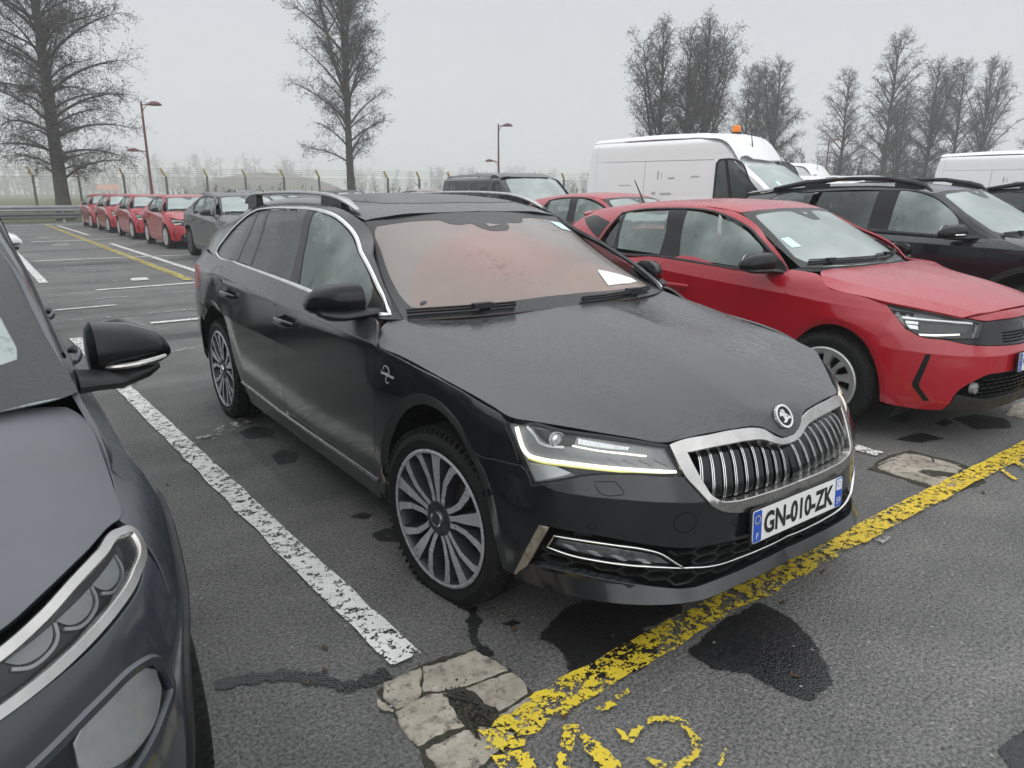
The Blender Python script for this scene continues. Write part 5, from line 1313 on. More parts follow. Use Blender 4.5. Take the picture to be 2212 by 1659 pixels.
thicket('distant_hedge', [(26, 120), (60, 105), (90, 90), (112, 70)], 2.6, 150, 9, M['far_twig'], 'low misty hedge beyond the fence', 2.4, 16)
# earth mound, far house
mm = MB(); R = []
g_ = np.random.default_rng(3)
for j in range(9):
    f = j/8; R.append([(100+34*(1-f**1.5)*math.cos(a)*(1+.12*math.sin(3*a+1)), 310+14*(1-f**1.5)*math.sin(a), 8.6*math.sin(f*math.pi/2)*(1+.10*math.sin(2*a+.5))) for a in np.linspace(0, 2*math.pi, 41)[:-1]])
tag(mm.rings(R).obj('earth_mound', M['soil'], None, 60), 'bare earth mound beyond the fence in the mist', kind='structure')
hs = empty('house', (46.8, 346, 0)); hs.scale = (.8, 1., .85); tag(hs, 'far house with orange tiled roof in the mist behind the red hatchbacks', 'house')
MB().box((0, 0, 1.5), (9, 7, 3.)).obj('wall', M['wall_pale'], hs, 0)
MB().rings([[(x, -4, 2.9), (x, 4, 2.9), (x, 0, 5.6)] for x in (-5, 5)]).obj('roof', M['roof_tile'], hs, 0)
for x in (-2.6, 0, 2.6): MB().box((x, -3.55, 1.6), (1, .1, 1.1)).obj('window', M['gloss_black'], hs, 0)
sg = empty('road_sign', (64.5, 34.2, 0)); tag(sg, 'small blue square sign on a post before the dark thicket', 'sign')
MB().tube([(0, 0, 0), (0, 0, 2.9)], .04, 6).obj('post', M['galvanised'], sg); MB().box((0, -.03, 2.6), (.8, .04, .8), math.radians(-50)).obj('sign_plate', M['blue_sign'], sg, 0)
# ---- mist
hz = MB().box((60, 560, 13), (900, 1300, 30)).obj('haze', None, None, 0) if False else None
hm = bpy.data.materials.new('haze'); hm.use_nodes = True; nt = hm.node_tree; nt.nodes.clear()
vo_ = nt.nodes.new('ShaderNodeVolumePrincipled'); ou = nt.nodes.new('ShaderNodeOutputMaterial'); nt.links.new(vo_.outputs[0], ou.inputs['Volume'])
vo_.inputs['Color'].default_value = (.965, .975, .985, 1); vo_.inputs['Density'].default_value = .0023; vo_.inputs['Anisotropy'].default_value = .2
hz = MB().box((30, 950, 10.5), (3400, 3600, 23)).obj('haze', hm, None, 0); hz['kind'] = 'stuff'
# ---------------------------------------------------------------- the black estate
SH, HD, WS, GL, RF = HERO['shell'], HERO['hood'], HERO['screen'], HERO['glass'], HERO['roof']
def s_front(x, y=-.8): return .15-.9*math.atan2(.15-y, x)
def build_hero():
    C0, C1 = -1.2637, 4.1637
    car = empty('estate_car', (0, 0, 0))
    tag(car, 'black estate car with silver roof rails, misted pink windscreen and plate GN-010-ZK', 'car')
    B = M['black_paint']; P = lambda *a, **k: panel(*a, **k)
    body = empty('body', parent=car)
    # --- painted skins
    hood_poly = [(-.826,0),(-.826,.055),(-.813,.089),(-.798,.115),(-.786,.148),(-.767,.224),(-.744,.333),(-.727,.415),(-.710,.482),(-.634,.574),(-.504,.722),(-.437,.795),(-.392,.842),(-.30,.858),(-.168,.875),(-.028,.887),(.109,.900),(.227,.911),(.392,.917),(.442,.893),(.498,.842),(.508,.802),(.468,.765),(.412,.681),(.350,.562),(.318,.437),(.296,.297),(.272,.155),(.262,0)]
    P('bonnet', car, B, HD, hood_poly, sym=True, grid=.04, gap=.0025, depth=.02)
    wing = [(.385,.906),(.11,.8815),(-.168,.846),(-.352,.792),(-.339,.772),(-.364,.727),(-.394,.655),(-.331,.657),(-.251,.657),(-.236,.664),(-.166,.741),(-.063,.789),(.037,.793),(.155,.757),(.284,.668),(.363,.579),(.419,.480),(.45,.38),(.462,.30),(.465,.235),(.53,.235),(.524,.33),(.486,.468),(.446,.63),(.423,.737),(.40,.84)]
    P('wing', car, B, SH, wing, depth=.014)
    fdoor = [(.392,.911),(.44,.95),(.505,.990),(.585,.992),(.926,1.006),(1.31,1.022),(1.555,1.034),(1.53,.97),(1.535,.9),(1.572,.792),(1.61,.656),(1.62,.574),(1.612,.514),(1.592,.41),(1.582,.345),(.527,.335),(.486,.468),(.446,.63),(.423,.737),(.40,.84)]
    P('front_door', car, B, SH, fdoor)
    rdoor = [(1.555,1.034),(1.9,1.047),(2.262,1.06),(2.512,1.066),(2.60,1.072),(2.548,.957),(2.548,.898),(2.538,.799),(2.53,.698),(2.52,.616),(2.502,.517),(2.479,.432),(2.44,.375),(2.415,.345),(1.582,.345),(1.592,.41),(1.612,.514),(1.62,.574),(1.61,.656),(1.572,.792),(1.535,.9),(1.53,.97)]
    P('rear_door', car, B, SH, rdoor)
    quarter = [(2.60,1.072),(2.9,1.066),(3.05,1.075),(3.35,1.09),(3.56,1.095),(3.56,1.005),(3.12,1.0),(3.075,.93),(3.10,.85),(3.3,.82),(3.56,.81),(3.56,.69),(3.10,.665),(2.984,.738),(2.836,.803),(2.721,.791),(2.60,.748),(2.53,.68),(2.486,.592),(2.453,.463),(2.447,.359),(2.447,.235),(2.415,.235),(2.415,.345),(2.44,.375),(2.479,.432),(2.502,.517),(2.52,.616),(2.53,.698),(2.538,.799),(2.548,.898),(2.548,.957)]
    P('quarter_panel', car, B, SH, quarter)
    P('sill', car, B, SH, [(.53,.205),(.53,.335),(1.582,.345),(2.415,.345),(2.447,.235),(2.4,.21),(1.5,.204)], curve=False)
    P('tail_lamp', car, M['tail_red'], SH, [(3.12,1.0),(3.56,1.005),(3.9,1.0),(3.9,.84),(3.56,.81),(3.3,.82),(3.10,.85),(3.075,.93)], depth=.02)
    P('rear_bumper', car, B, SH, [(C1,.69),(3.56,.69),(3.10,.665),(3.17,.6),(3.26,.48),(3.3,.31),(3.6,.325),(C1,.335)], sym=True)
    P('tailgate', car, B, SH, [(C1,1.095),(3.57,1.095),(3.57,1.01),(3.91,1.005),(3.91,.835),(3.57,.80),(3.57,.70),(C1,.70)], sym=True, curve=False)
    bump_ = [(C0,.486),(-1.22,.493),(-1.091,.495),(-.986,.506),(-.939,.525),(-.91,.55),(-.879,.59),(-.846,.634),(-.779,.640),(-.692,.648),(-.585,.643),(-.5,.617),(-.432,.595),(-.415,.636),(-.398,.652),(-.331,.654),(-.251,.654),(-.236,.656),(-.277,.605),(-.307,.531),(-.327,.433),(-.345,.33),(-.357,.254),(-.392,.262),(-.41,.29),(-.487,.469),(-.555,.464),(-.65,.454),(-.735,.435),(-.807,.419),(-.873,.409),(-.925,.406),(-1.015,.398),(-1.089,.394),(-1.187,.394),(C0,.394)]
    P('front_bumper', car, B, SH, bump_, sym=True, grid=.035, hole_depth=None, depth=.03)
    P('front_lip', car, B, SH, [(C0,.283),(-1.142,.283),(-1.032,.278),(-.935,.277),(-.879,.274),(-.831,.277),(-.741,.294),(-.654,.312),(-.566,.324),(-.473,.327),(-.426,.318),(-.396,.285),(-.372,.25),(-.5,.243),(-.8,.238),(-.9,.236),(-1.05,.240),(C0,.242)], sym=True, off=.006, depth=.03, curve=False)
    # dark parts behind the gaps
    P('inner_shell', car, M['cavity'], SH, [(C0,.26),(C0,.70),(-.86,.71),(-.36,.77),(-.17,.83),(.11,.865),(.39,.89),(.6,.97),(1.5,1.0),(2.5,1.04),(3.2,1.06),(C1,1.07),(C1,.36),(3.3,.34),(3.28,.5),(3.14,.66),(2.984,.76),(2.836,.82),(2.721,.81),(2.557,.74),(2.466,.592),(2.433,.463),(2.42,.22),(.50,.22),(.48,.3),(.44,.48),(.383,.59),(.284,.69),(.155,.775),(.037,.81),(-.063,.81),(-.19,.75),(-.265,.66),(-.305,.60),(-.335,.53),(-.37,.40),(-.40,.27)], sym=True, off=-.03, depth=0, curve=False, grid=.08, edge=.05)
    for yc, zc, r in ((.02,.36,.425),(2.835,.36,.435)):
        w = well_mb(yc, zc, r, .55, .895, patch=SH); w.obj('wheel_arch_lining', M['plastic'], car); w.mirrored().obj('wheel_arch_lining', M['plastic'], car)
    ub = MB(); ub.box((0, 1.45, .28), (1.3, 3.7, .12)); ub.obj('underbody', M['cavity'], car)
    # folded lips of the arches
    for pts in ([(-.357,.258),(-.345,.33),(-.327,.433),(-.307,.531),(-.277,.605),(-.236,.664),(-.166,.741),(-.063,.789),(.037,.793),(.155,.757),(.284,.668),(.363,.579),(.419,.480),(.45,.38),(.462,.26)], [(3.10,.665),(2.984,.738),(2.836,.803),(2.721,.791),(2.60,.748),(2.53,.68),(2.486,.592),(2.453,.463),(2.447,.30)]):
        strip('arch_lip', car, B, SH, pts, [(-.002,-.004),(-.002,.0),(.014,-.006),(.040,-.012),(.040,-.020),(.0,-.02)] if pts[0][0] > 1 else [(.002,-.004),(.002,.0),(-.014,-.006),(-.040,-.012),(-.040,-.020),(.0,-.02)])
    # --- bright trim of the sides
    strip('sill_trim', car, M['satin_chrome'], SH, [(.50,.300),(1.054,.304),(1.7,.313),(2.1,.326),(2.40,.337)], [(-.009,-.004),(-.009,.004),(-.004,.008),(.004,.008),(.009,.004),(.009,-.004)], curve=False)
    dlo = [(.509,1.002),(.628,1.08),(.798,1.163),(1.026,1.258),(1.178,1.323),(1.329,1.370),(1.501,1.393),(1.689,1.402),(1.973,1.403),(2.387,1.394),(2.638,1.376),(2.81,1.335),(2.93,1.275),(3.02,1.187),(3.085,1.124),(3.09,1.092),(2.984,1.073),(2.524,1.063),(1.969,1.049),(1.557,1.036),(1.31,1.025),(.926,1.008),(.585,.997)]
    frame = [(.462,.985),(.60,1.079),(.80,1.19),(1.0,1.292),(1.146,1.356),(1.3,1.398),(1.7,1.424),(2.3,1.423),(2.9,1.395),(3.25,1.345),(3.42,1.25),(3.54,1.12),(3.53,1.06),(3.09,1.058),(2.984,1.056),(2.524,1.054),(1.969,1.041),(1.557,1.027),(1.31,1.016),(.926,.999),(.54,.983)]
    P('roof_frame', car, B, GL, frame, holes=[inset(smooth_poly(dlo, .03), -.004).tolist()[::1]] if False else [dlo], depth=.016, grid=.04)
    strip('window_trim', car, M['chrome'], GL, dlo, round_prof(.019, .006), closed=True)
    for nm, q, m in (('quarter_window', [(2.995,1.083),(3.06,1.100),(3.055,1.135),(2.99,1.20),(2.90,1.275),(2.79,1.325),(2.66,1.355),(2.635,1.30),(2.625,1.20),(2.63,1.076)], 'side_dark'),
                     ('fixed_window', [(2.545,1.368),(2.40,1.380),(2.325,1.226),(2.280,1.070),(2.515,1.075),(2.525,1.225)], 'side_dark'),
                     ('rear_door_window', [(2.335,1.383),(1.992,1.392),(1.725,1.392),(1.655,1.24),(1.566,1.047),(1.897,1.057),(2.225,1.066),(2.27,1.226)], 'side_dark'),
                     ('front_door_window', [(1.610,1.390),(1.459,1.380),(1.319,1.356),(1.182,1.311),(1.027,1.245),(.837,1.164),(.70,1.092),(.672,1.025),(.674,1.008),(.932,1.018),(1.426,1.038),(1.548,1.221)], 'side_mist')):
        P(nm, car, M[m], GL, q, off=-.006, depth=.004, grid=.05, gap=.001)
    P('door_pillar', car, M['gloss_black'], GL, [(1.722,1.398),(1.612,1.396),(1.550,1.221),(1.428,1.036),(1.562,1.042),(1.652,1.24)], off=-.003, depth=.012)
    P('door_pillar', car, M['gloss_black'], GL, [(2.40,1.388),(2.338,1.390),(2.272,1.226),(2.228,1.064),(2.280,1.066),(2.323,1.226)], off=-.004, depth=.012)
    P('door_pillar', car, M['gloss_black'], GL, [(2.655,1.362),(2.547,1.375),(2.527,1.226),(2.517,1.07),(2.628,1.072),(2.623,1.2)], off=-.004, depth=.012)
    P('mirror_corner', car, M['dull_black'], GL, [(.70,1.095),(.53,1.003),(.60,.999),(.672,1.003),(.670,1.027)], off=-.002, depth=.01)
    # --- roof and windscreen
    P('roof', car, B, RF, [(1.078,0),(1.092,.3),(1.122,.5),(1.15,.588),(1.3,.602),(1.67,.606),(2.3,.602),(2.9,.572),(3.3,.517),(3.44,.40),(3.47,0)], sym=True, depth=.02, grid=.06)
    P('sunroof', car, M['sunroof'], RF, [(1.25,0),(1.268,.25),(1.31,.41),(1.42,.455),(2.3,.46),(2.6,.45),(2.68,.40),(2.70,0)], sym=True, off=.002, depth=.006, grid=.06)
    ws = [(0,.275),(.3,.295),(.55,.357),(.70,.427),(.762,.468),(.70,.75),(.645,.965),(.593,1.140),(.5,1.119),(.3,1.09),(0,1.076)]
    win = [(0,.35),(.323,.368),(.519,.42),(.66,.482),(.694,.52),(.696,.57),(.676,.714),(.623,.928),(.585,1.06),(.562,1.085),(.5,1.073),(.29,1.027),(.25,1.015),(.226,.975),(.19,.955),(.105,.955),(.085,.90),(.05,.865),(0,.86)]
    P('windscreen', car, M['screen_pink'], WS, ws, sym=True, off=-.002, depth=.004, grid=.05)
    # printed black border of the glass: outside minus the clear field
    bord = [p for p in ws]+[p for p in win[::-1]]
    P('windscreen_border', car, M['frit'], WS, bord, sym=True, off=-.0005, depth=0, gap=0, grid=.05)
    P('sensor_window', car, M['screen_pink'], WS, [(.035,.945),(-.045,.918),(.035,.905)], sides=(-1,), off=.001, depth=0, gap=0, curve=False)
    P('windscreen_sticker', car, M['sticker'], WS, [(.46,1.035),(.555,1.06),(.575,.985),(.49,.965)], sides=(1,), off=.0012, depth=0, gap=0, curve=False)
    P('maker_mark', car, M['dull_black'], WS, ellip(.642, .515, .016, .010, 12), sides=(-1,), off=.0012, depth=0, gap=0, curve=False)
    P('windscreen_paper', car, M['paper'], WS, [(.31,.40),(.50,.445),(.61,.50),(.60,.53),(.36,.53),(.345,.51)], sides=(1,), off=.0012, depth=0, gap=0, curve=False)
    strip('windscreen_seal', car, M['dull_black'], WS, [(.775,.474),(.712,.752),(.656,.968),(.604,1.145)], [(-.012,-.02),(-.012,.002),(.010,.002),(.010,-.02)], curve=False)
    P('scuttle', car, M['plastic'], WS, [(0,.24),(.3,.26),(.56,.325),(.74,.43),(.775,.47),(.755,.472),(.70,.433),(.55,.363),(.3,.301),(0,.281)], sym=True, off=-.012, depth=.01)
    for sgn, q in ((-1, [(.735,.488),(.60,.417),(.45,.362),(.30,.33)]), (1, [(.05,.30),(.2,.305),(.42,.348),(.60,.412)])):
        w = MB(); pts = on(WS, smooth_poly(q, .04, False), .012, sgn); w.tube(pts, .009, 6); w.tube(on(WS, smooth_poly(q, .04, False), .024, sgn), .004, 6)
        w.box(on(WS, [q[2]], .020, sgn)[0], (.09, .03, .022)); w.obj('wiper', M['dull_black'], car)
    # --- front: grille
    gfo = [(C0,.680),(-1.223,.684),(-1.195,.702),(-1.163,.721),(-1.125,.731),(-1.045,.737),(-.939,.735),(-.853,.731),(-.811,.722),(-.823,.689),(-.848,.631),(-.879,.59),(-.91,.55),(-.939,.525),(-.986,.506),(-1.091,.495),(-1.22,.493),(C0,.49)]
    gfi = [(C0,.660),(-1.224,.664),(-1.193,.674),(-1.153,.690),(-1.096,.699),(-1.013,.701),(-.93,.7),(-.86,.697),(-.877,.653),(-.901,.6),(-.918,.569),(-.941,.553),(-.987,.543),(-1.091,.542),(-1.22,.540),(C0,.538)]
    P('grille_frame', car, M['satin_chrome'], SH, gfo+gfi[::-1], sym=True, off=.010, depth=.035, grid=.02, gap=.0015, rnd=.004, edge=.012)
    P('grille_back', car, M['cavity'], SH, inset(A(gfi), -.012).tolist(), sym=True, off=-.055, depth=0, gap=0, curve=False)
    Pgi = smooth_poly(gfi, .01)
    def zr(s):
        zs = []
        for i in range(len(Pgi)):
            (s0, z0), (s1, z1) = Pgi[i-1], Pgi[i]
            if (s0-s)*(s1-s) <= 0 and s0 != s1: zs.append(z0+(z1-z0)*(s-s0)/(s1-s0))
        return min(zs), max(zs)
    for i in range(9):
        x = .022+.0475*i; s = s_front(x, -.83); lo, hi = zr(s); sl = s-.0
        zs = np.linspace(lo-.006, hi+.004, 9); offs = [-.05, -.022, -.012, -.010, -.010, -.010, -.012, -.016, -.03]
        rib = MB(); bar = MB()
        tilt = lambda z: s+ (z-.6)*-.10
        for sd in (-1, 1):
            R = []
            for z, o in zip(zs, offs):
                a = on(SH, [(tilt(z)-.017, z), (tilt(z)+.017, z)], o, sd); b = on(SH, [(tilt(z)+.017, z), (tilt(z)-.017, z)], o-.035, sd)
                R.append(np.concatenate([a, b]))
            one = MB().rings(R); fixn(one).obj('grille_slat', M['gloss_black'], car)
            br = MB()
            for da in (.0125, .0185):
                R = []
                for z, o in zip(zs, offs):
                    a = on(SH, [(tilt(z)+da-.0013, z), (tilt(z)+da+.0013, z)], o+.006, sd); b = on(SH, [(tilt(z)+da+.0013, z), (tilt(z)+da-.0013, z)], o-.006, sd)
                    R.append(np.concatenate([a, b]))
                br.join(fixn(MB().rings(R)))
            br.obj('grille_bar', M['chrome'], car)
    # --- lower grille: honeycomb
    lg = [(C0,.394),(-1.187,.394),(-1.089,.394),(-1.015,.398),(-.925,.406),(-.873,.409),(-.807,.419),(-.735,.435),(-.65,.454),(-.555,.464),(-.487,.469),(-.41,.29),(-.426,.318),(-.473,.327),(-.566,.324),(-.654,.312),(-.741,.294),(-.831,.277),(-.879,.274),(-.935,.277),(-1.032,.278),(-1.142,.283),(C0,.283)]
    P('lower_grille_back', car, M['dull_black'], SH, inset(A(lg), -.008).tolist(), sym=True, off=-.034, depth=0, gap=0, curve=False)
    FLP = inset(A([(-.478,.397),(-.498,.44),(-.57,.438),(-.653,.431),(-.736,.417),(-.772,.404),(-.819,.366),(-.846,.343),(-.78,.354),(-.696,.364),(-.613,.374),(-.55,.381)]), -.004)
    hc = MB(); LP = A(lg); a_, b_ = .046, .0165; seen = set()
    for i in range(-2, 22):
        for j in range(-2, 12):
            cs, cz = C0+i*a_*1.5, .27+(j+.5*(i % 2))*2*b_
            for k in range(6):
                def cor(m): 
                    d = math.radians(60*m); return cs+a_*.98*math.cos(d)*1.02, cz+b_*2*math.sin(d)/1.732
                p, q = cor(k), cor(k+1); key = tuple(sorted([(round(p[0], 3), round(p[1], 3)), (round(q[0], 3), round(q[1], 3))]))
                if key in seen: continue
                seen.add(key)
                if inside([p, q], LP).all() and not inside([p, q, ((p[0]+q[0])/2, (p[1]+q[1])/2)], FLP).any():
                    hc.join(strip_mb(SH, [p, q], [(-.003, -.03), (-.003, -.012), (.003, -.012), (.003, -.03)], curve=False, step=.05))
    o = hc.obj('honeycomb_mesh', M['plastic'], car, 30); o['kind'] = 'stuff'; o = hc.mirrored().obj('honeycomb_mesh', M['plastic'], car, 30); o['kind'] = 'stuff'
    strip('lower_grille_trim', car, M['chrome'], SH, [(-.843,.343),(-.867,.340),(-.898,.334),(-.956,.326),(-1.06,.325),(-1.147,.327),(C0,.328)], round_prof(.007, .006), off=-.004)
    fl = [(-.478,.397),(-.498,.44),(-.57,.438),(-.653,.431),(-.736,.417),(-.772,.404),(-.819,.366),(-.846,.343),(-.78,.354),(-.696,.364),(-.613,.374),(-.55,.381)]
    strip('fog_lamp_trim', car, M['chrome'], SH, fl, round_prof(.0065, .006), closed=True, off=-.003)
    P('fog_lamp_frame', car, M['gloss_black'], SH, fl, off=-.016, depth=.02)
    fg = [(-.497,.405),(-.506,.424),(-.57,.422),(-.653,.415),(-.728,.401),(-.766,.390),(-.806,.358),(-.737,.368),(-.654,.380),(-.571,.391)]
    P('fog_lamp', car, M['fog_inner'], SH, fg, off=-.013, depth=.006)
    for k in range(4):
        s0 = -.54-.065*k; z0 = .404-.0105*k
        P('fog_reflector', car, M['reflector'], SH, [(s0+.022,z0+.008),(s0-.004,z0+.004),(s0-.022,z0-.010),(s0-.002,z0-.006)], off=-.011, depth=.002, gap=0, curve=False)
    P('fog_lens', car, M['lens'], SH, inset(A(fg), -.003).tolist(), off=-.006, depth=0, gap=0)
    P('corner_blade', car, M['mud_blade'], SH, [(-.456,.468),(-.485,.468),(-.408,.286),(-.391,.264),(-.372,.26)], off=.004, depth=.02, rnd=.003, curve=False)
    # --- head lamps
    lens = [(-.342,.772),(-.352,.782),(-.372,.785),(-.513,.768),(-.659,.750),(-.806,.722),(-.822,.687),(-.842,.641),(-.779,.645),(-.692,.652),(-.585,.646),(-.5,.620),(-.434,.600),(-.415,.636),(-.398,.67),(-.366,.727)]
    P('lamp_housing', car, M['lamp_house'], SH, lens, off=-.020, depth=-.018, gap=.001, rnd=-.0005)
    P('lamp_bezel', car, M['lamp_house'], SH, inset(smooth_poly(lens, .02), -.006).tolist()+[], off=-.024, depth=0, gap=0, curve=False)
    strip('lamp_seal', car, M['dull_black'], SH, lens, [(-.005,-.02),(-.005,-.002),(.003,-.001),(.003,-.02)], closed=True, off=0)
    drl = [(-.372,.768),(-.383,.738),(-.396,.706),(-.413,.686),(-.445,.679),(-.52,.676),(-.606,.671),(-.692,.664),(-.757,.657),(-.826,.648)]
    strip('daytime_light', car, M['drl'], SH, drl, [(-.0058,-.01),(-.0058,.0),(0,.002),(.0058,.0),(.0058,-.01)], off=-.006)
    strip('daytime_light_edge', car, M['drl_edge'], SH, [(s, z-.0080) for s, z in drl[3:]], [(-.003,-.01),(-.003,0),(.003,0),(.003,-.01)], off=-.006)
    strip('lamp_trim', car, M['reflector'], SH, [(-.403,.775),(-.430,.748),(-.445,.728),(-.464,.722),(-.515,.722)], [(-.004,-.01),(-.004,0),(.004,0),(.004,-.01)], off=-.010)
    P('lamp_shade', car, M['dull_black'], SH, [(-.418,.775),(-.51,.762),(-.55,.756),(-.54,.725),(-.47,.728),(-.445,.742)], off=-.017, depth=.004)
    for s0, z0, r in ((-.490,.744,.020),):
        for sd in (-1, 1):
            c = on(SH, [(s0, z0)], -.018, sd)[0]; nn = SH.nrm([(s0, z0)], None)[0]*A((sd, 1, 1))
            nn = unit(nn*.35+A((0, -1, -.05))); u = unit(np.cross(nn, (0, 0, 1))); v = np.cross(u, nn)
            R = [[c+nn*h+(u*math.cos(t)+v*math.sin(t))*q for t in np.linspace(0, 2*math.pi, 25)[:-1]] for h, q in ((0, r), (.006, r), (.008, r*.93), (.012, r*.7), (.014, r*.35), (.0145, .001))]
            fixn(MB().rings(R)).obj('projector_lens', M['reflector'], car, 60)
            ring = MB().rings([[c+nn*h+(u*math.cos(t)+v*math.sin(t))*q for t in np.linspace(0, 2*math.pi, 25)] for h, q in ((.0, r*1.05), (.010, r*1.16), (.010, r*1.28), (0, r*1.3))], closed=False, cap=False)
            ring.obj('projector_ring', M['reflector'], car, 60)
    P('led_block', car, M['reflector'], SH, [(-.552,.752),(-.605,.744),(-.702,.728),(-.693,.718),(-.605,.727),(-.552,.734)], off=-.014, depth=.006)
    for k in range(5):
        s0 = -.572-.026*k; z0 = .741-.0040*k
        P('led_cell', car, M['lens'], SH, ellip(s0, z0, .010, .009, 12), off=-.011, depth=.003, gap=0, sides=(-1, 1))
    strip('light_bar', car, M['drl'], SH, [(-.537,.728),(-.605,.718),(-.692,.708),(-.745,.7)], [(-.0025,-.01),(-.0025,0),(.0025,0),(.0025,-.01)], off=-.011)
    for k in range(7): strip('lamp_rib', car, M['lamp_house'], SH, [(-.50-.045*k,.706-.003*k),(-.54-.045*k,.686-.003*k)], [(-.0015,-.012),(-.0015,0),(.0015,0),(.0015,-.012)], off=-.014, curve=False)
    P('lamp_divider', car, M['gloss_black'], SH, [(-.50,.662),(-.606,.661),(-.692,.654),(-.757,.647),(-.835,.640),(-.779,.642),(-.692,.649),(-.585,.643),(-.555,.640)], off=-.006, depth=.02, curve=False)
    P('indicator', car, M['reflector'], SH, [(-.411,.660),(-.435,.662),(-.498,.660),(-.555,.652),(-.521,.636),(-.440,.607),(-.424,.633)], off=-.016, depth=.004)
    strip('indicator_trim', car, M['lens'], SH, [(-.43,.612),(-.45,.632),(-.49,.645),(-.545,.650)], [(-.003,-.01),(-.003,0),(.003,0),(.003,-.01)], off=-.020)
    P('lamp_lens', car, M['lens_front'], SH, lens, off=-.002, depth=.0, gap=.002)
    # --- small things on the bumper
    for q in ([(-.601,.627),(-.656,.629),(-.679,.600),(-.674,.592),(-.626,.590),(-.615,.596)],):
        strip('washer_cover', car, M['cavity'], SH, q, [(-.0011,-.003),(-.0011,.0005),(.0011,.0005),(.0011,-.003)], closed=True)
    strip('tow_eye_cover', car, M['cavity'], SH, ellip(-.842,.497,.032,.032,28), [(-.001,-.003),(-.001,.0005),(.001,.0005),(.001,-.003)], closed=True, sides=(-1,))
    for q in ((-.598,.488),(-1.003,.466),(-.283,.53)):
        strip('parking_sensor', car, M['cavity'], SH, ellip(q[0],q[1],.010,.010,18), [(-.001,-.003),(-.001,.0005),(.001,.0005),(.001,-.003)], closed=True)
    strip('fuel_flap', car, M['cavity'], SH, [(2.79,.976),(2.76,1.024),(2.70,1.032),(2.64,1.025),(2.60,.985),(2.66,.923),(2.73,.908),(2.79,.92)], [(-.0012,-.003),(-.0012,.0005),(.0012,.0005),(.0012,-.003)], closed=True)
    # --- door handles
    for s0, z0 in ((1.415,.862),(2.385,.892)):
        for sd in (-1, 1):
            P('handle_cup', car, M['cavity'], SH, ellip(s0-.005, z0, .052, .034, 20), off=.0008, depth=.002, gap=0, sides=(sd,), curve=False)
            h = MB(); R = []
            for t in np.linspace(-1, 1, 13):
                c = on(SH, [(s0+t*.125, z0+.012*(1-t*t)*.4-.004)], .006+.030*(1-abs(t)**3.5), sd)[0]; w = .019*(1-abs(t)**6*.5); d = .010
                R.append([c+A((d*math.cos(q)*sd, 0, w*math.sin(q))) for q in np.linspace(0, 2*math.pi, 13)[:-1]])
            fixn(h.rings(R)).obj('door_handle', B, car)
    # --- mirrors
    for sd in (-1, 1):
        e = empty('door_mirror', parent=car)
        def put(mb, nm, m):
            (mb if sd > 0 else mb.mirrored()).obj(nm, m, e)
        put(mirror_mb((.845,.690,1.052), .195, .086, .068, .085), 'mirror_cap', M['gloss_black'])
        base = MB()
        base.rings([[(x, y+.066*a*math.cos(t), z+.020*b*math.sin(t)) for t in np.linspace(0, 2*math.pi, 17)[:-1]] for x, y, z, a, b in ((.79,.600,1.005,.6,.8),(.84,.615,1.003,.8,.9),(.89,.645,.998,1.05,1.),(.94,.675,.990,1.15,1.1),(.99,.70,.990,1.0,1.),(1.02,.72,.998,.6,.6))])
        put(fixn(base), 'mirror_foot', M['dull_black'])
        g = MB().prism(ellip(0, 0, .070, .052, 24, 2.6), 0, .004, ((.93,.785,1.052),(1,0,0),(0,0,1),(0,1,0))); put(g, 'mirror_glass', M['chrome'])
    # --- roof rails
    for sd in (-1, 1):
        path = smooth_poly([(1.25,1.400),(1.36,1.438),(1.51,1.466),(1.75,1.480),(2.2,1.485),(2.6,1.479),(2.85,1.470),(3.0,1.440),(3.06,1.415)], .05, False)
        R = []
        for i, (y, z) in enumerate(path):
            t = i/(len(path)-1); x = .578+.008*math.sin(t*3.14)-.03*max(0, t-.7)
            e_ = min(1, .35+min(t, 1-t)*8); w, hh = .020*e_+.005, .0085*e_+.002
            R.append([(sd*x+w*math.copysign(abs(math.cos(q))**.6, math.cos(q)), y, z+hh*math.copysign(abs(math.sin(q))**.6, math.sin(q))) for q in np.linspace(0, 2*math.pi, 17)[:-1]])
        rail = empty('roof_rail', parent=car)
        fixn(MB().rings(R)).obj('rail_bar', M['satin_chrome'], rail, 50)
        for y0, y1 in ((1.40,1.66),(2.74,2.92)):
            f = MB()
            za = np.interp([y0, y1], path[:, 0], path[:, 1])
            f.rings([[(sd*x_, y, z) for x_, z in ((.555, zr_-.075), (.605, zr_-.085), (.598, zr_-.004), (.562, zr_-.004))] for y, zr_ in ((y0, za[0]), ((y0+y1)/2, za.mean()+.004), (y1, za[1]))])
            fixn(f).obj('rail_foot', M['dull_black'], rail)
    # --- emblems
    c = A((0, -.793, .747)); n_ = HD.nrm([(-.793, .0)], None)[0]; n_[0] = 0; n_ = unit(n_); up_ = unit(np.cross(n_, (1, 0, 0)))
    if up_[2] < 0: up_ = -up_
    fr = (c+n_*.004, A((1, 0, 0)), up_, n_)
    e = empty('bonnet_badge', parent=car)
    MB().prism(ellip(0, 0, .0415, .0415, 40), -.012, .004, fr).obj('badge_disc', M['gloss_black'], e)
    r0, r1 = ellip(0, 0, .0415, .0415, 48), ellip(0, 0, .0345, .0345, 48)
    rg = MB().rings([[fr[0]+p[0]*fr[1]+p[1]*up_+n_*h for p in q] for q, h in ((r0, -.004), (r0, .006), (r1, .006), (r1, .002))], cap=False); rg.v = [v for v in rg.v]
    rr = MB().rings([[fr[0]+p[0]*fr[1]+p[1]*up_+n_*h for p in np.concatenate([q, q[:1]])] for q, h in ((r0, -.004), (r0, .007), (r1, .007), (r1, .002))], closed=False, cap=False)
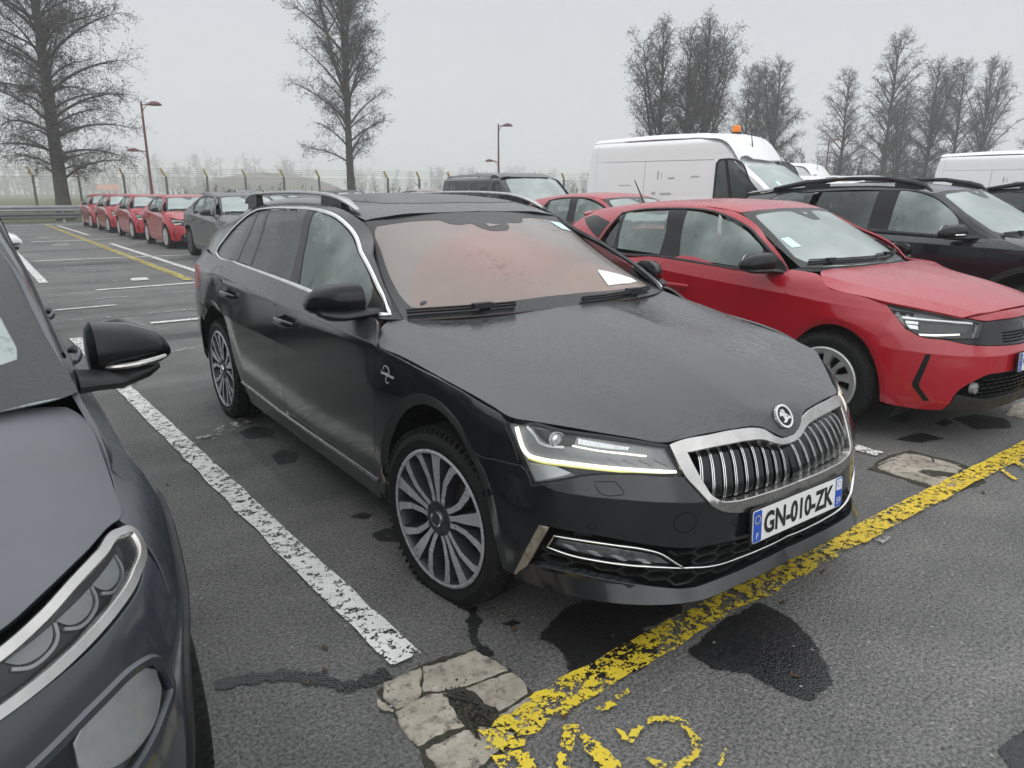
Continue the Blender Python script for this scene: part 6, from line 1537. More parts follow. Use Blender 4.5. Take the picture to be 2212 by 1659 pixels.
    rr.obj('badge_ring', M['badge_white'], e)
    ar = MB(); k = .0010
    # winged arrow: three feathers, head with an eye, tail
    for poly in ([(-24,2),(-22,8),(-12,10),(-2,6),(4,2),(2,-3),(-4,-2),(-12,3)], [(-22,11),(-17,17),(-6,13),(3,5),(1,4),(-8,9)], [(-14,20),(-7,23),(0,17),(6,6),(4,6),(-3,14)], [(-3,24),(4,23),(7,16),(9,6),(7,6),(4,14)], [(-2,2),(6,8),(16,4),(22,-4),(26,-3),(30,-9),(24,-14),(21,-11),(12,-13),(6,-18),(-4,-22),(-12,-22),(-16,-18),(-8,-16),(-3,-10),(-8,-4)]):
        p = A(poly)*k*A((1.0, 1.02)); ar.prism(p, .004, .0068, fr)
    ar.obj('winged_arrow', M['badge_white'], e)
    MB().prism(ellip(.013, -.003, .0033, .0033, 14), .0068, .0075, fr).obj('arrow_eye', M['gloss_black'], e)
    # signature on the wing
    e = empty('wing_signature', parent=car)
    t, tw, th = text_mb('Laurin&Klement', .03, shear=.35, bold=.0006)
    kx = .105/tw
    def onwing(V):
        q = np.stack([.358-V[:, 0]*kx, .806+V[:, 1]*kx*1.25-V[:, 0]*kx*.05], 1)
        return on(SH, q, .0015, -1)
    t = t.moved(onwing); t.f = [f[::-1] for f in t.f]; t.obj('signature_letters', M['print_white'], e, 0)
    lp = ellip(.305, .812, .026, .030, 26)+A((.0, 0)); q = smooth_poly([(.338,.822),(.330,.838),(.312,.843),(.296,.836),(.290,.822),(.302,.808),(.316,.795),(.320,.782),(.308,.775),(.296,.782)], .004, False, 90)
    MB().tube(on(SH, q, .002, -1), .0011, 5).obj('signature_loop', M['badge_white'], e)
    # paint scuffs by the door edge
    for q in ([(.50,.43),(.475,.46),(.50,.475),(.525,.45),(.53,.42)], [(.415,.33),(.44,.36),(.43,.40),(.452,.37),(.45,.31)]):
        P('scuff', car, M['mud_blade'], SH, q, off=.0015, depth=0, gap=0, sides=(-1,), curve=False)
    plate_obj(car, (0, -.888, .447), .05, 'GN-010-ZK')
    seats(car, 1.35, .37, .50, 'seat_tan')
    for sd in (-1, 1):
        wheel(car, (sd*.905, 0, .318), .345, .235, .262, 'multi', steer=math.radians(7), side=sd)
        wheel(car, (sd*.900, 2.841, .335), .335, .235, .255, 'multi', side=sd)
    bpy.data.objects.remove(body)
    return car
hero = build_hero()
# ---------------------------------------------------------------- a car built from a list of skins
def car_skins(car, S, paint, rows):
    """rows: (part name, material key or 'paint', surface, outline, options)"""
    for nm, mk, pk, q, k in rows:
        panel(nm, car, paint if mk == 'paint' else M[mk], S[pk], q, **k)
SMALL = [(-.0012,-.003),(-.0012,.0005),(.0012,.0005),(.0012,-.003)]
def handle(car, S, s0, z0, paint, w=.11, cup=True):
    for sd in (-1, 1):
        if cup: panel('handle_cup', car, paint, S, ellip(s0, z0-.004, .055, .035, 18), off=-.004, depth=.002, gap=0, sides=(sd,), curve=False)
        R = []
        for t in np.linspace(-1, 1, 11):
            c = on(S, [(s0+t*w, z0)], .006+.028*(1-abs(t)**3.5), sd)[0]; hw = .017*(1-abs(t)**6*.5)
            R.append([c+A((.009*math.cos(q)*sd, 0, hw*math.sin(q))) for q in np.linspace(0, 2*math.pi, 11)[:-1]])
        fixn(MB().rings(R)).obj('door_handle', paint, car)
def mirrors(car, c, foot, cap_m, L=.2, ry=.08, rz=.06, band=None, foot_r=.055, taper=.15):
    for sd in (-1, 1):
        e = empty('door_mirror', parent=car)
        def put(mb, nm, m): (mb if sd > 0 else mb.mirrored()).obj(nm, m, e)
        cm = mirror_mb(c, L, ry, rz, .03, taper)
        put(cm, 'mirror_cap', cap_m)
        b = MB(); x0, y0, z0 = foot; x1, y1, z1 = c
        b.rings([[(x0+(x1+L*.5-x0)*t, y0+(y1-y0)*t+foot_r*a*math.cos(q), z0+(z1-rz*.85-z0)*min(1, t*1.6)+foot_r*.36*a*math.sin(q)) for q in np.linspace(0, 2*math.pi, 15)[:-1]] for t, a in ((0, 1.15), (.3, 1.), (.7, 1.1), (1.25, .9), (1.5, .4))])
        put(fixn(b), 'mirror_foot', M['dull_black'])
        put(MB().prism(ellip(0, 0, L*.42, rz*.86, 22, 2.6), 0, .004, ((x1+L*.5, y1+ry*.99, z1), (1,0,0), (0,0,1), (0,1,0))), 'mirror_glass', M['chrome'])
        if band:
            t = np.linspace(-.9, .75, 9)
            P = [(x1+L*(.52+.45*q), y1-ry*1.015*math.sqrt(max(0.02, 1-abs(q)**3*.55))*(1-.5*taper*(.5+.5*q)**2)+.01*max(0, q)+.03*(.5+.5*q)**2, z1-rz*.42*(1-taper*(.5+.5*q)**2)-.004*q) for q in t]
            put(MB().tube(P, [.007*(1-abs(q)**4)+.002 for q in t], 8), 'mirror_band', M[band])

def build_hatch(paint, label, plate=None, cover='cover', group=None, misted='side_mist', cat='car', name='hatchback'):
    S = HATCH; SH, HD, WS, GL, RF = [S[k] for k in ('shell', 'hood', 'screen', 'glass', 'roof')]
    car = empty(name); tag(car, label, cat, group)
    C0, C1 = -1.2637, 3.7637
    y_ = dict(sym=True)
    bon = [(-.757,0),(-.745,.2),(-.722,.374),(-.655,.572),(-.46,.674),(-.290,.755),(-.18,.783),(-.06,.806),(.02,.815),(.07,.813),(.115,.79),(.15,.755),(.205,.655),(.20,.55),(.175,.40),(.155,.2),(.150,0)]
    rows = [
     ('bonnet', 'paint', 'hood', bon, dict(sym=True, grid=.05)),
     ('wing', 'paint', 'shell', [(-.325,.838),(-.18,.866),(-.05,.884),(.04,.903),(.085,.935),(.13,.965),(.25,.985),(.36,.99),(.345,.94),(.318,.78),(.342,.62),(.37,.50),(.42,.35),(.425,.20),(.345,.20),(.335,.35),(.275,.5),(.226,.572),(.138,.657),(.03,.705),(-.083,.713),(-.184,.675),(-.245,.629),(-.295,.638),(-.440,.699),(-.388,.763)], {}),
     ('front_door', 'paint', 'shell', [(.36,.985),(.39,.955),(.803,.965),(1.36,.990),(1.415,.955),(1.43,.85),(1.44,.7),(1.44,.5),(1.42,.335),(.43,.33),(.37,.50),(.342,.62),(.318,.78),(.345,.94)], {}),
     ('rear_door', 'paint', 'shell', [(1.36,.990),(1.45,.995),(2.07,1.02),(2.12,1.05),(2.17,.93),(2.15,.75),(2.08,.55),(2.03,.42),(2.02,.335),(1.42,.335),(1.44,.5),(1.44,.7),(1.43,.85),(1.415,.955)], {}),
     ('quarter_panel', 'paint', 'shell', [(2.12,1.05),(2.25,1.075),(2.6,1.11),(3.0,1.13),(3.0,1.0),(2.72,.99),(2.68,.86),(3.0,.80),(3.0,.62),(2.93,.58),(2.80,.68),(2.66,.73),(2.54,.74),(2.40,.725),(2.28,.66),(2.19,.55),(2.14,.42),(2.13,.2),(2.03,.2),(2.02,.335),(2.03,.42),(2.08,.55),(2.15,.75),(2.17,.93)], {}),
     ('sill', 'paint', 'shell', [(.425,.19),(.43,.33),(1.42,.335),(2.02,.335),(2.03,.2),(1.3,.18)], dict(curve=False)),
     ('tail_lamp', 'tail_red', 'shell', [(2.72,.99),(3.2,.99),(3.2,.80),(3.0,.80),(2.68,.86)], {}),
     ('rear_bumper', 'paint', 'shell', [(C1,.64),(3.0,.62),(2.93,.58),(3.0,.48),(3.04,.33),(3.3,.33),(C1,.34)], y_),
     ('tailgate', 'paint', 'shell', [(C1,1.14),(3.01,1.13),(3.01,1.0),(3.21,.99),(3.21,.80),(3.01,.79),(3.01,.64),(C1,.65)], dict(sym=True, curve=False)),
     ('front_bumper', 'paint', 'shell', [(C0,.603),(-1.166,.603),(-1.039,.605),(-.908,.612),(-.748,.624),(-.63,.648),(-.512,.660),(-.447,.694),(-.435,.699),(-.295,.638),(-.245,.629),(-.312,.526),(-.352,.42),(-.384,.232),(-.585,.222),(-.66,.228),(-.683,.271),(-.70,.335),(-.735,.38),(-.79,.42),(-.839,.445),(-.951,.452),(C0,.44)], dict(sym=True, grid=.035, depth=.03)),
     ('nose_strip', 'paint', 'shell', [(C0,.806),(-1.1,.806),(-.911,.796),(-.74,.775),(-.841,.756),(-.977,.757),(C0,.757)], y_),
     ('visor', 'gloss_black', 'shell', [(C0,.754),(-.977,.754),(-.843,.752),(-.834,.735),(-.797,.659),(-.63,.651),(-.748,.627),(-.908,.615),(-1.039,.608),(-1.166,.606),(C0,.606)], dict(sym=True, off=-.006)),
     ('lip', 'plastic', 'shell', [(C0,.30),(-1.1,.30),(-.888,.292),(-.701,.33),(-.683,.271),(-.66,.228),(-.889,.222),(C0,.222)], dict(sym=True, off=.006, depth=.03, curve=False)),
     ('lower_grille_back', 'cavity', 'shell', [(C0,.445),(-.951,.455),(-.839,.448),(-.735,.383),(-.70,.335),(-.888,.29),(C0,.30)], dict(sym=True, off=-.035, depth=0, curve=False)),
     ('inner_shell', 'cavity', 'shell', [(C0,.25),(C0,.78),(-.9,.78),(-.32,.82),(-.05,.865),(.04,.88),(.3,.94),(1.4,.96),(2.1,1.0),(2.6,1.08),(C1,1.1),(C1,.35),(3.05,.36),(2.97,.58),(2.80,.70),(2.66,.75),(2.54,.76),(2.40,.745),(2.26,.68),(2.16,.57),(2.11,.42),(2.10,.2),(.40,.2),(.365,.35),(.3,.51),(.246,.592),(.158,.677),(.03,.725),(-.083,.733),(-.2,.69),(-.265,.629),(-.335,.526),(-.40,.35),(-.41,.26)], dict(sym=True, off=-.03, depth=0, curve=False, grid=.08, edge=.05)),
     # head lamps
     ('lamp_housing', 'lamp_house', 'shell', [(-.325,.837),(-.376,.829),(-.523,.807),(-.72,.772),(-.838,.752),(-.832,.735),(-.797,.661),(-.63,.655),(-.512,.666),(-.453,.698),(-.39,.763)], dict(off=-.030, depth=-.028)),
     ('lamp_bezel', 'gloss_black', 'shell', [(-.42,.772),(-.70,.750),(-.80,.738),(-.78,.665),(-.63,.659),(-.512,.669),(-.455,.70)], dict(off=-.026, depth=.004)),
     ('lamp_block', 'anthracite', 'shell', [(-.515,.738),(-.70,.735),(-.77,.728),(-.75,.690),(-.515,.688)], dict(off=-.02, depth=.006, curve=False)),
     ('daytime_light', 'drl_dim', 'shell', [(-.421,.772),(-.512,.768),(-.705,.758),(-.785,.750),(-.783,.745),(-.705,.751),(-.512,.758),(-.424,.760)], dict(off=-.012, depth=.01, curve=False, gap=0)),
     ('lamp_cell', 'reflector', 'shell', [(-.438,.748),(-.503,.745),(-.504,.731),(-.441,.733)], dict(off=-.014, depth=.01, curve=False, gap=0)),
     ('lamp_cell', 'reflector', 'shell', [(-.444,.727),(-.501,.723),(-.504,.702),(-.464,.706)], dict(off=-.014, depth=.01, curve=False, gap=0)),
     ('light_bar', 'drl', 'shell', [(-.509,.677),(-.594,.679),(-.710,.686),(-.71,.681),(-.594,.672),(-.509,.670)], dict(off=-.012, depth=.01, curve=False, gap=0)),
     ('lamp_lens', 'lens_front', 'shell', [(-.325,.837),(-.376,.829),(-.523,.807),(-.72,.772),(-.838,.752),(-.832,.735),(-.797,.661),(-.63,.655),(-.512,.666),(-.453,.698),(-.39,.763)], dict(off=-.002, depth=0)),
     ('corner_vent', 'gloss_black', 'shell', [(-.540,.563),(-.566,.565),(-.528,.383),(-.536,.358),(-.590,.283),(-.561,.278),(-.500,.36),(-.495,.383)], dict(off=.002, depth=.006, curve=False)),
     # greenhouse
     ('roof_frame', 'paint', 'glass', [(.36,.985),(.45,1.075),(.69,1.215),(.92,1.327),(1.0,1.352),(1.2,1.380),(1.5,1.393),(2.0,1.375),(2.4,1.338),(2.62,1.29),(2.70,1.22),(2.78,1.12),(2.25,1.068),(2.07,1.012),(1.45,.988),(.803,.957),(.38,.945)], dict(holes=[[(.378,.965),(.385,.998),(.45,1.045),(.691,1.185),(.925,1.286),(1.151,1.347),(1.42,1.366),(1.512,1.365),(1.917,1.345),(2.101,1.317),(2.166,1.213),(2.22,1.085),(2.072,1.028),(1.45,1.002),(.803,.969)]], depth=.014)),
     ('quarter_window', 'side_dark', 'glass', [(2.155,1.085),(2.115,1.20),(2.085,1.255),(2.04,1.15),(2.015,1.045),(2.07,1.050)], dict(off=-.006, depth=.003)),
     ('rear_door_window', misted, 'glass', [(2.07,1.315),(1.9,1.333),(1.573,1.352),(1.50,1.16),(1.483,1.018),(1.975,1.037),(2.02,1.15)], dict(off=-.006, depth=.003)),
     ('front_door_window', misted, 'glass', [(1.395,1.354),(1.25,1.345),(1.134,1.324),(.933,1.271),(.72,1.180),(.585,1.095),(.53,.97),(.813,.986),(1.288,1.005),(1.35,1.16)], dict(off=-.006, depth=.003)),
     ('door_pillar', 'gloss_black', 'glass', [(1.58,1.364),(1.39,1.366),(1.345,1.16),(1.28,.99),(1.49,1.004),(1.507,1.16)], dict(off=-.003, depth=.012)),
     ('door_pillar', 'gloss_black', 'glass', [(2.10,1.325),(2.06,1.330),(2.012,1.15),(1.965,1.025),(2.02,1.03),(2.05,1.15)], dict(off=-.003, depth=.012)),
     ('mirror_corner', 'dull_black', 'glass', [(.60,1.11),(.375,.995),(.378,.962),(.535,.966)], dict(off=-.003, depth=.01, curve=False)),
     ('roof', 'paint', 'roof', [(.862,0),(.88,.3),(.925,.51),(.95,.562),(1.05,.582),(1.4,.596),(1.9,.587),(2.4,.552),(2.62,.52),(2.62,0)], dict(sym=True, grid=.07)),
     ('rear_spoiler', 'paint', 'roof', [(2.63,0),(2.63,.52),(2.72,.505),(2.80,.46),(2.84,.3),(2.85,0)], dict(sym=True, depth=.03, off=.004)),
     ('windscreen', 'screen_mist', 'screen', [(0,.172),(.3,.202),(.55,.282),(.672,.352),(.615,.668),(.556,.943),(.5,.918),(.3,.878),(0,.862)], dict(sym=True, off=-.002, depth=.004)),
     ('windscreen_border', 'frit', 'screen', [(0,.172),(.3,.202),(.55,.282),(.672,.352),(.615,.668),(.556,.943),(.5,.918),(.3,.878),(0,.862),(0,.68),(.05,.685),(.085,.75),(.13,.82),(.18,.828),(.395,.848),(.50,.865),(.518,.84),(.571,.63),(.625,.43),(.60,.36),(.40,.295),(.27,.268),(0,.235)], dict(sym=True, off=-.0005, depth=0, gap=0, curve=False)),
     ('sensor_window', 'screen_mist', 'screen', [(.035,.80),(-.03,.785),(.03,.755)], dict(sides=(-1,), off=.001, depth=0, gap=0, curve=False)),
     ('scuttle', 'plastic', 'screen', [(0,.14),(.3,.17),(.55,.24),(.70,.33),(.78,.40),(.70,.37),(.672,.358),(.55,.288),(.3,.208),(0,.178)], dict(sym=True, off=-.008)),
     ('rear_window', 'side_dark', 'shell', [(C1,1.0),(3.0,1.0),(2.9,1.12),(C1,1.14)], dict(sym=True, off=.004, depth=0, curve=False)),
    ]
    car_skins(car, S, paint, rows)
    strip('window_seal', car, M['dull_black'], GL, [(.378,.957),(.385,.998),(.45,1.045),(.691,1.185),(.925,1.286),(1.151,1.347),(1.42,1.366),(1.512,1.365),(1.917,1.345),(2.101,1.317),(2.166,1.213),(2.22,1.085),(2.072,1.028),(1.45,1.002),(.803,.969)], round_prof(.018, .004), closed=True)
    panel('pillar_cover', car, M['gloss_black'], GL, [(2.19,1.24),(2.25,1.10),(2.42,1.17),(2.62,1.26),(2.50,1.288),(2.30,1.262)], off=.002, depth=.004)
    for pts, dr in (([(-.384,.236),(-.352,.42),(-.312,.526),(-.245,.629),(-.184,.675),(-.083,.713),(.03,.705),(.138,.657),(.226,.572),(.275,.5),(.335,.35),(.343,.22)], -1), ([(2.93,.58),(2.80,.68),(2.66,.73),(2.54,.74),(2.40,.725),(2.28,.66),(2.19,.55),(2.14,.42),(2.13,.25)], 1)):
        strip('arch_lip', car, paint, SH, pts, [(dr*-.002,-.004),(dr*-.002,.0),(dr*.012,-.006),(dr*.030,-.012),(dr*.030,-.020),(0,-.02)])
    for yc in (-.035, 2.535):
        w = well_mb(yc, .31, .40, .5, .84, patch=SH); w.obj('wheel_arch_lining', M['plastic'], car); w.mirrored().obj('wheel_arch_lining', M['plastic'], car)
    MB().box((0, 1.25, .26), (1.4, 3.3, .12)).obj('underbody', M['cavity'], car)
    handle(car, SH, 1.245, .806, paint); handle(car, SH, 2.02, .84, paint)
    mirrors(car, (.865,.47,1.035), (.79,.43,.965), M['gloss_black'], .20, .075, .062)
    for q in ((-.388,.546), (-.672,.401)):
        strip('parking_sensor', car, M['tail_red'], SH, ellip(q[0], q[1], .012, .012, 16), SMALL, closed=True)
    strip('tow_eye_cover', car, M['tail_red'], SH, ellip(-.864,.523,.03,.03,20), [(-.001,-.003),(-.001,.0005),(.001,.0005),(.001,-.003)], closed=True, sides=(-1,))
    # grille slots in the visor and the lower grille
    for k in range(4):
        strip('visor_slot', car, M['cavity'], SH, [(-1.17,.628+.017*k),(-1.05,.628+.017*k),(-.985+.0*k,.630+.0165*k)], [(-.004,-.01),(-.004,.004),(.004,.004),(.004,-.01)])
    gb = []
    for r in range(5):
        for k in range(9):
            s0 = -.80-.052*k-(.026 if r % 2 else 0); z0 = .315+.025*r
            if z0 > .33+(abs(s0)-.72)*.75 and z0 > .40: continue
            if s0 < -1.25: continue
            strip('grille_bar', car, M['gloss_black'], SH, [(s0-.018,z0),(s0+.018,z0)], [(-.004,-.03),(-.004,-.006),(.004,-.006),(.004,-.03)], curve=False)
    for sd in (-1, 1):
        c = on(SH, [(-.80,.365)], -.012, sd)[0]
        fixn(MB().lathe([(-.01,.0),(-.012,.02),(-.008,.032),(.02,.036),(.02,0)], 20, 'x').moved(lambda V: np.stack([V[:, 1]+c[0], V[:, 0]+c[1], V[:, 2]+c[2]], 1))).obj('fog_lamp', M['lamp_house'], car)
    # round badge with a lightning bolt
    fr = ((0, -.800, .685), (1, 0, 0), unit((0, .35, 1)), unit((0, -1, .35)))
    e = empty('front_badge', parent=car); o_, a_, b_, n_ = [A(v) for v in fr]
    q0, q1 = ellip(0, 0, .048, .048, 40), ellip(0, 0, .040, .040, 40)
    MB().rings([[o_+p[0]*a_+p[1]*b_+n_*h for p in np.concatenate([q, q[:1]])] for q, h in ((q0, -.01), (q0, .012), (q1, .012), (q1, .0))], closed=False, cap=False).obj('badge_ring', M['badge_white'], e)
    MB().prism([(-.052,-.012),(.004,-.004),(-.006,-.016),(.052,.012),(-.004,.004),(.006,.016)], .008, .014, fr).obj('badge_bolt', M['badge_white'], e)
    for sgn, q, lift in ((-1, [(.60,.345),(.45,.28),(.2,.225),(-.02,.21)], .012), (1, [(.02,.22),(.2,.235),(.45,.30),(.58,.375)], .02)):
        pts = on(WS, smooth_poly(q, .05, False), lift, sgn); w = MB().tube(pts, .009, 6); w.tube(pts+A((0, 0, .014)), .004, 6); w.box(on(WS, [q[1]], lift+.01, sgn)[0], (.08, .03, .025)); w.obj('wiper', M['dull_black'], car)
    panel('windscreen_sticker', car, M['sticker'], WS, [(.50,.47),(.57,.50),(.56,.60),(.50,.575)], sides=(-1,), off=.001, depth=0, gap=0, curve=False)
    MB().tube([(0, 2.45, 1.385), (0, 2.47, 1.40), (0, 2.60, 1.60)], [.012, .009, .004], 8).obj('aerial', M['dull_black'], car)
    if plate: plate_obj(car, (0, -.868, .508), .05, *plate)
    seats(car, 1.02, .34, .44, 'seat')
    for sd in (-1, 1):
        for y in (0, 2.538): wheel(car, (sd*.865, y, .315), .315, .20, .212, cover, steer=math.radians(4) if y == 0 else 0, side=sd)
    return car
RED_ROW = 'red hatchbacks parked nose to tail'
red = build_hatch(M['red_paint'], 'red hatchback with black door mirrors parked beside the black estate', ('GV-127-HJ',))
red.location = (3.03, .33, 0)
# ---------------------------------------------------------------- the other vehicles
def dark_core(car, SH, ye, z0=.30, z1=1.0, arches=()):
    C0, C1 = SH.yf-.9*math.pi/2, SH.yr+.9*math.pi/2
    panel('inner_shell', car, M['cavity'], SH, [(C0,z0),(C0,z1-.12),(-.3,z1-.1),(.3,z1),(SH.yr,z1+.05),(C1,z1+.05),(C1,z0+.1)] + [p for a in arches[::-1] for p in a], sym=True, off=-.035, depth=0, curve=False, grid=.1, edge=.06)
def arch_pts(yc, r, zc=.34, n=11, a0=-20, a1=200):
    return [(yc+r*math.cos(a), zc+r*math.sin(a)) for a in np.radians(np.linspace(a0, a1, n))]

def build_mpv(paint, label, cap, name='people_carrier', band='satin_chrome', group=None):
    S = MPV; SH, HD, WS, GL, RF = [S[k] for k in ('shell', 'hood', 'screen', 'glass', 'roof')]
    car = empty(name); tag(car, label, 'car', group)
    C0, C1 = .12-.9*math.pi/2, 2.85+.9*math.pi/2
    af = arch_pts(0, .40, .36, 13, -28, 208); ar = arch_pts(2.78, .40, .36, 13, -28, 208)
    up = [(C0,.838),(-1.05,.835),(-.80,.832),(-.683,.840),(-.607,.852),(-.529,.865),(-.436,.873),(-.362,.875),(-.338,.866)]   # upper edge of the slim lamp, from the middle to its tip
    lo = [(-.350,.838),(-.415,.818),(-.504,.805),(-.572,.797),(-.652,.788),(-.722,.782),(-.90,.776),(-1.1,.774),(C0,.774)]
    lamp = [(-.467,.690),(-.441,.64),(-.439,.598),(-.485,.575),(-.574,.555),(-.70,.56),(-.82,.60),(-.85,.655),(-.78,.685),(-.70,.702),(-.602,.716),(-.523,.714)]
    rows = [
     ('bonnet', 'paint', 'hood', [(-.64,0),(-.60,.40),(-.555,.569),(-.495,.633),(-.41,.701),(-.318,.757),(-.295,.774),(-.2,.780),(-.1,.780),(0,.777),(.06,.765),(.085,.74),(.02,.62),(-.10,.35),(-.16,0)], dict(sym=True, grid=.05)),
     ('wing', 'paint', 'shell', [(-.325,.893),(-.22,.915),(-.1,.945),(0,.985),(.06,1.02),(.12,1.055),(.33,1.05),(.36,.9),(.37,.7),(.395,.48),(.40,.23),(.36,.21)]+af[1:-3]+[(-.36,.62),(-.345,.74),(-.325,.84)], {}),
     ('front_door', 'paint', 'shell', [(.33,1.05),(1.45,1.06),(1.47,.8),(1.47,.5),(1.45,.34),(.40,.34),(.395,.48),(.37,.7),(.36,.9)], {}),
     ('rear_door', 'paint', 'shell', [(1.45,1.06),(2.45,1.07),(2.46,.85),(2.38,.62),(2.34,.4),(2.33,.34),(1.45,.34),(1.47,.5),(1.47,.8)], {}),
     ('quarter_panel', 'paint', 'shell', [(2.45,1.07),(3.3,1.08),(3.5,1.08),(3.5,.62),(3.26,.55)]+ar[1:-1]+[(2.34,.22),(2.33,.34),(2.34,.4),(2.38,.62),(2.46,.85)], {}),
     ('sill', 'plastic', 'shell', [(.40,.20),(.40,.335),(1.45,.335),(2.33,.335),(2.34,.2)], dict(curve=False)),
     ('tailgate', 'paint', 'shell', [(C1,1.08),(3.52,1.08),(3.52,.62),(3.27,.54),(3.30,.34),(C1,.38)], dict(sym=True, curve=False)),
     ('front_bumper', 'paint', 'shell', [(C0,.770),(-1.1,.770),(-.90,.772),(-.70,.776),(-.52,.789),(-.40,.808),(-.342,.835),(-.345,.74),(-.36,.62),(-.367,.52),(-.385,.40),(-.40,.25),(-.6,.205),(C0,.205)], dict(sym=True, grid=.04, holes=[lamp], hole_depth=.05, edge=.012, corner=85)),
     ('slim_lamp', 'gloss_black', 'shell', up+lo, dict(sym=True, off=-.022, depth=.0, gap=0)),
     ('slim_lamp_lens', 'lens_front', 'shell', up+lo, dict(sym=True, off=-.003, depth=.0, gap=0, curve=False)),
     ('lamp_housing', 'lamp_house', 'shell', lamp, dict(corner=85, edge=.010, off=-.030, depth=-.026, gap=0)),
     ('lamp_lens', 'lens_front', 'shell', lamp, dict(corner=85, edge=.010, off=-.006, depth=.0, gap=0)),
     ('lamp_reflector', 'reflector', 'shell', [(-.462,.660),(-.50,.692),(-.56,.704),(-.62,.700),(-.655,.680),(-.66,.635),(-.62,.60),(-.55,.582),(-.49,.592),(-.462,.62)], dict(off=-.008, depth=.004, grid=.012, edge=.012, bulge=lambda q: -.020*np.clip(1-((q[:, 0]+.56)/.10)**2-((q[:, 1]-.645)/.06)**2, 0, 1))),
     ('lamp_bowl', 'anthracite', 'shell', [(-.665,.690),(-.72,.690),(-.80,.67),(-.83,.63),(-.78,.595),(-.68,.575),(-.665,.62)], dict(off=-.010, depth=.004, grid=.014, edge=.014, bulge=lambda q: -.016*np.clip(1-((q[:, 0]+.74)/.09)**2-((q[:, 1]-.63)/.06)**2, 0, 1))),
     ('roof_frame', 'paint', 'glass', [(.10,1.045),(.3,1.16),(.55,1.29),(.8,1.41),(1.02,1.518),(1.4,1.56),(2.0,1.568),(2.9,1.53),(3.2,1.45),(3.35,1.2),(3.4,1.06),(.33,1.03)], dict(holes=[[(.42,1.075),(.62,1.19),(.95,1.36),(1.25,1.48),(1.5,1.525),(2.2,1.53),(2.9,1.48),(3.1,1.35),(3.12,1.15),(2.6,1.09),(1.4,1.075)]])),
     ('front_door_window', 'side_mist', 'glass', [(.42,1.075),(.62,1.19),(.95,1.36),(1.25,1.48),(1.45,1.52),(1.40,1.075)], dict(off=-.008, depth=.003)),
     ('rear_door_window', 'side_dark', 'glass', [(1.50,1.525),(2.2,1.53),(2.9,1.48),(3.1,1.35),(3.12,1.15),(2.6,1.09),(1.45,1.076)], dict(off=-.008, depth=.003)),
     ('door_pillar', 'gloss_black', 'glass', [(1.52,1.53),(1.44,1.525),(1.39,1.07),(1.47,1.07)], dict(off=-.004)),
     ('roof', 'paint', 'roof', [(.91,0),(.93,.35),(.99,.53),(1.04,.59),(1.4,.61),(2.2,.61),(3.2,.56),(3.25,0)], dict(sym=True, grid=.08)),
     ('windscreen', 'screen_mist', 'screen', [(-.195,0),(-.145,.35),(-.025,.62),(.055,.73)][0:0]+[(0,-.195),(.35,-.145),(.62,-.025),(.735,.06),(.768,.10),(.715,.575),(.63,1.035),(.51,.975),(.35,.915),(0,.895)], dict(sym=True, off=-.002, depth=.004)),
     ('windscreen_border', 'frit', 'screen', [(0,-.195),(.35,-.145),(.62,-.025),(.735,.06),(.768,.10),(.715,.575),(.63,1.035),(.51,.975),(.35,.915),(0,.895),(0,.84),(.35,.86),(.5,.90),(.54,.88),(.61,.54),(.672,.20),(.668,.155),(.64,.125),(.60,.095),(.35,-.02),(0,-.07)], dict(sym=True, off=-.0005, depth=0, gap=0, curve=False)),
    ]
    car_skins(car, S, paint, rows)
    strip('lamp_frame', car, M['satin_chrome'], SH, up[:-1]+[(-.328,.858),(-.335,.845)]+lo[1:], [(-.0115,-.012),(-.0105,.001),(-.008,.004),(.008,.004),(.0105,.001),(.0115,-.012)], corner=100, step=.006)
    for k in range(3):
        c = -.435-.095*k
        strip('running_light', car, M['lamp_rim'], SH, [(c+.040,.858-.009*k),(c+.030,.838-.007*k),(c-.005,.822-.006*k),(c-.03,.822-.006*k),(c-.050,.832-.006*k)], [(-.0028,-.006),(-.0028,0),(.0028,0),(.0028,-.006)], off=-.016, corner=100, step=.005)
        panel('light_chamber', car, M['lamp_house'], SH, [(c+.036,.858-.009*k),(c+.024,.840-.007*k),(c-.01,.827-.006*k),(c-.04,.834-.006*k),(c-.05,.850-.009*k)], off=-.019, depth=0, gap=0, corner=60, edge=.006)
    for k in range(4): strip('grille_bar', car, M['anthracite'], SH, [(-.80,.800+.011*k),(-1.0,.797+.011*k),(C0,.796+.011*k)], [(-.002,-.006),(-.002,0),(.002,0),(.002,-.006)], off=-.014)
    strip('lamp_surround', car, paint, SH, lamp, [(-.018,-.004),(-.016,.004),(-.004,.006),(.006,-.004),(.006,-.02),(-.01,-.02)], closed=True, corner=85, step=.008)
    for k in range(5): strip('lamp_flute', car, M['reflector'], SH, [(-.69-.016*k,.685-.002*k),(-.70-.016*k,.64),(-.715-.016*k,.595)], [(-.004,-.01),(0,.004),(.004,-.01)], off=-.018)
    strip('window_seal', car, M['dull_black'], GL, [(.42,1.075),(.62,1.19),(.95,1.36),(1.25,1.48),(1.5,1.525),(2.2,1.53)], round_prof(.022, .006))
    strip('arch_trim', car, M['plastic'], SH, [(-.40,.25),(-.385,.40),(-.362,.54)]+af[::-1][4:-1], [(-.006,-.004),(-.004,.006),(.03,.007),(.036,-.008),(.03,-.02)])
    strip('side_groove', car, M['dull_black'], SH, [(-.43,.33),(-.40,.52),(-.37,.62)], SMALL)
    for yc in (0, 2.78):
        w = well_mb(yc, .36, .41, .5, .88, patch=SH); w.obj('wheel_arch_lining', M['plastic'], car); w.mirrored().obj('wheel_arch_lining', M['plastic'], car)
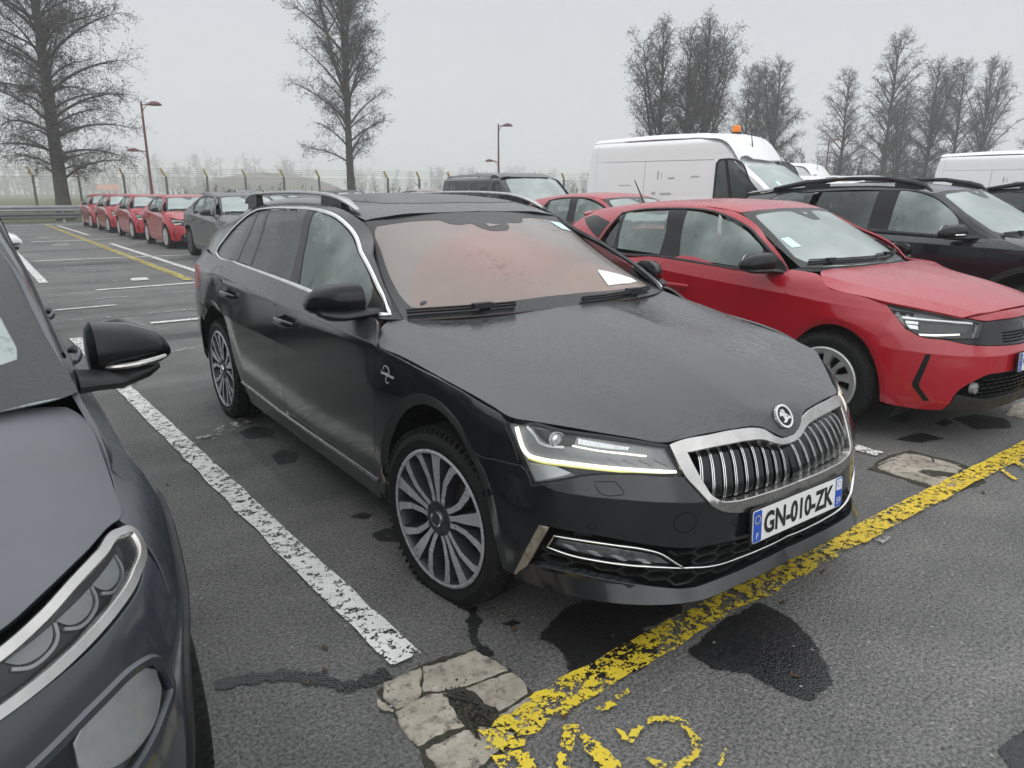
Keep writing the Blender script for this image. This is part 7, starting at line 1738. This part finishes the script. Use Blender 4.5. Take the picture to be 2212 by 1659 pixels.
    dark_core(car, SH, 3.5, .25, 1.0, [[(3.3,.3)]+arch_pts(2.78, .42, .36, 9)[::1]+[(2.3,.25),(.45,.25)]+arch_pts(0, .42, .36, 9)+[(-.42,.25)]][:0])
    MB().box((0, 1.4, .30), (1.3, 3.6, .14)).obj('underbody', M['cavity'], car)
    handle(car, SH, 1.30, .90, paint, .12); handle(car, SH, 2.30, .92, paint, .12)
    mirrors(car, (.845,.64,1.035), (.80,.50,.985), cap, .235, .10, .088, band, foot_r=.075, taper=.42)
    seats(car, 1.0, .36, .62, 'seat')
    for sd in (-1, 1):
        for y in (0, 2.78): wheel(car, (sd*.885, y, .325), .325, .205, .225, 'five', side=sd)
    return car
grey = build_mpv(M['grey_paint'], 'dark grey people carrier with slim chrome framed lamp, cut off by the left edge', M['gloss_black'])
grey.location = (-2.76, -.40, 0)
white_mpv = build_mpv(M['white_paint'], 'white car whose door mirror shows behind the grey people carrier', M['white_paint'], name='white_car', band='dull_black')
white_mpv.location = (-2.80, 5.85, 0)

def build_suv(paint, label, rail='dull_black', name='off_road_car', group=None, loc=(0, 0, 0), rz=0):
    S = SUV; SH, HD, WS, GL, RF = [S[k] for k in ('shell', 'hood', 'screen', 'glass', 'roof')]
    car = empty(name, loc, rz); tag(car, label, 'car', group)
    C0, C1 = .12-.9*math.pi/2, 2.8+.9*math.pi/2
    af = arch_pts(-.01, .43, .40, 13, -25, 205); ar = arch_pts(2.73, .43, .40, 13, -25, 205)
    rows = [
     ('bonnet', 'paint', 'hood', [(-.72,0),(-.66,.45),(-.52,.70),(-.38,.80),(-.2,.845),(.05,.85),(.22,.85),(.30,.80),(.36,.70),(.30,.5),(.21,.2),(.2,0)], dict(sym=True, grid=.06)),
     ('wing', 'paint', 'shell', [(-.42,.955),(-.2,.985),(.05,1.01),(.22,1.055),(.35,1.09),(.44,1.075),(.405,.9),(.40,.75),(.42,.55),(.45,.34)]+af[2:-2]+[(-.43,.5),(-.46,.7)], {}),
     ('front_door', 'paint', 'shell', [(.44,1.075),(.8,1.085),(1.49,1.115),(1.50,.9),(1.50,.6),(1.47,.40),(.45,.40),(.42,.55),(.40,.75),(.405,.9)], {}),
     ('rear_door', 'paint', 'shell', [(1.49,1.115),(2.0,1.13),(2.5,1.15),(2.48,.95),(2.33,.70),(2.28,.5),(2.27,.40),(1.47,.40),(1.50,.6),(1.50,.9)], {}),
     ('quarter_panel', 'paint', 'shell', [(2.5,1.15),(3.0,1.17),(3.6,1.17),(3.6,.6),(3.25,.55)]+ar[2:-1]+[(2.28,.3),(2.27,.4),(2.28,.5),(2.33,.70),(2.48,.95)], {}),
     ('sill', 'plastic', 'shell', [(.45,.27),(.45,.39),(1.47,.39),(2.27,.39),(2.28,.27)], dict(curve=False)),
     ('tailgate', 'paint', 'shell', [(C1,1.18),(3.62,1.17),(3.62,.6),(3.27,.54),(3.3,.36),(C1,.36)], dict(sym=True, curve=False)),
     ('front_bumper', 'paint', 'shell', [(C0,.93),(-.7,.945),(-.44,.955),(-.47,.7),(-.44,.5),(-.46,.3),(-.7,.28),(C0,.28)], dict(sym=True)),
     ('grille', 'gloss_black', 'shell', [(C0,.86),(-.95,.87),(-.70,.90),(-.55,.92),(-.58,.84),(-.9,.80),(C0,.79)], dict(sym=True, off=.003, depth=.004)),
     ('head_lamp', 'lamp_house', 'shell', [(-.50,.93),(-.62,.915),(-.76,.89),(-.74,.84),(-.6,.84),(-.5,.87)], dict(off=.005, depth=.006)),
     ('roof_frame', 'paint', 'glass', [(.36,1.08),(.56,1.2),(.78,1.33),(.98,1.43),(1.08,1.478),(1.2,1.51),(1.5,1.537),(2.3,1.53),(2.9,1.50),(3.2,1.45),(3.3,1.28),(3.34,1.16),(2.3,1.135),(1.5,1.105),(.8,1.08),(.4,1.065)], dict(holes=[[(.44,1.09),(.585,1.155),(.72,1.25),(.94,1.395),(1.06,1.455),(1.17,1.488),(1.48,1.506),(2.3,1.495),(2.75,1.46),(2.9,1.38),(2.95,1.20),(2.3,1.15),(1.5,1.122),(.8,1.098)]])),
     ('front_door_window', 'side_mist', 'glass', [(.66,1.115),(.75,1.26),(.94,1.39),(1.06,1.45),(1.17,1.484),(1.37,1.498),(1.355,1.117),(.8,1.100)], dict(off=-.006, depth=.003)),
     ('rear_door_window', 'side_dark', 'glass', [(1.56,1.503),(2.2,1.495),(2.24,1.15),(1.55,1.125)], dict(off=-.006, depth=.003)),
     ('quarter_window', 'side_dark', 'glass', [(2.3,1.49),(2.74,1.458),(2.88,1.38),(2.93,1.21),(2.33,1.155)], dict(off=-.006, depth=.003)),
     ('door_pillar', 'gloss_black', 'glass', [(1.57,1.508),(1.36,1.503),(1.345,1.11),(1.56,1.12)], dict(off=-.003)),
     ('mirror_corner', 'dull_black', 'glass', [(.75,1.265),(.43,1.09),(.66,1.098)], dict(off=-.003, curve=False)),
     ('roof', 'paint', 'roof', [(.985,0),(1.0,.35),(1.05,.52),(1.085,.595),(1.4,.628),(2.0,.633),(2.6,.62),(3.25,.57),(3.32,0)], dict(sym=True, grid=.08)),
     ('windscreen', 'screen_mist', 'screen', [(0,.23),(.35,.26),(.62,.35),(.715,.405),(.665,.75),(.592,1.075),(.52,1.045),(.35,.995),(0,.975)], dict(sym=True, off=-.002, depth=.004)),
     ('windscreen_border', 'frit', 'screen', [(0,.23),(.35,.26),(.62,.35),(.715,.405),(.665,.75),(.592,1.075),(.52,1.045),(.35,.995),(0,.975),(0,.83),(.06,.83),(.16,.95),(.35,.965),(.5,1.0),(.54,.98),(.61,.75),(.655,.48),(.62,.42),(.35,.34),(0,.31)], dict(sym=True, off=-.0005, depth=0, gap=0, curve=False)),
     ('sensor_window', 'screen_mist', 'screen', [(.04,.95),(-.03,.935),(.04,.895)], dict(sides=(-1,), off=.001, depth=0, gap=0, curve=False)),
    ]
    car_skins(car, S, paint, rows)
    strip('window_seal', car, M['dull_black'], GL, [(.44,1.09),(.8,1.095),(1.5,1.119),(2.3,1.147),(2.95,1.195)], round_prof(.022, .005))
    strip('arch_trim', car, M['plastic'], SH, af[::-1][1:-1], [(-.004,-.004),(-.004,.006),(.05,.006),(.055,-.02),(0,-.02)])
    strip('arch_trim', car, M['plastic'], SH, ar[::-1][1:-1], [(-.004,-.004),(-.004,.006),(.05,.006),(.055,-.02),(0,-.02)])
    for yc in (-.01, 2.73):
        w = well_mb(yc, .40, .44, .5, .9, patch=SH); w.obj('wheel_arch_lining', M['plastic'], car); w.mirrored().obj('wheel_arch_lining', M['plastic'], car)
    MB().box((0, 1.4, .36), (1.3, 3.6, .14)).obj('underbody', M['cavity'], car)
    handle(car, SH, 1.30, .955, paint, .11); handle(car, SH, 2.28, .99, paint, .11)
    mirrors(car, (.90,.66,1.14), (.84,.55,1.085), M['gloss_black'] if rail == 'dull_black' else paint, .20, .085, .065, 'chrome')
    for sd in (-1, 1):
        r = MB(); R = []
        for y, z, w, h in ((1.08,1.50,.02,.012),(1.14,1.545,.03,.025),(1.25,1.575,.03,.03),(1.35,1.590,.028,.028),(1.52,1.622,.026,.022),(1.9,1.628,.026,.02),(2.05,1.622,.026,.02),(2.25,1.604,.028,.028),(2.5,1.580,.028,.03),(2.85,1.525,.02,.02)):
            R.append([(sd*(.622-.02*max(0, y-2)+w*math.cos(q)), y, z+h*math.sin(q)) for q in np.linspace(0, 2*math.pi, 13)[:-1]])
        e = empty('roof_rail', parent=car)
        fixn(r.rings(R)).obj('rail_bar', M[rail], e)
        for y in (1.30, 2.3): MB().box((sd*.618, y, 1.545), (.04, .28, .07)).obj('rail_foot', M['dull_black'], e)
    for sgn, q in ((-1, [(.62,.395),(.45,.325),(.2,.265),(-.02,.25)]), (1, [(.05,.262),(.25,.28),(.45,.34),(.60,.41)])):
        pts = on(WS, smooth_poly(q, .06, False), .014, sgn); w = MB().tube(pts, .010, 6); w.box(on(WS, [q[1]], .02, sgn)[0], (.09, .03, .025)); w.obj('wiper', M['dull_black'], car)
    seats(car, 1.15, .37, .66, 'seat')
    for sd in (-1, 1):
        for y in (-.01, 2.73): wheel(car, (sd*.905, y, .36), .36, .23, .24, 'five', side=sd)
    return car
navy = build_suv(M['navy_paint'], 'navy off-road car with black roof rails parked beyond the red hatchback', loc=(6.1, .25, 0))

def build_van(paint, label, S=VAN, name='panel_van', cat='van', loc=(0, 0, 0), rz=0, W=1.03, ym=4.25, hb=1.40, ht=2.43, kind='panel', group=None):
    SH, HD, WS, GL, RF = [S[k] for k in ('shell', 'hood', 'screen', 'glass', 'roof')]
    car = empty(name, loc, rz); tag(car, label, cat, group)
    C0, C1 = SH.yf-.9*math.pi/2, SH.yr+.9*math.pi/2
    wb = ym-1.05; af = arch_pts(0, .42, .36, 11, -15, 195); ar = arch_pts(wb, .42, .36, 11, -15, 195)
    h = ht-hb; wt = WS.pos([(0, .9)])[0]
    tp = lambda f: hb+h*f
    cut = 1.42 if kind == 'panel' else 1.30
    yA = [WS.c[0][0](.85), WS.c[1][0](.82), WS.c[2][0](.78)]; zA = [WS.c[0][1](.85), WS.c[1][1](.82), WS.c[2][1](.78)]
    yA = [float(v) for v in yA]; zA = [float(v) for v in zA]
    ft = tp(.62) if kind == 'panel' else tp(.80)
    win = [(yA[0]+.20, hb-.02), (yA[1]+.12, zA[1]-.0), (yA[2]-.05, ft-.05), (yA[2]+.10, ft), (cut-.12, ft), (cut-.07, ft-.06), (cut-.07, hb-.02)]
    rows = [
     ('bonnet', 'paint', 'hood', [(-.66,0),(-.58,.5),(-.40,.76),(-.05,.86),(.2,.88),(.12,.72),(-.02,.4),(-.06,0)], dict(sym=True, grid=.1)),
     ('wing', 'paint', 'shell', [(-.6,.98),(-.3,1.1),(.2,hb-.06),(.42,hb-.03),(.45,.9),(.46,.30)]+af[1:-1]+[(-.6,.5)], {}),
     ('front_door', 'paint', 'shell', [(.42,hb-.03),(cut,hb),(cut,.35),(.46,.35),(.45,.9)], dict(curve=False)),
     ('side_panel', 'paint', 'shell', [(cut,hb),(SH.yr+.8,hb),(SH.yr+.8,.35)]+ar[1:-1]+[(cut,.35)], dict(curve=False)),
     ('rear_doors', 'paint', 'shell', [(C1,hb),(SH.yr+.82,hb),(SH.yr+.82,.4),(C1,.4)], dict(sym=True, curve=False)),
     ('front_bumper', 'dull_black', 'shell', [(C0,.62),(-.6,.62),(-.42,.5),(-.45,.28),(C0,.26)], dict(sym=True)),
     ('nose', 'paint', 'shell', [(C0,.95),(-.62,.97),(-.6,.64),(C0,.64)], dict(sym=True, curve=False)),
     ('door_frame', 'paint', 'glass', [(yA[0]-.02,zA[0]),(yA[1],zA[1]),(yA[2],zA[2]),(yA[2]+.14,ft+.10),(cut,ft+.10),(cut,hb-.04),(.35,hb-.06)], dict(holes=[win], curve=False)),
     ('door_window', 'side_dark', 'glass', [(yA[1]+.36, hb-.02), (yA[1]+.34, ft-.01)][0:0]+win, dict(off=-.008, depth=.003)),
     ('windscreen', 'screen_mist', 'screen', [(0,S['screen'].c[0][0](0)+.02),(.4,S['screen'].c[0][0](.4)+.02),(.75,S['screen'].c[0][0](.75)+.02),(.83,S['screen'].c[0][0](.83)+.03),(.79,S['screen'].c[1][0](.79)),(.735,S['screen'].c[2][0](.735)-.03),(.68,S['screen'].c[2][0](.68)-.02),(.4,S['screen'].c[2][0](.4)-.02),(0,S['screen'].c[2][0](0)-.02)], dict(sym=True, off=-.002, depth=.004)),
     ('pillar', 'paint', 'screen', [(.835,WS.c[0][0](.835)+.03),(.95,WS.c[0][0](.95)+.06),(.93,WS.c[1][0](.93)),(.87,WS.c[2][0](.87)),(.74,WS.c[2][0](.74)-.03),(.795,WS.c[1][0](.795))], dict(off=.0, depth=.02)),
     ('roof', 'paint', 'roof', [(wt[1]-.06,0),(wt[1]+.0,.5),(wt[1]+.12,.74),(yA[2]+.06,.80),(yA[2]+.3,.80),(yA[2]+.8,S['roof'].c[2][0](yA[2]+.8)),(2.2,S['roof'].c[2][0](2.2)-.004),(ym-.06,S['roof'].c[2][0](3)-.004),(ym-.04,0)], dict(sym=True, grid=.12, curve=False)),
    ]
    if kind == 'panel':
        mid = tp(.63)
        rows += [('upper_panel', 'paint', 'glass', [(yA[2]+.02,zA[2]+.02),(yA[2]+.14,ft+.105),(cut,ft+.105),(cut+.005,mid),(ym-.22,mid+.015),(ym-.22,ht-.02),(yA[2]+.8,ht-.02),(yA[2]+.35,ht-.12)], dict(curve=False)),
                 ('cargo_panel', 'paint', 'glass', [(cut,mid-.01),(cut,hb-.03),(2.85,hb-.03),(2.85,mid)], dict(curve=False)),
                 ('cargo_panel', 'paint', 'glass', [(2.86,mid),(2.86,hb-.03),(ym-.22,hb-.03),(ym-.22,mid+.01)], dict(curve=False)),
                 ('tail_panel', 'paint', 'glass', [(ym-.215,hb-.03),(ym-.215,ht-.02),(ym-.10,ht-.04),(ym-.03,mid),(ym,hb-.03)], dict(curve=False))]
    else:
        g0, g1, g2 = cut, cut+1.12, ym-.34; wz0, wz1 = tp(.06), tp(.78)
        holes = [[(a+.10,wz0),(b-.10,wz0),(b-.07,wz0+.08),(b-.07,wz1-.08),(b-.10,wz1),(a+.10,wz1),(a+.07,wz1-.08),(a+.07,wz0+.08)] for a, b in ((g0, g1), (g1, g2))]
        rows += [('side_upper', 'paint', 'glass', [(cut,ft+.10),(yA[2]+.14,ft+.10),(yA[2]+.02,zA[2]+.02),(yA[2]+.5,ht-.06),(1.5,ht-.01),(ym-.12,ht-.02),(ym,hb),(ym,hb-.05),(cut,hb-.03)], dict(holes=holes, curve=False))]
        rows += [('side_window', 'side_dark', 'glass', hh, dict(off=-.008, depth=.003)) for hh in holes]
        rows += [('sliding_pane', 'gloss_black', 'glass', [(g0+.18,wz0+.03),(g0+.55,wz0+.03),(g0+.55,wz1-.1),(g0+.18,wz1-.1)], dict(off=-.004, depth=.003))]
    car_skins(car, S, paint, rows)
    # the pressed inner shell that shows in the joints
    R = []; zt = float(wt[2])
    for z in np.linspace(hb-.04, ht-.015, 9):
        x = float(GL.f(2.0, z))-.030
        if z < zt-.03: yf = float(np.interp(z, [WS.c[i][1](0) for i in range(3)] if False else [WS.f(0, WS.c[0][0](0)), WS.f(0, WS.c[1][0](0)), WS.f(0, WS.c[2][0](0))], [WS.c[0][0](0), WS.c[1][0](0), WS.c[2][0](0)]))+.07
        else:
            ys = np.linspace(wt[1], wt[1]+1.3, 60); yf = float(np.interp(z+.05, RF.f(ys, np.zeros(60)), ys))+.05
        half = [(x, ym-.35), (x, yf+.52), (.86*x, yf+.24), (.62*x, yf+.09), (.3*x, yf+.02)]
        R.append([(a, b, z) for a, b in half]+[(-a, b, z) for a, b in half[::-1]])
    fixn(MB().rings(R)).obj('inner_shell', paint, car)
    strip('window_seal', car, M['dull_black'], GL, win, round_prof(.03, .006), closed=True)
    panel('door_pillar', car, M['gloss_black'], GL, [(yA[2]+.26,ft+.0),(yA[2]+.20,ft),(yA[1]+.42,hb-.02),(yA[1]+.49,hb-.02)], off=-.004, depth=.004, curve=False)
    dark_core(car, SH, ym, .4, hb-.08, ())
    for yc in (0, wb):
        w = well_mb(yc, .36, .43, .5, .9, patch=SH); w.obj('wheel_arch_lining', M['plastic'], car); w.mirrored().obj('wheel_arch_lining', M['plastic'], car)
    for sd in (-1, 1):
        e = empty('door_mirror', parent=car)
        mb = MB().rings([[(W+.06+.09*a*math.cos(q)+.04, yA[0]+.42+.05*math.sin(q), hb+dz) for q in np.linspace(0, 2*math.pi, 15)[:-1]] for dz, a in ((-.02,.7),(.0,1),(.18,1.05),(.23,.8))])
        (fixn(mb) if sd > 0 else fixn(mb).mirrored()).obj('mirror_cap', M['dull_black'], e)
        ar_ = MB().box((W-.02, yA[0]+.43, hb+.02), (.16, .05, .05)); (ar_ if sd > 0 else ar_.mirrored()).obj('mirror_arm', M['dull_black'], e)
        for y in (0, wb): wheel(car, (sd*(W-.04), y, .345), .345, .22, .21, 'cover', side=sd)
    MB().box((0, 2.6, (hb+.5)/2+.1), (1.5, .05, hb+.2 if kind == 'panel' else .1)).obj('bulkhead', M['cavity'], car)
    seats(car, .95, .45, .85, 'seat', rear=False)
    return car
van = build_van(M['white_paint'], 'white high-roof panel van with orange beacon behind the red hatchback', loc=(9.77, 5.26, 0), rz=math.radians(8.5))
S_ = VAN
e = empty('beacon', parent=van)
bz = float(S_['roof'].f(1.55, 0.)); 
MB().lathe([(bz-.02, 0), (bz-.02, .085), (bz+.03, .085), (bz+.04, .075)], 24, 'z', (0, 1.55, 0)).obj('beacon_base', M['dull_black'], e)
MB().lathe([(bz+.03, .072), (bz+.05, .078), (bz+.08, .072), (bz+.085, .078), (bz+.14, .070), (bz+.155, .05), (bz+.158, 0)], 24, 'z', (0, 1.55, 0)).obj('beacon_lens', M['amber'], e)
MB().tube([(-.3, 1.02, 2.20), (-.3, 1.04, 2.24), (-.3, 1.10, 2.55)], [.03, .012, .004], 8).obj('aerial', M['dull_black'], van)
for k, (a, b) in enumerate(((-.62, .10), (-.655, .02))): panel('windscreen_sticker', van, M['sticker'], VAN['screen'], [(a,.25+b),(a+.07,.23+b),(a+.07,.31+b),(a,.33+b)][::1], sides=(1,), off=.002, depth=0, gap=0, curve=False) if False else panel('windscreen_sticker', van, M['sticker'], VAN['screen'], [(-a-.07,.22+b),(-a,.24+b),(-a,.32+b),(-a-.07,.30+b)], sides=(-1,), off=.002, depth=0, gap=0, curve=False)
M['scuff_grey'] = plain('scuff_grey', (.42, .42, .42), .6, var=.3, scale=40)
for y_, z_, w_, h_ in ((2.55,1.80,.02,.09),(2.47,1.79,.012,.06),(2.25,1.74,.08,.02),(1.75,1.76,.10,.018),(2.62,1.47,.05,.03),(2.35,1.46,.14,.025),(3.3,1.62,.16,.012)):
    panel('scuff', van, M['scuff_grey'], VAN['glass'], [(y_-w_,z_-h_*.6),(y_+w_*.8,z_-h_),(y_+w_,z_+h_*.7),(y_-w_*.7,z_+h_)], sides=(-1,), off=.002, depth=0, gap=0, curve=False)
bus = build_van(M['black_paint'], 'black minibus with tinted side windows behind the estate car', MINIVAN, 'minibus', 'minibus', (9.1, 11.6, 0), math.radians(-4), .95, 3.95, 1.18, 1.86, 'bus')
# ---------------------------------------------------------------- the cars further back
def recolour(root, old, new):
    """give a copied vehicle its own paint without copying its meshes"""
    for o in [root]+list(root.children_recursive):
        if o.type != 'MESH': continue
        for s in o.material_slots:
            if s.material in old: 
                k = old.index(s.material); s.link = 'OBJECT'; s.material = new[k]
def clone(src, loc, label, rz=0., scale=(1, 1, 1), paint=None, group=None, drop=()):
    c = copy_tree(src); c.location = loc; c.rotation_euler = (0, 0, rz); c.scale = scale; c['label'] = label
    if group: c['group'] = group
    elif 'group' in c: del c['group']
    if paint: recolour(c, *paint)
    if drop:
        for o in [o for o in c.children_recursive if o.name.split('.')[0] in drop]: 
            for k in list(o.children_recursive): bpy.data.objects.remove(k)
            bpy.data.objects.remove(o)
    return c
M['rose_paint'] = dew_paint('rose_paint', (.16, .075, .07), (.45, .40, .39), .5, .2, seed=13.)
M['blue_black'] = dew_paint('blue_black', (.02, .026, .036), (.12, .13, .15), .4, .15, seed=15.)
RP, SP, NP, WP, BP = [M[k] for k in ('red_paint', 'slate_paint', 'navy_paint', 'white_paint', 'black_paint')]
for i, (y, lab) in enumerate(((19.75, 'nearest red hatchback of the row behind the grey hatchback'), (24.8, 'second red hatchback of the row, behind the nearest one'), (29.75, 'third red hatchback of the row, before the last one'), (34.4, 'last red hatchback of the row, farthest and next to the guard rail'))):
    clone(red, (3.05, y, 0), lab, group=RED_ROW, drop=('number_plate', 'windscreen_sticker'))
clone(red, (3.07, 14.35, 0), 'slate grey hatchback with dark wheels at the near end of the red row', scale=(1.03, 1.05, 1.035), paint=([RP, M['silver'], M['tail_red']], [SP, M['anthracite'], M['anthracite']]), drop=('number_plate', 'windscreen_sticker', 'aerial'))
clone(red, (6.06, 5.05, 0), 'red car half hidden between the estate roof and the white van', scale=(1, 1, 1.036), drop=('number_plate', 'aerial'))
clone(navy, (8.3, 30.6, 0), 'grey car with silver roof rails far behind the slate hatchback', paint=([NP, M['dull_black']], [SP, M['dull_black']]))
for o in [o for o in bpy.data.objects if o.name.startswith('rail_bar') and o.parent and o.parent.parent and o.parent.parent.get('label', '').startswith('grey car with silver')]:
    o.material_slots[0].link = 'OBJECT'; o.material_slots[0].material = M['satin_chrome']
clone(navy, (10.6, 25.3, 0), 'dark blue car whose roof shows above the estate at the slender tree', paint=([NP], [M['blue_black']]), drop=('roof_rail',))
clone(red, (12.6, 22.1, 0), 'dull rose car whose roof shows left of the black minibus', scale=(1.04, 1.06, 1.13), paint=([RP], [M['rose_paint']]), drop=('number_plate', 'windscreen_sticker'))
clone(red, (6.1, 20.4, 0), 'blue black car whose roof shows behind the estate rail, aerial up', scale=(1, 1, 1.03), paint=([RP], [M['blue_black']]), drop=('number_plate', 'windscreen_sticker'))
clone(red, (9.2, 41.0-1.5, 0), 'far dark car whose roof shows between the slate hatchback and the fence', scale=(1, 1, 1.06), paint=([RP], [M['blue_black']]), drop=('number_plate', 'windscreen_sticker'))
clone(navy, (9.2, -.75, 0), 'black off-road car cut off by the right edge behind the navy one', paint=([NP], [BP]))
clone(bus, (12.8, 4.6, 0), 'white people carrier whose black roof rails show behind the navy car', paint=([BP], [WP]), scale=(1, 1, .93))
for sd in (-1, 1):
    R = []
    for y, z, w in ((1.3,1.82,.012),(1.42,1.875,.02),(1.7,1.90,.022),(3.0,1.895,.022),(3.3,1.85,.02),(3.4,1.82,.012)):
        R.append([(sd*.66+w*math.cos(q), y, z+w*math.sin(q)) for q in np.linspace(0, 2*math.pi, 11)[:-1]])
    par = [o for o in bpy.data.objects if o.get('label', '').startswith('white people carrier whose')][0]
    fixn(MB().rings(R)).obj('roof_rail', M['dull_black'], par)
clone(van, (23.4, 12.4, 0), 'white panel van whose cab roof shows between the trees and the navy car', math.radians(10), drop=('beacon',))
clone(van, (20.8, 3.6, 0), 'white panel van cut off by the right edge, farthest right', math.radians(4), drop=('beacon', 'aerial'))
